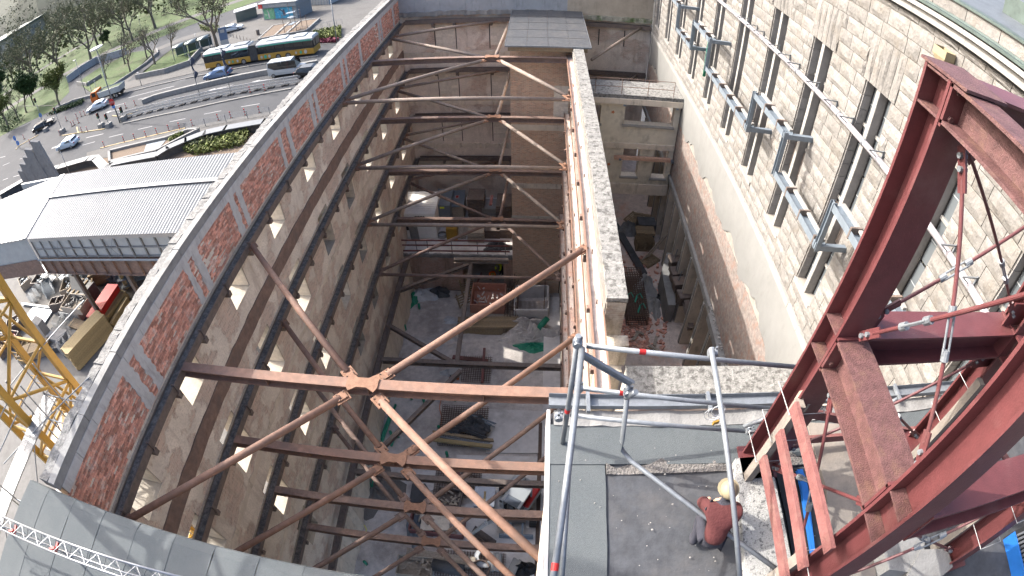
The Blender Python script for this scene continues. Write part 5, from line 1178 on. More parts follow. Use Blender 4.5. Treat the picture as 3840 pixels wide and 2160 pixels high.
bn = thing('litter_bin', 'dark litter bin beside the mulch planter', 'bin', gz(1,1950,265,G)); MB().tube((0,0,0),(0,0,1.0),.32,10).obj('body', M['steel_dark'], bn); MB().tube((0,0,1.0),(0,0,1.08),.34,10).obj('lid', M['black'], bn)
bn = thing('litter_bin', 'dark litter bin by the front of the bus', 'bin', gz(1,1538,440,G)); MB().tube((0,0,0),(0,0,1.1),.32,10).obj('body', M['steel_dark'], bn); MB().tube((0,0,1.1),(0,0,1.18),.34,10).obj('lid', M['black'], bn)
for k in range(8):
    p = gz(1,1712+k*26,268+k*8.5,G); o = MB().tube(p, p+V3((0,0,.95)), .05, 6).obj('bollard', M['steel_dark']); tag(o, f'dark plaza bollard behind the bus, {["first","second","third","fourth","fifth","sixth","seventh","eighth"][k]} from the left', 'bollard', 'dark plaza bollards')
for k in range(9):
    p = gz(1,2130+k*54,262-k*10,G); b = MB(); b.path([p-V3((.5,.1,0)), p+V3((-.5,-.1,.85)), p+V3((.5,.1,.85)), p+V3((.5,.1,0))], .035, 6); o = b.obj('cycle_stand', M['galv']); tag(o, f'grey hoop stand along the plaza edge, {["first","second","third","fourth","fifth","sixth","seventh","eighth","ninth"][k]} from the planter', 'cycle stand', 'hoop stands on the plaza')
# mesh fence along the near pavement
f0, f1 = gz(1,1405,985,G), gz(1,2040,868,G)
fe = thing('wire_fence', 'low wire mesh fence on the near pavement behind the bollards', 'fence', f0)
for k in range(5): p = f0.lerp(f1, k/4); put(MB().tube(p, p+V3((0,0,1.1)), .04, 6), 'post', M['galv'], fe)
for k in range(7): z = V3((0,0,.15+k*.155)); put(MB().tube(f0+z, f1+z, .012, 4), 'wire', M['galv'], fe)

# ---- white-capped zig-zag wall, planters and the sunken bank behind the corrugated roof
cw = [gz(1,x,y,8.1) for x, y in ((0,1460),(210,1340),(440,1260),(665,1195),(720,1190),(800,1275),(830,1235),(1020,1195),(1180,1165),(1260,1115),(1400,1055),(1545,1000),(1700,965),(1990,915))]
cw.append(cw[-1]+V3((20,3,0)))
zw = thing('capped_wall', 'zig-zag retaining wall with a broad white metal cap behind the corrugated roof', 'wall', cw[5])
for a, b in zip(cw, cw[1:]):
    if (b-a).length > 30: continue
    put(MB().bar(a-V3((0,0,1.2)), b-V3((0,0,1.2)), .5, 2.2), 'wall_face', M['tarp'], zw)
    d = (b-a).normalized(); put(MB().bar(a-d*.15, b+d*.15, 1.25, .1), 'metal_cap', M['zinc'], zw)
pb = [gz(1,x,y,7.6) for x, y in ((825,1145),(1250,1045),(1420,985),(1500,980),(1185,1140),(830,1225))]
pt_ = thing('street_planter', 'long concrete planter trough with bare soil behind the white-capped wall', 'planter', pb[0])
put(MB().prism([tuple(p)[:2] for p in pb][::-1], G+.05, 7.5), 'soil', M['mulch'], pt_)
for a, b in zip(pb, pb[1:]+pb[:1]): put(MB().bar(a-V3((0,0,.1)), b-V3((0,0,.1)), .35, .7), 'edge', M['concrete'], pt_)
a, b = gz(1,1090,1085,7.6), gz(1,1240,1050,7.6); put(MB().prism([tuple(p)[:2] for p in (gz(1,1105,1085,7.6), gz(1,1085,1150,7.6), gz(1,1190,1125,7.6), gz(1,1250,1055,7.6))], 7.3, 7.56), 'steel_grating', M['steel_blue'], pt_)
sheet([(-66,40),(-66,45),(-30,50),(-11.1,52),(-11.1,34),(-66,30)], G-.0+.012, 'mulch', 'ground')
# concrete louvre fins
fb = [gz(1,450,1330,G), gz(1,345,1360,G), gz(1,295,1385,G), gz(1,262,1395,G), gz(1,240,1400,G)]
tops = [(330,1010),(290,1065),(262,1135),(245,1180),(222,1240)]
for k, (bx, by) in enumerate(((405,1345),(345,1368),(312,1375),(272,1390),(240,1400))):
    base = gz(1,bx,by,G+2.0); tz = gv(1, *tops[k], base)
    o = MB().add([(base.x-1.1,base.y-.35,G),(base.x+1.3,base.y+.1,G),(base.x+1.3,base.y+.5,G),(base.x-1.1,base.y+.05,G),(base.x-1.3,base.y-.35,tz),(base.x-.2,base.y+.0,tz-.5),(base.x-.2,base.y+.4,tz-.5),(base.x-1.3,base.y+.05,tz)],[(3,2,1,0),(4,5,6,7),(0,1,5,4),(1,2,6,5),(2,3,7,6),(3,0,4,7)]).obj('louvre_fin', M['concrete'])
    tag(o, f'tall slanting concrete louvre fin beside the road, {["tallest, on the right","second tallest","third tallest","fourth tallest","shortest, on the left"][k]}', 'fin', 'concrete louvre fins')
# ================================================================ trees, shrubs and distant buildings
def make_tree(name, seed, h, spread, leaf, nleaf, lsize, levels=5):
    rnd = random.Random(seed); t = thing(name, '', 'tree')
    br = MB(); tips = []
    def grow(p, d, L_, r, lv):
        pts = [p]; rr = [r]; q_ = p.copy(); dd = d.copy()
        for k in range(3):
            dd = (dd+V3((rnd.uniform(-.16,.16), rnd.uniform(-.16,.16), rnd.uniform(-.05,.14)))).normalized(); q_ = q_+dd*L_/3; pts.append(q_.copy()); rr.append(r*(1-.14*(k+1)))
        br.path(pts, rr, 6 if lv < 2 else 4 if lv < 4 else 3)
        if lv >= 2: tips.extend(pts[1:])
        if lv >= levels: return
        n = 3 if lv < 3 else 2
        for i in range(n+(1 if lv == 0 else 0)):
            a = rnd.uniform(0, 6.28)+i*6.28/n; tilt = rnd.uniform(.45,.95)*spread
            side = V3((math.cos(a), math.sin(a), 0)); nd = (dd*math.cos(tilt)+side*math.sin(tilt)+V3((0,0,.12))).normalized()
            grow(pts[-1] if i < n-1 else pts[2], nd, L_*rnd.uniform(.62,.82), r*.58, lv+1)
    grow(V3((0,0,-.1)), V3((0,0,1)), h*.3, h*.022, 0)
    br.obj('trunk', M['bark'], t)
    lf = MB()
    for k in range(nleaf):
        p = rnd.choice(tips)+V3((rnd.gauss(0,.35), rnd.gauss(0,.35), rnd.gauss(0,.3))); s = lsize*rnd.uniform(.6,1.3)
        u = V3((rnd.uniform(-1,1), rnd.uniform(-1,1), rnd.uniform(-1,1))).normalized(); w_ = u.cross(V3((rnd.uniform(-1,1), rnd.uniform(-1,1), rnd.uniform(-1,1)))).normalized()
        lf.v += [tuple(p-u*s), tuple(p+w_*s*.5), tuple(p+u*s), tuple(p-w_*s*.5)]; o = len(lf.v)-4; lf.f.append([o,o+1,o+2,o+3]); lf.m.append(0)
    lf.obj('crown', M[leaf], t); return t
mat('leaf_bud', (.080,.088,.042), .85, var=.3, island=.35, bump=0)
protos = {'plane': make_tree('plane_tree', 3, 19, .95, 'leaf_bud', 3800, .17), 'bare': make_tree('young_tree', 11, 11, .9, 'leaf_bud', 500, .13, 4), 'green': make_tree('maple_tree', 5, 12, .8, 'leaf', 4200, .24, 4), 'dark': make_tree('evergreen_tree', 9, 12, .75, 'leaf_dark', 6000, .3, 4)}
spots = [ # kind, photograph foot, scale, label
 ('plane',470,575,1.1,'big budding plane tree left of the ramp wall'),('plane',690,470,1.05,'big budding plane tree above the ramp wall'),('plane',270,660,1.0,'plane tree left of the leafy maple'),('plane',100,620,1.0,'plane tree at the left edge of the park'),
 ('plane',940,275,1.0,'tall plane tree by the far path'),('plane',985,235,.9,'slim plane tree behind the far path'),('plane',1170,190,1.0,'plane tree beyond the path bend'),('plane',780,330,.8,'budding tree in the middle of the park lawn'),('plane',540,330,1.1,'spreading plane tree in the upper park'),('plane',330,330,1.1,'spreading plane tree at the upper left'),
 ('plane',1650,400,.95,'large double-stemmed plane tree just behind the bus front'),('plane',2505,245,.85,'plane tree behind the flower bed'),('plane',1960,-60,1.0,'plane tree behind the kiosk'),('plane',1500,60,1.0,'plane tree over the glazed pavilion'),('plane',1330,120,.9,'plane tree by the turning road'),('plane',2290,-40,1.0,'plane tree at the far side of the plaza'),
 ('green',455,815,.95,'young leafy yellow-green maple at the junction'),('green',70,975,1.0,'green tree at the left edge beside the road'),('dark',200,850,.9,'dark evergreen behind the signal masts'),('dark',260,800,.8,'dark evergreen under the plane trees'),('dark',60,830,1.1,'dark evergreen at the far left'),
 ('bare',985,545,.95,'bare young tree on the triangular lawn, nearest the kerb'),('bare',945,487,.9,'bare young tree in the middle of the triangular lawn'),('bare',805,598,.75,'small bare tree near the lawn tip'),('bare',1172,490,1.0,'bare young tree at the ramp corner'),('bare',1110,440,.9,'bare young tree behind the ramp corner'),('bare',1305,390,.8,'bare tree beside the lawn shelters'),('bare',140,905,1.0,'thin bare tree by the left roadside'),
 ('dark',1600,150,.55,'dark shrub mass under the plaza trees'),('dark',840,350,.5,'dark evergreen shrub on the park lawn'),('plane',120,130,1.2,'hazy plane tree at the top left'),('plane',700,150,1.1,'hazy plane tree at the top of the park'),('plane',1180,60,1.0,'hazy plane tree beyond the lawn path')]
used = set()
for kd, x, y, s, lb in spots:
    p = gz(1, x, y, G) if y > 250 else None
    if p is None or p.length > 330:
        d = ray(1, x, max(y, 200)); t = 150+ (200-min(y,200))*.45; hz = V3((d.x, d.y, 0)).normalized(); p = V3((hz.x*t, hz.y*t, G))
    pr_ = protos[kd]
    o = pr_ if kd not in used else dup(pr_)
    used.add(kd); o.location = p; o.rotation_euler = (0, 0, random.uniform(0, 6.28)); k = s*random.uniform(.95, 1.05); o.scale = (k, k, k); o['label'] = lb; o['category'] = 'tree'; o['group'] = 'trees along the street and park'
def shrub(pts, h, m, label, n=900, z=G, name='shrub_bed', cat='shrubs'):
    P = [gz(1, x, y, z) for x, y in pts]; cx = sum((p for p in P), V3())/len(P); mb = MB()
    for k in range(n):
        a, b, c = random.sample(P, 3); u, v = sorted((random.random(), random.random())); p = a*u+b*(v-u)+c*(1-v); q_ = p+V3((0,0,random.uniform(.05,h)))
        s = random.uniform(.12,.3); d = V3((random.uniform(-1,1),random.uniform(-1,1),random.uniform(-.4,1))).normalized(); e = d.cross(V3((random.uniform(-1,1),random.uniform(-1,1),1))).normalized()
        o = len(mb.v); mb.v += [tuple(q_-d*s), tuple(q_+e*s*.6), tuple(q_+d*s), tuple(q_-e*s*.6)]; mb.f.append([o,o+1,o+2,o+3]); mb.m.append(0)
    o = mb.obj(name, M[m]); tag(o, label, cat, kind='stuff')
shrub([(2360,255),(2576,215),(2576,290),(2380,300)], .8, 'leaf', 'fresh green shrubs of the flower bed behind the bus', 1500)
shrub([(2370,305),(2560,295),(2540,325),(2390,330)], .35, 'leaf_red', 'pink spring flowers in front of the green shrubs', 700)
shrub([(1560,400),(1640,370),(1720,390),(1620,430)], .6, 'leaf', 'small green bed at the foot of the tree behind the bus', 500)
shrub([(350,880),(470,820),(640,760),(620,790),(420,860)], .7, 'leaf_dark', 'strip of low planting along the far road wall', 900)
shrub([(1380,1150),(1700,1060),(1900,1010),(1850,1100),(1480,1180)], .8, 'leaf', 'green weeds on the bank behind the corrugated roof', 1300)
shrub([(1390,1130),(1600,1050),(1640,1080),(1470,1140)], .9, 'leaf_bud', 'dry brambles on the bank by the white-capped wall', 800)
shrub([(1270,1060),(1370,1005),(1390,1015),(1290,1075)], .35, 'leaf', 'weeds in the end of the concrete planter', 300, 7.5)
shrub([(0,900),(120,850),(200,900),(60,1000),(0,1010)], 1.2, 'leaf_dark', 'dense undergrowth at the left roadside', 1200)
shrub([(1500,200),(1640,190),(1680,250),(1520,240)], .8, 'leaf', 'yellow-green shrubs under the double-stemmed tree', 600)
far = thing('distant_building', 'long pale building with flat green roof at the top left corner', 'building', (-260, 130, G))
def fbuild(root, x0, x1, y0, y1, h, nw):
    put(MB().box(x0,x1,y0,y1,G,G+h), 'wall', M['stone_pale'], root); put(MB().box(x0-1,x1+1,y0-1,y1+1,G+h+.01,G+h+.8), 'roof', M['copper'], root)
    for r in range(int(h/4)):
        for k in range(nw): a = x1+.02; yy = y0+2+(y1-y0-4)*k/nw; put(MB().box(x1-.05,x1+.06,yy,yy+(y1-y0-4)/nw*.55,G+1.2+r*4,G+3.4+r*4), 'window', M['glass'], root)
        for k in range(nw): xx = x0+2+(x1-x0-4)*k/nw; put(MB().box(xx,xx+(x1-x0-4)/nw*.55,y0-.06,y0+.05,G+1.2+r*4,G+3.4+r*4), 'window', M['glass'], root)
fbuild(far, -330, -215, 150, 175, 13, 12)
far2 = thing('distant_building', 'white low pavilion behind the trees at the left edge', 'building', (-190, 105, G)); fbuild(far2, -230, -172, 104, 112, 5, 10)
# ================================================================ corrugated building, yard, crane and scaffold outside the wall
ZE = 15.9
cr = thing('corrugated_building', 'long low enclosure with pale corrugated metal roof on a brown girder beside the wall', 'building', (-22, 19.3, 12))
fl, bl_ = gz(0,60,602,ZE), gz(0,158,440,16.7); y0, y1 = fl.y, bl_.y
def corr(x0, x1, xb0, yA, yB, zA, zB, amp=.02, per=.24):
    n = int((x1-x0)/per*4); vs = []
    for i in range(n+1):
        t = i/n; xa, xb = x0+(x1-x0)*t, xb0+(x1-xb0)*t; dz = amp*math.sin(2*math.pi*i/4)
        vs += [(xa, yA, zA+dz), (xb, yB, zB+dz)]
    return vs, [(2*i, 2*i+2, 2*i+3, 2*i+1) for i in range(n)]
ym, zm_ = y0+(y1-y0)*.62, ZE+.8*.62
xm = fl.x+(bl_.x-fl.x)*.62
put(MB().add(*corr(fl.x, -11.0, xm, y0, ym, ZE, zm_)), 'roof_sheet', M['zinc'], cr); put(MB().add(*corr(xm, -11.0, bl_.x, ym+.02, y1, zm_+.03, 16.73)), 'roof_sheet', M['zinc'], cr)
put(MB().bar((xm-.1, ym+.01, zm_+.09), (-11.0, ym+.01, zm_+.09), .35, .05), 'ridge_cap', M['plastic_white'], cr)
hl_ = gz(0,-140,640,16.1); hb = gz(0,-120,560,16.7)
put(MB().add([tuple(fl), tuple(bl_), tuple(hb), tuple(hl_)], [(0,1,2,3)]), 'hip_sheet', M['zinc'], cr)
for k in range(1, 24): put(MB().bar(fl.lerp(hl_, k/24)+V3((0,0,.02)), bl_.lerp(hb, k/24)+V3((0,0,.02)), .1, .03), 'hip_rib', M['zinc'], cr)
put(MB().bar(fl+V3((0,0,.05)), bl_+V3((0,0,.05)), .6, .05), 'hip_cap', M['plastic_white'], cr)
YW = y0+.25; zt_, zbm, zgb = ZE-.12, gy(0,200,645,YW).z, gy(0,200,688,YW).z
put(MB().box(fl.x+.3, -11.0, YW-.02, YW+.05, zt_-.35, zt_), 'eaves_board', M['plastic_white'], cr)
bays = []; x = fl.x+.4
while x < -11.3: bays.append(x); x += 1.22
for a, b in zip(bays, bays[1:]+[-11.0]):
    for c, d in ((zbm, (zbm+zt_-.35)/2), ((zbm+zt_-.35)/2, zt_-.35)): put(MB().box(a+.07, b-.07, YW+.06, YW+.09, c+.05, d-.05), 'panel', M['panel_pale'], cr)
    put(MB().hbeam((a, YW, zbm-.1), (a, YW, zt_-.3), .1, .1, up=(0,1,0)), 'stud', M['galv'], cr)
for z in (zbm, (zbm+zt_-.35)/2): put(MB().box(fl.x+.3, -11.0, YW-.03, YW+.05, z-.04, z+.04), 'rail', M['galv'], cr)
for k, a in enumerate(bays[2:-2:5]):
    put(MB().bar((a+.1, YW-.03, zbm), (a+1.1, YW-.03, zt_-.4), .02, .02), 'cross_brace', M['galv'], cr); put(MB().bar((a+1.1, YW-.05, zbm), (a+.1, YW-.05, zt_-.4), .02, .02), 'cross_brace', M['galv'], cr)
put(MB().tube((fl.x+.3, YW-.22, zbm-.12), (-11.0, YW-.22, zbm-.12), .07, 8), 'blue_pipe', M['steel_blue'], cr)
put(MB().hbeam((fl.x+.2, YW+.1, (zbm-.2+zgb)/2), (-11.0, YW+.1, (zbm-.2+zgb)/2), zbm-.2-zgb, .4, .03, .04), 'girder', M['rust_dark'], cr)
for a in bays[::1]: put(MB().box(a-.015, a+.015, YW-.09, YW+.08, zgb+.05, zbm-.25), 'girder_stiffener', M['rust_dark'], cr)
put(MB().box(fl.x, -11.0, YW+.2, y1, zgb, zgb+.3), 'deck', M['steel_dark'], cr)
put(MB().add([(fl.x,YW,zgb),(hl_.x,hl_.y,zgb),(hl_.x,hl_.y,ZE-.1),(fl.x,YW,ZE-.1)],[(0,1,2,3)]), 'side_panel', M['panel_pale'], cr)
put(MB().add([(fl.x,YW-.05,zgb),(hl_.x,hl_.y-.05,zgb),(hl_.x,hl_.y-.05,zbm-.2),(fl.x,YW-.05,zbm-.2)],[(0,1,2,3)]), 'side_girder', M['rust_dark'], cr)
for x in (-14, -20, -26, -32):
    for y in (YW+.4, y1-.6): put(MB().hbeam((x, y, G), (x, y, zgb), .3, .3, up=(0,1,0)), 'column', M['steel_dark'], cr)
put(MB().box(fl.x-8, -11.0, y1, y1+.2, G, 16.5), 'back_wall', M['panel_pale'], cr)
sheet([(-70,-30),(-11.0,-30),(-11.0,y1),(-70,y1)], G+.02, 'yard', 'yard_ground')
# ---- stored goods in the yard
def Y_(x, y, z=G+.02): return gz(10, x, y, z)
def ang(a, b): return math.atan2(b.y-a.y, b.x-a.x)
def lumber(p, rz, L_, W_, H_, m, label, nx=5, nz=4, cat='timber stack', name='timber_stack', parent=None):
    t = thing(name, label, cat, p, rz)
    for i in range(nx):
        for j in range(nz):
            e = random.uniform(-.06,.06); MB().box(-L_/2+e, L_/2+e, -W_/2+W_*i/nx+.004, -W_/2+W_*(i+1)/nx-.004, H_*j/nz+.003+.06, H_*(j+1)/nz-.003+.06).obj('board', M[m], t)
    for x in (-L_*.35, L_*.35): MB().box(x-.05, x+.05, -W_/2, W_/2, 0, .06).obj('bearer', M['timber_grey'], t)
    return t
def tubes(p, rz, L_, W_, n, label, m='galv', r=.024, name='tube_bundle', layers=2):
    t = thing(name, label, 'tube bundle', p, rz)
    for k in range(n):
        y = random.uniform(-W_/2, W_/2); e = random.uniform(-.2,.2); a = random.uniform(-.03,.03); z = r+(k % layers)*r*2
        MB().tube((-L_/2+e, y-a*L_/2, z), (L_/2+e, y+a*L_/2, z), r, 6).obj('tube', M[m], t)
    return t
def crate(p, rz, L_, W_, H_, m, label, fill=None, name='crate', cat='crate', t_=.06):
    t = thing(name, label, cat, p, rz)
    for a in (-1, 1): MB().box(-L_/2, L_/2, a*(W_/2)-t_/2, a*(W_/2)+t_/2, .0, H_).obj('side', M[m], t); MB().box(a*(L_/2)-t_/2, a*(L_/2)+t_/2, -W_/2+t_/2, W_/2-t_/2, .0, H_).obj('end', M[m], t)
    MB().box(-L_/2, L_/2, -W_/2, W_/2, .01, .05).obj('base', M[m], t)
    if fill:
        f = MB()
        for k in range(26): f.cbox((random.uniform(-.42,.42)*L_, random.uniform(-.4,.4)*W_, H_*random.uniform(.35,.85)), (random.uniform(.1,.5), random.uniform(.04,.12), random.uniform(.03,.1)), random.uniform(0,3.1))
        tag(f.obj('contents', M[fill], t), kind='stuff')
    return t
def frames(p, rz, n, label, L_=2.0, W_=.9, dz=.1, m='galv', name='scaffold_frame_stack'):
    t = thing(name, label, 'scaffold frames', p, rz)
    for k in range(n):
        b = MB(); z = .04+k*dz; b.path([(-L_/2,-W_/2,z),(L_/2,-W_/2,z),(L_/2,W_/2,z),(-L_/2,W_/2,z),(-L_/2,-W_/2,z)], .022, 5)
        for x in (-.6,0,.6): b.tube((x,-W_/2,z),(x,W_/2,z),.016,5)
        b.obj('frame', M[m], t)
    return t
a, b = Y_(845,575), Y_(1020,300); rz = ang(a, b); L_ = (b-a).length
c = thing('red_container', 'long red corrugated metal chest lying in the sunny yard', 'container', (a+b)/2, rz)
MB().box(-L_/2, L_/2, -.62, .62, .05, 1.25).obj('body', M['signal_red'], c)
for k in range(int(L_/.3)): 
    for s in (-1,1): MB().box(-L_/2+.1+k*.3, -L_/2+.25+k*.3, s*.62-.02, s*.62+.02, .1, 1.2).obj('rib', M['signal_red'], c)
MB().box(-L_/2-.04, L_/2+.04, -.68, .68, 1.26, 1.32).obj('lid', M['signal_red'], c)
lumber(Y_(985,440), ang(Y_(930,510), Y_(1040,360)), 3.4, .75, .7, 'timber_yellow', 'yellow timber beams stacked right beside the red chest', 4, 4)
lumber(Y_(1035,460), ang(Y_(1000,510), Y_(1075,380)), 2.8, .35, .5, 'timber_yellow', 'narrow yellow timber bundle closest to the brick wall', 2, 3)
lumber(Y_(800,745), ang(Y_(745,819), Y_(870,680)), 4.2, 1.3, 1.8, 'timber_yellow', 'big tall pack of yellow formwork beams under the wall coping', 7, 9)
lumber(Y_(760,600), ang(Y_(650,560), Y_(880,640)), 4.6, .9, .5, 'timber', 'brown planks with black straps laid in the middle of the yard', 6, 2)
lumber(Y_(690,670), ang(Y_(600,640), Y_(790,720)), 4.2, 1.3, .25, 'stone_pale', 'pale boards spread out in front of the brown planks', 7, 1)
frames(Y_(575,540), ang(Y_(490,540), Y_(660,580)), 7, 'galvanised scaffold frames stacked left of the brown planks', 3.0, 1.2)
tubes(Y_(620,475), ang(Y_(540,455), Y_(700,500)), 3.6, .8, 16, 'silver tubes lying in front of the brown skip')
crate(Y_(665,430), ang(Y_(590,430), Y_(700,460)), 3.0, 1.6, .8, 'timber_grey', 'brown open skip in the centre of the yard', 'tarp', 'skip', 'skip', .08); crate(Y_(665,385,8.0), ang(Y_(590,430), Y_(700,460))+.08, 2.8, 1.5, .6, 'timber_grey', 'second open skip set on top of the brown skip', 'tarp', 'skip', 'skip', .08)
c = thing('black_box', 'black crate stack with a pale board leaning on it', 'crate', Y_(750,330), ang(Y_(650,300), Y_(800,345)))
MB().box(-1.3,1.3,-.9,.9,0,1.5).obj('body', M['tarp'], c); MB().cbox((.2,-.2,2.0),(2.2,.06,1.1),M=Matrix.Rotation(-.5,3,'X')).obj('board', M['stone_pale'], c)
for k in range(3): MB().box(-1.1+k*.7,-.9+k*.7,-.85,.85,1.5,1.6).obj('slat', M['timber'], c)
MB().bar((1.35,-1.0,0),(1.0,1.0,1.7),.2,.05).obj('leaning_plank', M['timber'], c)
sl_ = [Y_(x,y) for x, y in ((290,400),(465,420),(360,585),(180,540))]
c = thing('steel_plate', 'large dark grey steel plate lying on the yard floor', 'plate', sl_[0]); put(MB().prism([tuple(p)[:2] for p in sl_][::-1], G+.03, G+.2), 'plate', M['steel_blue'], c)
for (x,y,l) in ((495,400,'left'),(550,390,'right')): crate(Y_(x,y), .3, .9, .9, .9, 'steel_dark', f'small dark lattice bin beside the brown skip, {l} one', 'rebar')
c = thing('insulation_block', 'tall pale insulation pack standing near the crane', 'pack', Y_(410,640), ang(Y_(370,640), Y_(450,690))); MB().box(-.7,.7,-.35,.35,.05,1.9).obj('pack', M['stone_pale'], c); MB().box(-.72,.72,-.36,.36,.0,.05).obj('pallet', M['timber'], c)
lumber(Y_(520,680), ang(Y_(450,670), Y_(580,700)), 2.2, 1.2, .8, 'stone_pale', 'low pack of pale slabs beside the insulation pack', 3, 3, 'pack', 'slab_pack')
frames(Y_(595,750), .9, 9, 'upright wire cage of scaffold parts near the yellow pack', 1.4, 1.1, .14)
c = thing('white_sheet', 'white sheet lying flat at the foot of the yellow pack', 'sheet', Y_(690,785)); put(MB().prism([tuple(Y_(x,y))[:2] for x, y in ((650,740),(760,750),(720,819),(600,819))][::-1], G+.03, G+.1), 'sheet', M['plastic_white'], c)
c = thing('steel_beam', 'long steel beam lying across the yard in front of the dark plate', 'beam', Y_(330,380)); put(MB().hbeam(Y_(190,365,G+.2), Y_(470,405,G+.2), .25, .2), 'beam', M['galv'], c)
lumber(Y_(880,170), .5, 1.9, .9, 1.2, 'timber', 'untidy pile of short timbers in the shade under the girder', 4, 6)
tubes(Y_(930,235), ang(Y_(840,215), Y_(1020,250)), 4.2, .9, 16, 'pale metal strips lying in the shade near the step ladder', 'alu')
for k, (x, y, l) in enumerate(((360,200,'far left'),(430,260,'centre left'),(600,240,'behind the black crate'),(700,120,'under the girder'),(230,200,'by the crane'),(330,300,'next to the steel beam'))):
    if k % 2: frames(Y_(x,y), random.uniform(0,3), 8, f'jumbled stack of scaffold frames in the yard shade, {l}', 1.9, 1.0, .13, 'steel_blue')
    else: crate(Y_(x,y), random.uniform(0,3), 1.8, 1.2, .8, 'timber_grey' if k else 'steel_dark', f'open crate of scrap in the yard shade, {l}', 'steel_blue')
for k, (x, y) in enumerate(((440,120),(560,90),(640,110),(800,95),(870,80),(960,90),(1020,100),(1110,150),(1220,90))):
    s = thing('scaffold_rack', f'upright grey scaffold rack under the girder, {["first","second","third","fourth","fifth","sixth","seventh","eighth","ninth"][k]} from the left', 'rack', Y_(x, y+60), random.uniform(-.4,.4), 'scaffold racks under the girder')
    for px_ in (-.7,.7):
        for py_ in (-.5,.5): MB().tube((px_,py_,0),(px_,py_,2.1),.03,5).obj('post', M['galv'], s)
    for z in (.3,1.0,1.7): MB().box(-.7,.7,-.5,.5,z,z+.05).obj('shelf', M['steel_blue'], s)
    for z in (.2, 1.2): MB().bar((-.7,-.52,z),(.7,-.52,z+.9),.03,.03).obj('diagonal', M['galv'], s)
ld = thing('step_ladder', 'aluminium step ladder standing in the yard close to the brick wall', 'ladder', Y_(1150,190), 1.2)
for s in (-.3,.3): MB().bar((s,0,0),(s*.8,.7,2.4),.06,.03).obj('rail', M['alu'], ld); MB().bar((s,1.4,0),(s*.8,.75,2.4),.05,.03).obj('rear_leg', M['alu'], ld)
for k in range(7): MB().box(-.28,.28,.1+k*.09-.04,.1+k*.09+.06,.3+k*.3,.34+k*.3).obj('tread', M['alu'], ld)
MB().box(-.8,-.5,.2,.5,0,2.3).obj('yellow_case', M['timber_yellow'], ld)
# yard goods near the crane foot
for k, (x, y, m) in enumerate(((130,700,'signal_red'),(150,570,'plastic_white'),(60,760,'timber'),(250,800,'timber_yellow'),(40,650,'steel_blue'))):
    crate(Y_(x, y), k*.6, 1.8, 1.3, .9, 'steel_dark' if k != 3 else 'timber', f'open bin of site goods at the crane foot, {["with red parts","with white parts","with boards","with yellow timber","with grey tubes"][k]}', m)
lumber(Y_(330,790), .4, 3.6, 1.2, .8, 'timber', 'brown plank pile behind the crane mast', 5, 4)
lumber(Y_(480,760), .2, 3.8, .6, .5, 'tarp', 'dark wrapped beams behind the yellow pack', 3, 2)

# ---- yellow crane mast
cm = thing('crane_mast', 'yellow lattice tower crane mast rising outside the brick wall', 'crane', (-14.6, 4.9, G))
cx = [-13.6, -15.55]; cyy = [5.95, 3.85]
for x in cx:
    for y in cyy: put(MB().box(x-.11, x+.11, y-.11, y+.11, G, 41), 'corner_post', M['yellow'], cm)
n = 20; dz = 1.7
for k in range(n):
    z = G+.3+k*dz
    for (p, q_) in (((cx[0],cyy[0]),(cx[1],cyy[0])), ((cx[1],cyy[0]),(cx[1],cyy[1])), ((cx[1],cyy[1]),(cx[0],cyy[1])), ((cx[0],cyy[1]),(cx[0],cyy[0]))):
        put(MB().tube((*p, z), (*q_, z), .055, 8), 'horizontal', M['yellow'], cm)
        a, b = (p, q_) if k % 2 else (q_, p); put(MB().tube((*a, z), (*b, z+dz), .055, 8), 'diagonal', M['yellow'], cm)
    for s in (0, 1): put(MB().tube((-14.35+s*.45, 5.2, z), (-14.35+s*.45, 5.2, z+dz), .02, 5), 'ladder_rail', M['yellow'], cm)
    for j in range(5): put(MB().tube((-14.35, 5.2, z+j*.34), (-13.9, 5.2, z+j*.34), .014, 5), 'ladder_rung', M['yellow'], cm)
    if k % 3 == 1: put(MB().box(-15.3, -14.4, 4.1, 5.6, z, z+.05), 'platform', M['yellow'], cm)
# ---- facade scaffold with perforated planks
fs_ = thing('facade_scaffold', 'galvanised scaffold with perforated planks outside the lower left wall', 'scaffold', (-12.5, 4, G))
ZP = 21.6; A0, A1 = gz(7,350,88,ZP), gz(7,112,735,ZP); B0 = gz(7,60,960,ZP)
xs_ = (A0.x+A1.x)/2
for dx in (-.16, .17): put(MB().box(xs_+dx-.155, xs_+dx+.155, -2.5, A0.y, ZP-.05, ZP), 'perforated_plank', M['galv'], fs_)
dots = MB()
for i in range(9):
    for j in range(150):
        x = xs_-.29+i*.0725; y = A0.y-.06-j*.05; dots.add([(x-.012,y-.012,ZP+.003),(x+.012,y-.012,ZP+.003),(x+.012,y+.012,ZP+.003),(x-.012,y+.012,ZP+.003)],[(0,1,2,3)])
tag(put(dots, 'perforations', M['steel_dark'], fs_), kind='stuff')
for zl in (19.6, 17.6, 15.6, 13.6): put(MB().box(xs_-.32, xs_+.32, -2.5, 7.3, zl-.05, zl), 'plank', M['galv'], fs_)
ys_ = [-1.0, 1.6, 4.2, A0.y+.1]
for y in ys_:
    for x in (xs_-.42, xs_+.42): put(MB().tube((x, y, G), (x, y, 23.0), .024, 8), 'standard', M['galv'], fs_)
for z in (ZP+1.0, ZP+.5, ZP-.12, 19.5, 17.5, 15.5):
    for x in (xs_-.42,): put(MB().tube((x, -2.5, z), (x, ys_[-1]+.2, z), .022, 8), 'ledger', M['galv'], fs_)
for y in ys_:
    for z in (ZP-.1, 19.5, 17.5): put(MB().tube((xs_-.55, y, z), (LX-.6, y, z), .022, 8), 'transom', M['galv'], fs_)
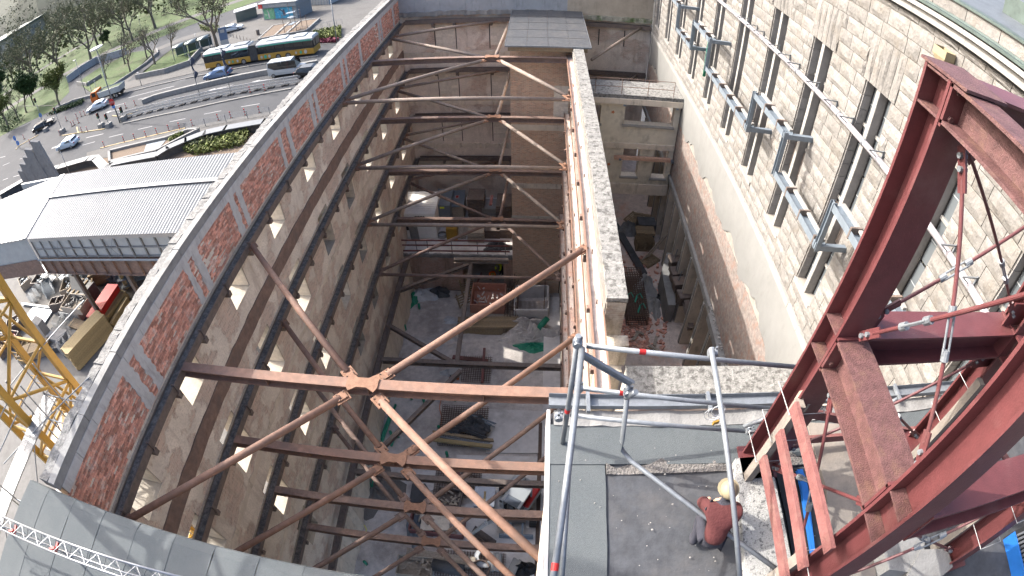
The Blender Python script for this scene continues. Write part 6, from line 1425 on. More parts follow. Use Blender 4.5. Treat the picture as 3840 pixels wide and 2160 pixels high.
for a, b in zip(ys_, ys_[1:]): put(MB().tube((xs_-.45, a, 19.5), (xs_-.45, b, 21.6), .022, 8), 'diagonal', M['galv'], fs_)
put(MB().tube((xs_-1.4, 4.5, 22.2), (xs_+.9, 7.4, 22.9), .02, 6), 'diagonal', M['galv'], fs_); put(MB().tube((xs_-1.6, 2.5, 21.0), (LX-.4, 5.2, 22.5), .02, 6), 'diagonal', M['galv'], fs_)
# far backdrop: wooded hills and town beyond the park
hl = MB(); vs = []
for i in range(61):
    a = math.radians(95+i*2.2)
    for r, z in ((330,G),(430,34+9*math.sin(i*.7)+5*math.sin(i*1.9)),(560,62+10*math.sin(i*.45)+6*math.sin(i*1.3)),(800,80+10*math.sin(i*.3))): vs.append((r*math.cos(a), r*math.sin(a), z))
hl.add(vs, [(i*4+j, i*4+j+1, i*4+5+j, i*4+4+j) for i in range(60) for j in range(3)]); o = hl.obj('hills', M['hill']); tag(o, kind='structure')
hl = MB(); vs = []
for i in range(41):
    a = math.radians(-30+i*3.0)
    for r, z in ((120,G),(200,26+4*math.sin(i*.7)),(420,48+6*math.sin(i*.45))): vs.append((r*math.cos(a), r*math.sin(a), z))
hl.add(vs, [(i*3+j, i*3+j+1, i*3+4+j, i*3+3+j) for i in range(40) for j in range(2)]); o = hl.obj('hills', M['hill']); tag(o, kind='structure')
tc = MB()
for k in range(6500):
    a = math.radians(random.uniform(100, 190)); r = random.uniform(170, 420); zb = G if r < 330 else G+(r-330)*.28
    p = V3((r*math.cos(a), r*math.sin(a), zb+random.uniform(2,8))); s = random.uniform(1.6,3.6); t_ = random.uniform(.5,1.1)
    for j in range(5):
        q_ = p+V3((random.gauss(0,s*.6), random.gauss(0,s*.6), random.gauss(0,s*.4))); u_ = V3((random.uniform(-1,1),random.uniform(-1,1),random.uniform(-1,1))).normalized(); v_ = u_.cross(V3((random.uniform(-1,1),random.uniform(-1,1),1))).normalized()
        tc.add([q_-u_*t_, q_+v_*t_*.6, q_+u_*t_, q_-v_*t_*.6], [(0,1,2,3)])
o = tc.obj('far_wood', M['leaf_bud']); tag(o, 'hazy mass of far park trees at the top left', 'trees', kind='stuff')
# ================================================================ things in the pit
TZ = 3.9
tr_ = thing('terrace', 'raised far end of the pit floor behind a dark brick retaining wall', 'terrace', (-6, PY, 0))
ox0, ox1 = gy(5,915,600,PY).x, gy(5,1225,600,PY).x
mb = MB(); holed(mb, 'y', PY+.05, PY+.6, LX, PX0+.0, 0, TZ-.25, [(ox0, ox1, 0.0, 3.2)]); put(mb, 'retaining_wall', M['wall_lower'], tr_)
put(MB().box(LX, PX0-.01, PY+.02, FY-.01, TZ-.249, TZ), 'deck', M['slab'], tr_)
put(MB().box(ox0-.5, ox1+.3, PY+3.5, PY+3.7, 0, 3.2), 'tunnel_back', M['dirt'], tr_); put(MB().box(LX, PX0, PY+.6, FY, -.3, .002), 'tunnel_floor', M['dirt'], tr_)
mb = MB(); mb.rag('y', LX, PX0-.02, 40, PY+.06, PY-.08, TZ-.3, TZ+.02, .03, .04); put(mb, 'edge_beam', M['concrete'], tr_)
def T_(x, y, z=TZ): return gz(11, x, y, z)
ra = thing('edge_railing', 'red board guard railing along the edge of the far terrace', 'railing', (-6, PY, TZ))
for y in (628, 672, 722):
    a, b = gy(11,30,y,PY+.1), gy(11,1040,y+10,PY+.1); put(MB().bar(a, b, .03, .14), 'board', M['red_wood'], ra)
for x in (60,205,305,520,750,1000):
    p = gy(11,x,735,PY+.16); put(MB().box(p.x-.03,p.x+.03,PY+.12,PY+.18,TZ,TZ+1.25), 'post', M['galv'], ra)
ct = [T_(55,612), T_(388,616)]
cw_ = ct[1].x-ct[0].x; cn = thing('site_container', 'white ribbed site container standing on the far terrace', 'container', ((ct[0].x+ct[1].x)/2, ct[0].y, TZ))
hC = gy(11,200,392,ct[0].y).z-TZ; dC = gz(11,250,188,TZ+hC).y-ct[0].y
MB().box(-cw_/2, cw_/2, 0, dC, .05, hC).obj('body', M['container_white'], cn)
for k in range(int(cw_/.22)): MB().box(-cw_/2+.06+k*.22, -cw_/2+.16+k*.22, -.03, -.001, .1, hC-.1).obj('rib', M['container_white'], cn)
for k in range(int(dC/.3)): MB().box(-cw_/2+.05, cw_/2-.05, .1+k*.3, .24+k*.3, hC+.001, hC+.03).obj('roof_rib', M['container_white'], cn)
MB().box(-.1,.7,-.04,-.0,hC*.82,hC*.92).obj('vent', M['black'], cn); MB().box(-.9,-.3,-.06,0,.9,1.4).obj('unit', M['black'], cn); MB().cbox((-.25,-.3,.75),(.7,.04,1.5),M=Matrix.Rotation(.12,3,'X')).obj('leaning_board', M['concrete'], cn)
c = thing('grey_tank', 'dark grey steel tank right of the white container', 'tank', T_(445,510)); MB().box(-.65,.65,-.0,2.4,0,2.2).obj('body', M['steel_blue'], c); MB().box(-.15,.2,-.02,0,1.9,2.05).obj('yellow_tag', M['hivis_yellow'], c)
c = thing('grey_sheet', 'grey board with a red and white sign lying beside the tank', 'board', T_(565,400)); MB().cbox((0,0,1.7),(1.5,2.4,.05),.06).obj('board', M['steel_blue'], c); MB().cbox((.1,.2,1.735),(.35,.5,.01),.06).obj('sign', M['plastic_white'], c); MB().cbox((.1,.2,1.745),(.22,.34,.01),.06).obj('sign_mark', M['signal_red'], c); MB().box(-.7,.7,-.9,.9,0,1.67).obj('support', M['timber_grey'], c)
c = thing('yellow_box', 'bright yellow metal box on the far terrace', 'box', T_(520,640)); bwid = T_(568,640).x-T_(473,640).x; MB().box(-bwid/2,bwid/2,0,.8,.02,1.25).obj('body', M['yellow'], c, bevel=.02); MB().box(-.15,.15,.3,.36,1.25,1.27).obj('slot', M['black'], c)
c = thing('hose_coil', 'coil of pale hose beside the yellow box', 'hose', T_(432,590))
for k in range(5): MB().path([(.42*math.cos(a*.4)*(1-.05*k), .42*math.sin(a*.4)*(1-.05*k), .04+.05*k) for a in range(17)], .03, 6).obj('loop', M['stone_pale'], c)
def prack(x, y, n, label, h=.16, w_=1.3, l_=1.0, m='timber_grey', name='panel_stack', z=TZ):
    t = thing(name, label, 'stack', T_(x, y, z))
    for k in range(n): MB().cbox((random.uniform(-.03,.03), random.uniform(-.03,.03), h*(k+.5)), (w_, l_, h*.72)).obj('panel', M[m], t)
    return t
prack(750,420,12,'tall stack of dark formwork panels on the terrace, left one',.2,1.35,1.6,'steel_dark'); prack(870,430,9,'stack of slatted pale panels in the middle of the terrace',.17,1.3,1.4,'concrete'); prack(990,430,10,'stack of dark slatted panels against the brick pier',.19,1.2,1.9,'steel_dark')
prack(740,610,7,'lower slatted stack near the terrace railing',.14,1.3,1.2,'timber_grey'); prack(880,585,6,'flat dark stack in front of the pale panels',.14,1.3,.9,'steel_dark'); prack(990,580,6,'flat dark stack at the foot of the brick pier',.14,1.2,.9,'steel_dark')
o = MB().bar(T_(865,310,7.2), T_(880,225,7.2), .2, .12).obj('red_board', M['red_wood']); tag(o, 'red board lying on the slatted panels', 'board')
tubes(T_(520,165), ang(T_(400,180), T_(640,110)), 4.6, 1.5, 34, 'heap of dark poles at the back of the terrace', 'steel_blue', .04, layers=4)
ldr = thing('ladder', 'long ladder lying along the back wall of the terrace', 'ladder', T_(800,110))
a, b = T_(650,95), T_(970,110)
for s in (0,.5): put(MB().bar(a+V3((0,s,.3)), b+V3((0,s,.3)), .04,.09), 'rail', M['steel_blue'], ldr)
for k in range(15): q_ = a.lerp(b, (k+.5)/15); put(MB().tube(q_+V3((0,0,.3)), q_+V3((0,.5,.3)), .018, 5), 'rung', M['steel_blue'], ldr)
def tarpheap(p, r, h, m, label, name='tarp', cat='tarp', seed=1):
    rnd = random.Random(seed); n, k = 26, 9; vs = []; 
    for j in range(k+1):
        for i in range(n):
            a = 2*math.pi*i/n; t = j/k; rad = (1-t)*(1+.18*math.sin(3*a+seed)+.1*math.sin(7*a)); z = h*(1-(1-t)**2.2)*(1+.35*math.sin(4*a+5*t+seed))+rnd.uniform(-.05,.05)*h*2
            vs.append((r[0]*rad*math.cos(a), r[1]*rad*math.sin(a), max(0.01, z) if j else 0.0))
    o = MB().add(vs, [(j*n+i, j*n+(i+1) % n, (j+1)*n+(i+1) % n, (j+1)*n+i) for j in range(k) for i in range(n)]).obj(name, M[m]); o.location = p; tag(o, label, cat); return o
tarpheap(T_(935,690), (1.2,.55), .35, 'tarp', 'crumpled black sheeting by the terrace railing', seed=2)
lumber(T_(230,160,TZ), .3, 2.6, 1.2, .5, 'red_wood', 'reddish boards leaning in the far left corner of the terrace', 5, 3)
lumber(T_(610,540,TZ), 1.5, 2.2, 1.0, .08, 'timber_grey', 'grey boards laid flat on the terrace behind the yellow box', 5, 1)
# ---- floor slabs
def fslab(n, pts, zt, m, name='floor_slab', kind='structure'): 
    P = [tuple(gz(n, x, y, zt))[:2] for x, y in pts]; return sheet(P, zt, m, name, kind, zt+.1)
fslab(13, [(735,112),(1260,135),(1260,470),(740,470)], .12, 'slab'); fslab(13, [(500,485),(1260,500),(1260,900),(680,1000),(690,590),(500,560)], .10, 'slab'); fslab(14, [(330,230),(1330,130),(1330,640),(930,640),(880,819),(330,560)], .09, 'slab'); fslab(13, [(190,575),(345,575),(350,760),(150,819),(120,819)], .08, 'slab')
fslab(14, [(930,620),(1330,600),(1330,900),(930,900)], .08, 'slab')
sw_ = thing('strip_footing', 'pale concrete strip along the foot of the right inner wall', 'footing', (1.5, 15, 0)); put(MB().box(.75, 1.95, 3, 30.5, 0, .45), 'strip', M['slab'], sw_)
for k in range(12): put(MB().tube((.55+k*.02, 3.5, .1+k*.01), (.5+k*.03, 19, .1+k*.012), .018, 5), 'rebar', M['rebar'], sw_)
# ---- rebar mats
def remat(n, pts, z, label, sp=.16):
    P = [gz(n, x, y, z) for x, y in pts]; x0, x1 = min(p.x for p in P), max(p.x for p in P); y0, y1 = min(p.y for p in P), max(p.y for p in P)
    t = thing('rebar_mat', label, 'rebar mat', ((x0+x1)/2, (y0+y1)/2, 0))
    m_ = MB()
    for zz in (z, z+.22):
        x = x0
        while x <= x1: m_.bar((x, y0, zz), (x, y1, zz), .022, .022); x += sp
        y = y0
        while y <= y1: m_.bar((x0, y, zz+.02), (x1, y, zz+.02), .022, .022); y += sp
    tag(put(m_, 'bars', M['rebar'], t), kind='stuff'); return t
remat(13, [(392,95),(735,430)], .25, 'rusty rebar mat in the pit loaded with poles and sheeting'); remat(13, [(345,585),(690,840)], .2, 'rusty rebar mat in the pit under the red beam'); remat(14, [(345,20),(700,245)], .2, 'rusty rebar mat carrying the tray of offcuts') if False else None
remat(14, [(370,595),(940,860)], .2, 'rusty rebar mat at the bottom of the pit with coils on it'); remat(5, [(930,1245),(1125,1440)], .2, 'rusty rebar mat beyond the low beam')
# ---- goods on the pit floor
def Fl(n, x, y, z=0.0): return gz(n, x, y, z)
tarpheap(Fl(13,650,245,.5), (1.0,.75), .5, 'tarp', 'crumpled dark tarpaulin on the loaded rebar mat', seed=3); tarpheap(Fl(13,455,300,.5), (.75,.35), .3, 'tarp', 'smaller dark sheet left of the tarpaulin', seed=5)
tubes(Fl(13,620,310,.55), ang(Fl(13,545,280), Fl(13,715,345)), 2.0, .7, 14, 'bundle of black pipes under the tarpaulin', 'tarp', .05, layers=3); tubes(Fl(13,680,200,.6), ang(Fl(13,600,170), Fl(13,755,230)), 2.1, .4, 8, 'pale edged black profiles behind the tarpaulin', 'steel_blue', .04)
lumber(Fl(13,550,345,.5), ang(Fl(13,400,325), Fl(13,730,370)), 4.0, .2, .15, 'timber', 'long brown timber on the near half of the rebar mat, upper one', 2, 1, 'timber'); lumber(Fl(13,540,400,.5), ang(Fl(13,380,380), Fl(13,700,420)), 4.0, .25, .18, 'timber_yellow', 'long brown timber on the near half of the rebar mat, lower one', 2, 1, 'timber')
tubes(Fl(13,570,375,.5), ang(Fl(13,450,350), Fl(13,720,400)), 3.4, .6, 12, 'steel props lying between the two long timbers', 'galv', .035)
o = MB().hbeam(Fl(13,475,590,.6), Fl(13,600,735,.6), .16, .12).obj('red_beam', M['red_wood']); tag(o, 'red beam lying across the rebar mat', 'beam')
for k, (x, y, m, l) in enumerate(((570,725,'red_wood','reddish ring'),(620,690,'rebar','dark ring'),(580,640,'steel_dark','larger dark ring'))):
    o = MB().path([V3(Fl(13,x,y,.5))+V3((.3*math.cos(a*.42), .3*math.sin(a*.42), 0)) for a in range(16)], .05, 6).obj('pipe_ring', M[m]); tag(o, f'{l} on the rebar mat beside the red beam', 'ring')
crate(Fl(14,468,170,.45), -.1, 1.5, 1.15, .5, 'steel_dark', 'dark tray of offcuts on the rebar mat', 'timber_grey'); crate(Fl(14,180,755,.4), 0, 2.0, 1.2, .6, 'timber_grey', 'wooden crate of scrap at the bottom left of the pit', 'timber_grey')
c = thing('metal_case', 'silver lidded metal case on the floor left of the excavator', 'case', Fl(14,770,200)); MB().box(-.6,.6,-.5,.8,0,.65).obj('body', M['galv'], c); MB().box(-.62,.62,-.52,.82,.66,.72).obj('lid', M['alu'], c); MB().box(-.04,.08,-.4,.5,.725,.75).obj('strip', M['timber_yellow'], c)
c = crate(Fl(14,375,380), -.04, 3.2, 1.6, .7, 'red_wood', 'orange-red open skip of boards in the pit', 'timber_grey', 'skip', 'skip', .08); lumber(Fl(14,345,360,.5), .1, 1.7, 1.2, .15, 'concrete_tan', 'boards piled in the orange-red skip', 3, 2, 'boards')
lumber(Fl(14,400,680,.45), -.06, 4.0, .7, .25, 'timber_grey', 'pale planks at the bottom of the pit', 4, 2); c = thing('black_roll', 'big black sheet roll at the bottom of the pit', 'roll', Fl(14,450,750,.5)); put(MB().tube(Fl(14,325,720,.75), Fl(14,590,775,.75), .38, 16), 'roll', M['tarp'], c, smooth=True); put(MB().tube(Fl(14,590,775,.75), Fl(14,600,777,.75), .1, 8), 'core', M['black'], c)
o = thing('cable_coil', 'coil of grey cable on the bottom rebar mat', 'coil', Fl(14,770,665,.5))
for k in range(6): MB().path([((.62-.05*k)*math.cos(a*.4), (.62-.05*k)*math.sin(a*.4), .05+.03*k) for a in range(17)], .03, 6).obj('loop', M['plastic_grey'], o)
o = thing('spring_coil', 'rusty stacked coil of strip at the bottom of the pit', 'coil', Fl(14,735,770,.45))
for k in range(7): MB().path([((.5)*math.cos(a*.4), .5*math.sin(a*.4), .05+.07*k) for a in range(17)], .035, 5).obj('ring', M['rebar'], o)
tarpheap(Fl(14,1110,765), (.85,.6), .5, 'black', 'shiny black rubbish bag at the bottom right of the pit', 'rubbish_bag', 'bag', 7); lumber(Fl(14,1010,770), 1.2, 1.3, .5, .4, 'stone_pale', 'short pale blocks beside the rubbish bag', 3, 2, 'blocks', 'block_stack')
lumber(Fl(14,870,710,.45), 1.5, 1.1, .5, .35, 'stone_pale', 'small white packets on the bottom rebar mat', 3, 2, 'packets', 'packet_stack')
tarpheap(Fl(14,630,90,.45), (.35,.25), .25, 'stone_pale', 'crumpled pale bag on the rebar mat', 'bag', 'bag', 9); tarpheap(Fl(14,180,400,.05), (.5,1.4), .12, 'steel_blue', 'grey fleece lying along the edge of the dirt', 'fleece', 'sheet', 11)
c = thing('grey_mat', 'grey rubber mat spread on the pit floor', 'mat', Fl(14,200,100)); put(MB().prism([tuple(Fl(14,x,y,.14))[:2] for x, y in ((150,30),(260,30),(310,110),(230,190),(125,190))][::-1], .1, .16), 'mat', M['tarp'], c)
# green pipes
for k, (a, b, l) in enumerate((((5,400,150),(5,400,440),''),)): pass
gp_ = [((8,410,155),(8,305,440)),((8,385,185),(8,330,330)),((8,420,360),(8,375,470)),((8,265,560),(8,235,700)),((8,240,650),(8,205,790)),((8,258,690),(8,222,800)),((8,335,310),(8,300,420))]
for k, (a, b) in enumerate(gp_):
    o = MB().tube(gz(*a,.25+.1*(k % 3)), gz(*b,.2), .085, 10).obj('green_pipe', M['plastic_green'], smooth=True); tag(o, f'green plastic pipe lying along the foot of the street-side wall, {["longest, far end","short, far end","stub behind the beam","far one below the beam","middle one below the beam","near one below the beam","thin one crossing the pile"][k]}', 'pipe', 'green pipes on the pit floor')
for k, (n, x, y) in enumerate(((8,380,390),(8,430,400),(8,490,100),(8,530,115),(8,625,140),(8,860,125),(8,955,125),(8,740,350),(8,800,545),(8,855,310),(5,485,1040),(5,590,880),(8,190,1360))):
    o = MB().tube(gz(n,x,y,0), gz(n,x,y,0)+V3((0,0,.55)), .1, 10).obj('pipe_stub', M['plastic_green'], smooth=True); tag(o, f'short green pipe stub rising from the pit floor, {["by the long pipes","beside the long pipes on the right","first behind the near knot","second behind the near knot","third behind the near knot","beyond the top beam, left","beyond the top beam, right","next to the loaded rebar mat","under the second beam","at the mat edge","by the far left mound","lying by the green scrap","at the lower left corner"][k]}', 'pipe stub', 'green pipe stubs')
tarpheap(gz(5,535,810,0), (.7,.9), .5, 'plastic_green', 'heap of green plastic pipe scraps left of the skip', 'plastic_scrap', 'scrap', 13)
tarpheap(gz(5,620,785,0), (1.2,.7), .5, 'plastic_grey', 'pale wrapped pack on the pit floor', 'wrapped_pack', 'pack', 15); tarpheap(gz(5,740,760,0), (1.0,.6), .45, 'tarp', 'dark bags beside the pale wrapped pack', 'bags', 'bags', 17); tarpheap(gz(5,700,705,0), (2.6,.5), .45, 'plastic_grey', 'long grey fleece roll under the slanting low beam', 'fleece_roll', 'sheet', 19)
# far machinery area: skip, platform, lumber pallet, formwork box, mound
lumber(gz(12,420,470,0), 0, 3.6, 5.2, .35, 'timber_grey', 'wide plank platform in the far half of the pit', 8, 1, 'platform', 'plank_platform')
c = crate(gz(12,365,470,.45), 0, 2.6, 2.4, .9, 'terracotta', 'reddish open tub standing on the plank platform', 'dirt', 'tub', 'tub', .1)
lumber(gz(12,365,760,0), .05, 4.6, 1.1, .9, 'timber', 'pallet load of pale timbers in front of the platform', 5, 5)
for k, (x, y, l) in enumerate(((150,360,'farther'),(120,500,'nearer'))):
    p = thing('leaning_pallet', f'wooden frame propped on edge left of the platform, {l}', 'pallet', gz(12,x,y,.2), .4+.2*k)
    for j in range(5): MB().cbox((0,-.5+j*.25,.7),(1.2,.1,.04),M=Matrix.Rotation(1.1,3,'X')).obj('slat', M['timber'], p)
    for s in (-.55,0,.55): MB().cbox((s,0,.66),(.1,1.2,.08),M=Matrix.Rotation(1.1,3,'X')).obj('runner', M['timber'], p)
for k, (a, b) in enumerate((((205,420),(175,610)),((230,440),(205,600)),((290,170),(220,330)))):
    o = MB().bar(gz(12,*a,.6), gz(12,*b,.3), .12, .08).obj('red_board', M['red_wood']); tag(o, f'red painted board left of the plank platform, {["left","right","far, leaning to the tunnel"][k]}', 'board', 'red boards by the platform')
fb_ = [gz(12,x,y,.3) for x, y in ((640,395),(965,395),(960,640),(630,640))]
c = thing('formwork_box', 'square concrete formwork box with rebar beside the inner wall', 'formwork', fb_[0]); P = fb_
zt_ = 1.3
for a, b in zip(P, P[1:]+P[:1]): put(MB().bar(V3((a.x,a.y,zt_/2)), V3((b.x,b.y,zt_/2)), .15, zt_), 'panel', M['slab'], c)
rbm_ = MB()
for k in range(26): q_ = P[3].lerp(P[2], (k+.5)/26); rbm_.tube((q_.x,q_.y+.25,0),(q_.x,q_.y+.25,2.0),.02,4)
for k in range(14): q_ = P[1].lerp(P[2], (k+.5)/14); rbm_.tube((q_.x-.25,q_.y,0),(q_.x-.25,q_.y,2.0),.02,4)
tag(put(rbm_, 'rebar', M['rebar'], c), kind='stuff')
c = thing('rebar_cage', 'tall tied rebar cage between platform and formwork', 'rebar', gz(12,600,560,0)); r_m = MB()
for k in range(18): r_m.tube((random.uniform(-.5,.5), random.uniform(-2.8,2.8),0),(random.uniform(-.5,.5), random.uniform(-2.8,2.8),2.2),.025,4)
for k in range(14): yy = -2.8+k*.43; r_m.tube((-.5,yy,.6+.1*(k % 3)),(.5,yy,.6+.1*(k % 3)),.02,4); 
for k in range(6): r_m.tube((-.5+k*.2,-2.9,.8),(-.5+k*.2,2.9,.8),.025,4)
tag(r_m.obj('bars', M['rebar'], c), kind='stuff')
md = tarpheap(gz(12,780,790,0), (2.6,1.3), 1.1, 'dirt', 'mound of grey gravel in front of the formwork box', 'gravel_mound', 'mound', 21); md['kind'] = 'stuff'
tarpheap(gz(12,730,690,0), (1.9,.6), .5, 'black', 'black foil lining behind the gravel mound', 'foil', 'foil', 23)
o = MB().tube(gz(12,870,745,1.0), gz(12,965,635,1.4), .22, 12).obj('drain_pipe', M['plastic_green'], smooth=True); tag(o, 'thick teal corrugated drain pipe on the gravel mound', 'pipe')
md = tarpheap(gz(5,900,1150,-.05), (4.5,3.0), .25, 'dirt', 'low trodden dirt hump in the middle of the pit', 'dirt_mound', 'mound', 25); md['kind'] = 'stuff'
md = tarpheap(gz(8,260,800,-.05), (1.8,2.2), .35, 'gravel', 'gravel patch along the street-side wall foot', 'gravel_patch', 'gravel', 27); md['kind'] = 'stuff'
c = thing('tool_box', 'orange and white power tool crate beside the low beam', 'tool crate', gz(5,855,1390,.1)); MB().box(-.35,.35,-.3,.3,0,.25).obj('base', M['orange'], c); MB().box(-.35,.35,-.3,.3,.255,.6).obj('lid', M['plastic_white'], c)
for k in range(4): MB().box(-.25+k*.14,-.18+k*.14,-.31,-.3,.35,.5).obj('slot', M['black'], c)
tarpheap(gz(5,810,1365,0), (.6,.35), .3, 'plastic_grey', 'pale lilac sheet next to the tool crate', 'sheet', 'sheet', 29)
o = MB().bar(gz(5,840,1245,.3), gz(5,1105,1275,.3), .3, .12).obj('red_plank', M['red_wood']); tag(o, 'red plank lying across the far rebar mat', 'plank')
o = MB().bar(gz(5,1080,1180,.5), gz(5,1062,1440,.5), .18, .14).obj('red_plank', M['red_wood']); tag(o, 'red plank lying lengthwise over the far rebar mat', 'plank')
tarpheap(gz(5,1440,1170,0), (1.3,.5), .3, 'plastic_green', 'tangle of green hose near the strip footing', 'hose_tangle', 'hose', 31)
tarpheap(gz(5,830,975,0), (.7,.5), .2, 'plastic_grey', 'tangle of pale cable on the dirt', 'cable_tangle', 'cable', 33)
hose = MB(); hose.path([gz(8,750+30*math.sin(k*.9)*.3,40+k*26,.06) for k in range(12)], .025, 5); o = hose.obj('orange_cable', M['orange']); tag(o, 'thin orange cable trailing over the pit floor', 'cable')
hose = MB(); hose.path([gz(8,150+40*math.sin(k*.7),820+k*25,.08) for k in range(13)], .02, 5); o = hose.obj('yellow_cable', M['hivis_yellow']); tag(o, 'thin yellow cable at the foot of the street-side wall', 'cable')
# ---- excavator
ex = thing('excavator', 'compact white and red wheeled excavator seen from above on the pit floor', 'excavator', gz(14,1045,330,0), 0)
W_ = (gz(14,1180,370,.4).x-gz(14,905,370,.4).x)/2
for y in (-.2, 1.9):
    for s in (-1, 1):
        w_ = MB().tube((s*W_-.22,y,.45),(s*W_+.2,y,.45),.45,18).obj('wheel', M['rubber'], ex); MB().tube((s*W_+s*.2,y,.45),(s*W_+s*.22,y,.45),.25,12).obj('rim', M['plastic_white'], w_)
        for k in range(12): a = k*math.pi/6; MB().cbox((s*W_, y+.46*math.cos(a), .45+.46*math.sin(a)), (.4,.08,.06), M=Matrix.Rotation(a+1.57,3,'X')).obj('tread', M['rubber'], w_)
MB().box(-W_*.55,W_*.55,-.5,2.2,.45,.8).obj('chassis', M['steel_dark'], ex)
MB().cbox((0,-1.3,.35),(W_*2.1,.12,.6)).obj('dozer_blade', M['steel_blue'], ex)
for s in (-.35,.35): MB().bar((s,-.5,.55),(s,-1.3,.4),.12,.14).obj('blade_arm', M['steel_blue'], ex)
up_ = thing('x','','',(0,0,0)); bpy.data.objects.remove(up_)
A_ = Matrix.Rotation(-.5, 3, 'Z')
def xb(c, s, name, m, bv=.05): 
    o = MB().cbox(A_ @ V3(c)+V3((0,.7,0)), s, -.5).obj(name, M[m], ex, bevel=bv); return o
xb((0,.35,1.15),(1.7,2.3,.7),'upper_body','bus_white',.12); xb((-.55,.75,1.65),(.75,1.3,.5),'engine_cover','bus_white',.15); xb((.62,.5,1.6),(.45,1.5,.35),'side_cover','signal_red',.08)
xb((.12,-.25,2.0),(1.05,1.35,1.2),'cab','glass_bus',.04); xb((.12,-.2,2.64),(1.15,1.5,.12),'cab_roof','bus_white',.04); xb((.12,-.72,2.71),(.85,.5,.03),'roof_window','glass',.01)
for a in (-.42,.66):
    for b in (-.93,.43): MB().tube(A_ @ V3((a,b,1.45))+V3((0,.7,0)), A_ @ V3((a,b,2.6))+V3((0,.7,0)), .05, 6).obj('cab_post', M['bus_white'], ex)
for a in (-.5,.74): MB().cbox(A_ @ V3((a,-1.0,2.5))+V3((0,.7,0)),(.14,.06,.2),-.5).obj('mirror', M['black'], ex)
lo_ = V3(gz(14,1045,330,0)); p1, p2, p3 = gz(14,930,300,1.3)-lo_, gz(14,780,370,2.2)-lo_, gz(14,660,470,.8)-lo_
MB().path([V3((-.5,-.2,1.3)), p1, p2], [.2,.18,.15], 8).obj('boom', M['bus_white'], ex); MB().path([p2, p3+V3((0,0,.2))], [.14,.1], 8).obj('stick', M['bus_white'], ex); MB().tube(p1+V3((0,0,.3)), p2+V3((.1,.1,.25)), .05, 8).obj('cylinder', M['steel_dark'], ex)
bk_ = gz(14,765,500,.3)-lo_
b = MB(); b.add([(bk_.x-.7,bk_.y+.4,.05),(bk_.x+.6,bk_.y-.5,.05),(bk_.x+.75,bk_.y-.25,.75),(bk_.x-.55,bk_.y+.65,.75),(bk_.x-.85,bk_.y+.15,.4),(bk_.x+.45,bk_.y-.75,.4)],[(0,1,2,3),(0,1,5,4),(4,0,3),(5,1,2)]); q_ = b.obj('bucket', M['steel_dark'], ex); q_.modifiers.new('s','SOLIDIFY').thickness = .04
# ---- right-hand shaft
def S_(x, y, z=8.5): return gz(15, x, y, z)
def pallet(p, rz, label, tilt=0.0):
    t = thing('pallet', label, 'pallet', p, rz, 'wooden pallets in the right-hand shaft'); t.rotation_euler = (tilt, 0, rz)
    for j in range(7): MB().box(-.6,.6,-.4+j*.115-.0,-.31+j*.115,.122,.144).obj('slat', M['timber'], t)
    for x in (-.55,0,.55): MB().box(x-.05,x+.05,-.4,.4,.022,.12).obj('block', M['timber'], t)
    for y in (-.36,0,.36): MB().box(-.6,.6,y-.05,y+.05,0,.02).obj('base_board', M['timber'], t)
    return t
pallet(S_(117,138,9.0), .9, 'tilted pallet farthest left on the shaft heap', .5); pallet(S_(168,135,9.1), -.2, 'pale pallet leaning behind the upper stack', .6); pallet(S_(183,195,10.0), 0, 'pallet on top of the wrapped stack')
for k in range(5): pallet(S_(178,275,8.5)+V3((random.uniform(-.04,.04),0,.0+k*.15)), .03*k, f'pallet in the shaft stack of five, {["lowest","second from bottom","middle","second from top","topmost"][k]}')
pallet(S_(205,345,8.5), .7, 'loose pallet under the ladder'); o = MB().box(-.6,.6,-.45,.45,0,1.35).obj('wrapped_stack', M['tarp']); o.location = S_(178,222,8.5); tag(o, 'grey wrapped stack carrying one pallet', 'stack')
o = lumber(S_(100,285), ang(S_(50,190), S_(150,362)), 5.2, .45, .2, 'tarp', 'pair of long black beams lying in the shaft', 2, 1, 'beams', 'black_beams')
ldr = thing('ladder', 'long wooden ladder leaning in the right-hand shaft', 'ladder', S_(220,260)); a, b = S_(185,330,8.7), S_(285,215,10.2)
for s in (-.2,.2): put(MB().bar(a+V3((s,s*.8,0)), b+V3((s,s*.8,0)), .05,.08), 'rail', M['timber_grey'], ldr)
for k in range(13): q_ = a.lerp(b,(k+.5)/13); put(MB().tube(q_+V3((-.2,-.16,0)), q_+V3((.2,.16,0)), .02, 5), 'rung', M['timber_grey'], ldr)
rc = thing('rebar_cage', 'flat rusty rebar cage lying in the right-hand shaft with green ties', 'rebar', S_(130,560)); x0, x1, y0, y1 = S_(80,600).x, S_(180,600).x, S_(130,665).y, S_(110,430).y; m_ = MB()
for zz in (8.6, 9.0, 9.4):
    for k in range(9): x = x0+(x1-x0)*k/8; m_.bar((x,y0,zz),(x,y1,zz),.03,.03)
    for k in range(26): y = y0+(y1-y0)*k/25; m_.bar((x0,y,zz+.03),(x1,y,zz+.03),.026,.026)
for k in range(26): 
    y = y0+(y1-y0)*k/25
    for x in (x0, x1): m_.bar((x,y,8.55),(x,y,9.45),.026,.026)
tag(put(m_, 'bars', M['rebar'], rc), kind='stuff')
for k, (x, y) in enumerate(((150,525),(165,575),(105,520))): put(MB().path([S_(x,y,9.55)+V3((.25*math.cos(a*.9), .4*math.sin(a*1.3), 0)) for a in range(6)], .03, 5), 'green_tie', M['bus_green'], rc)
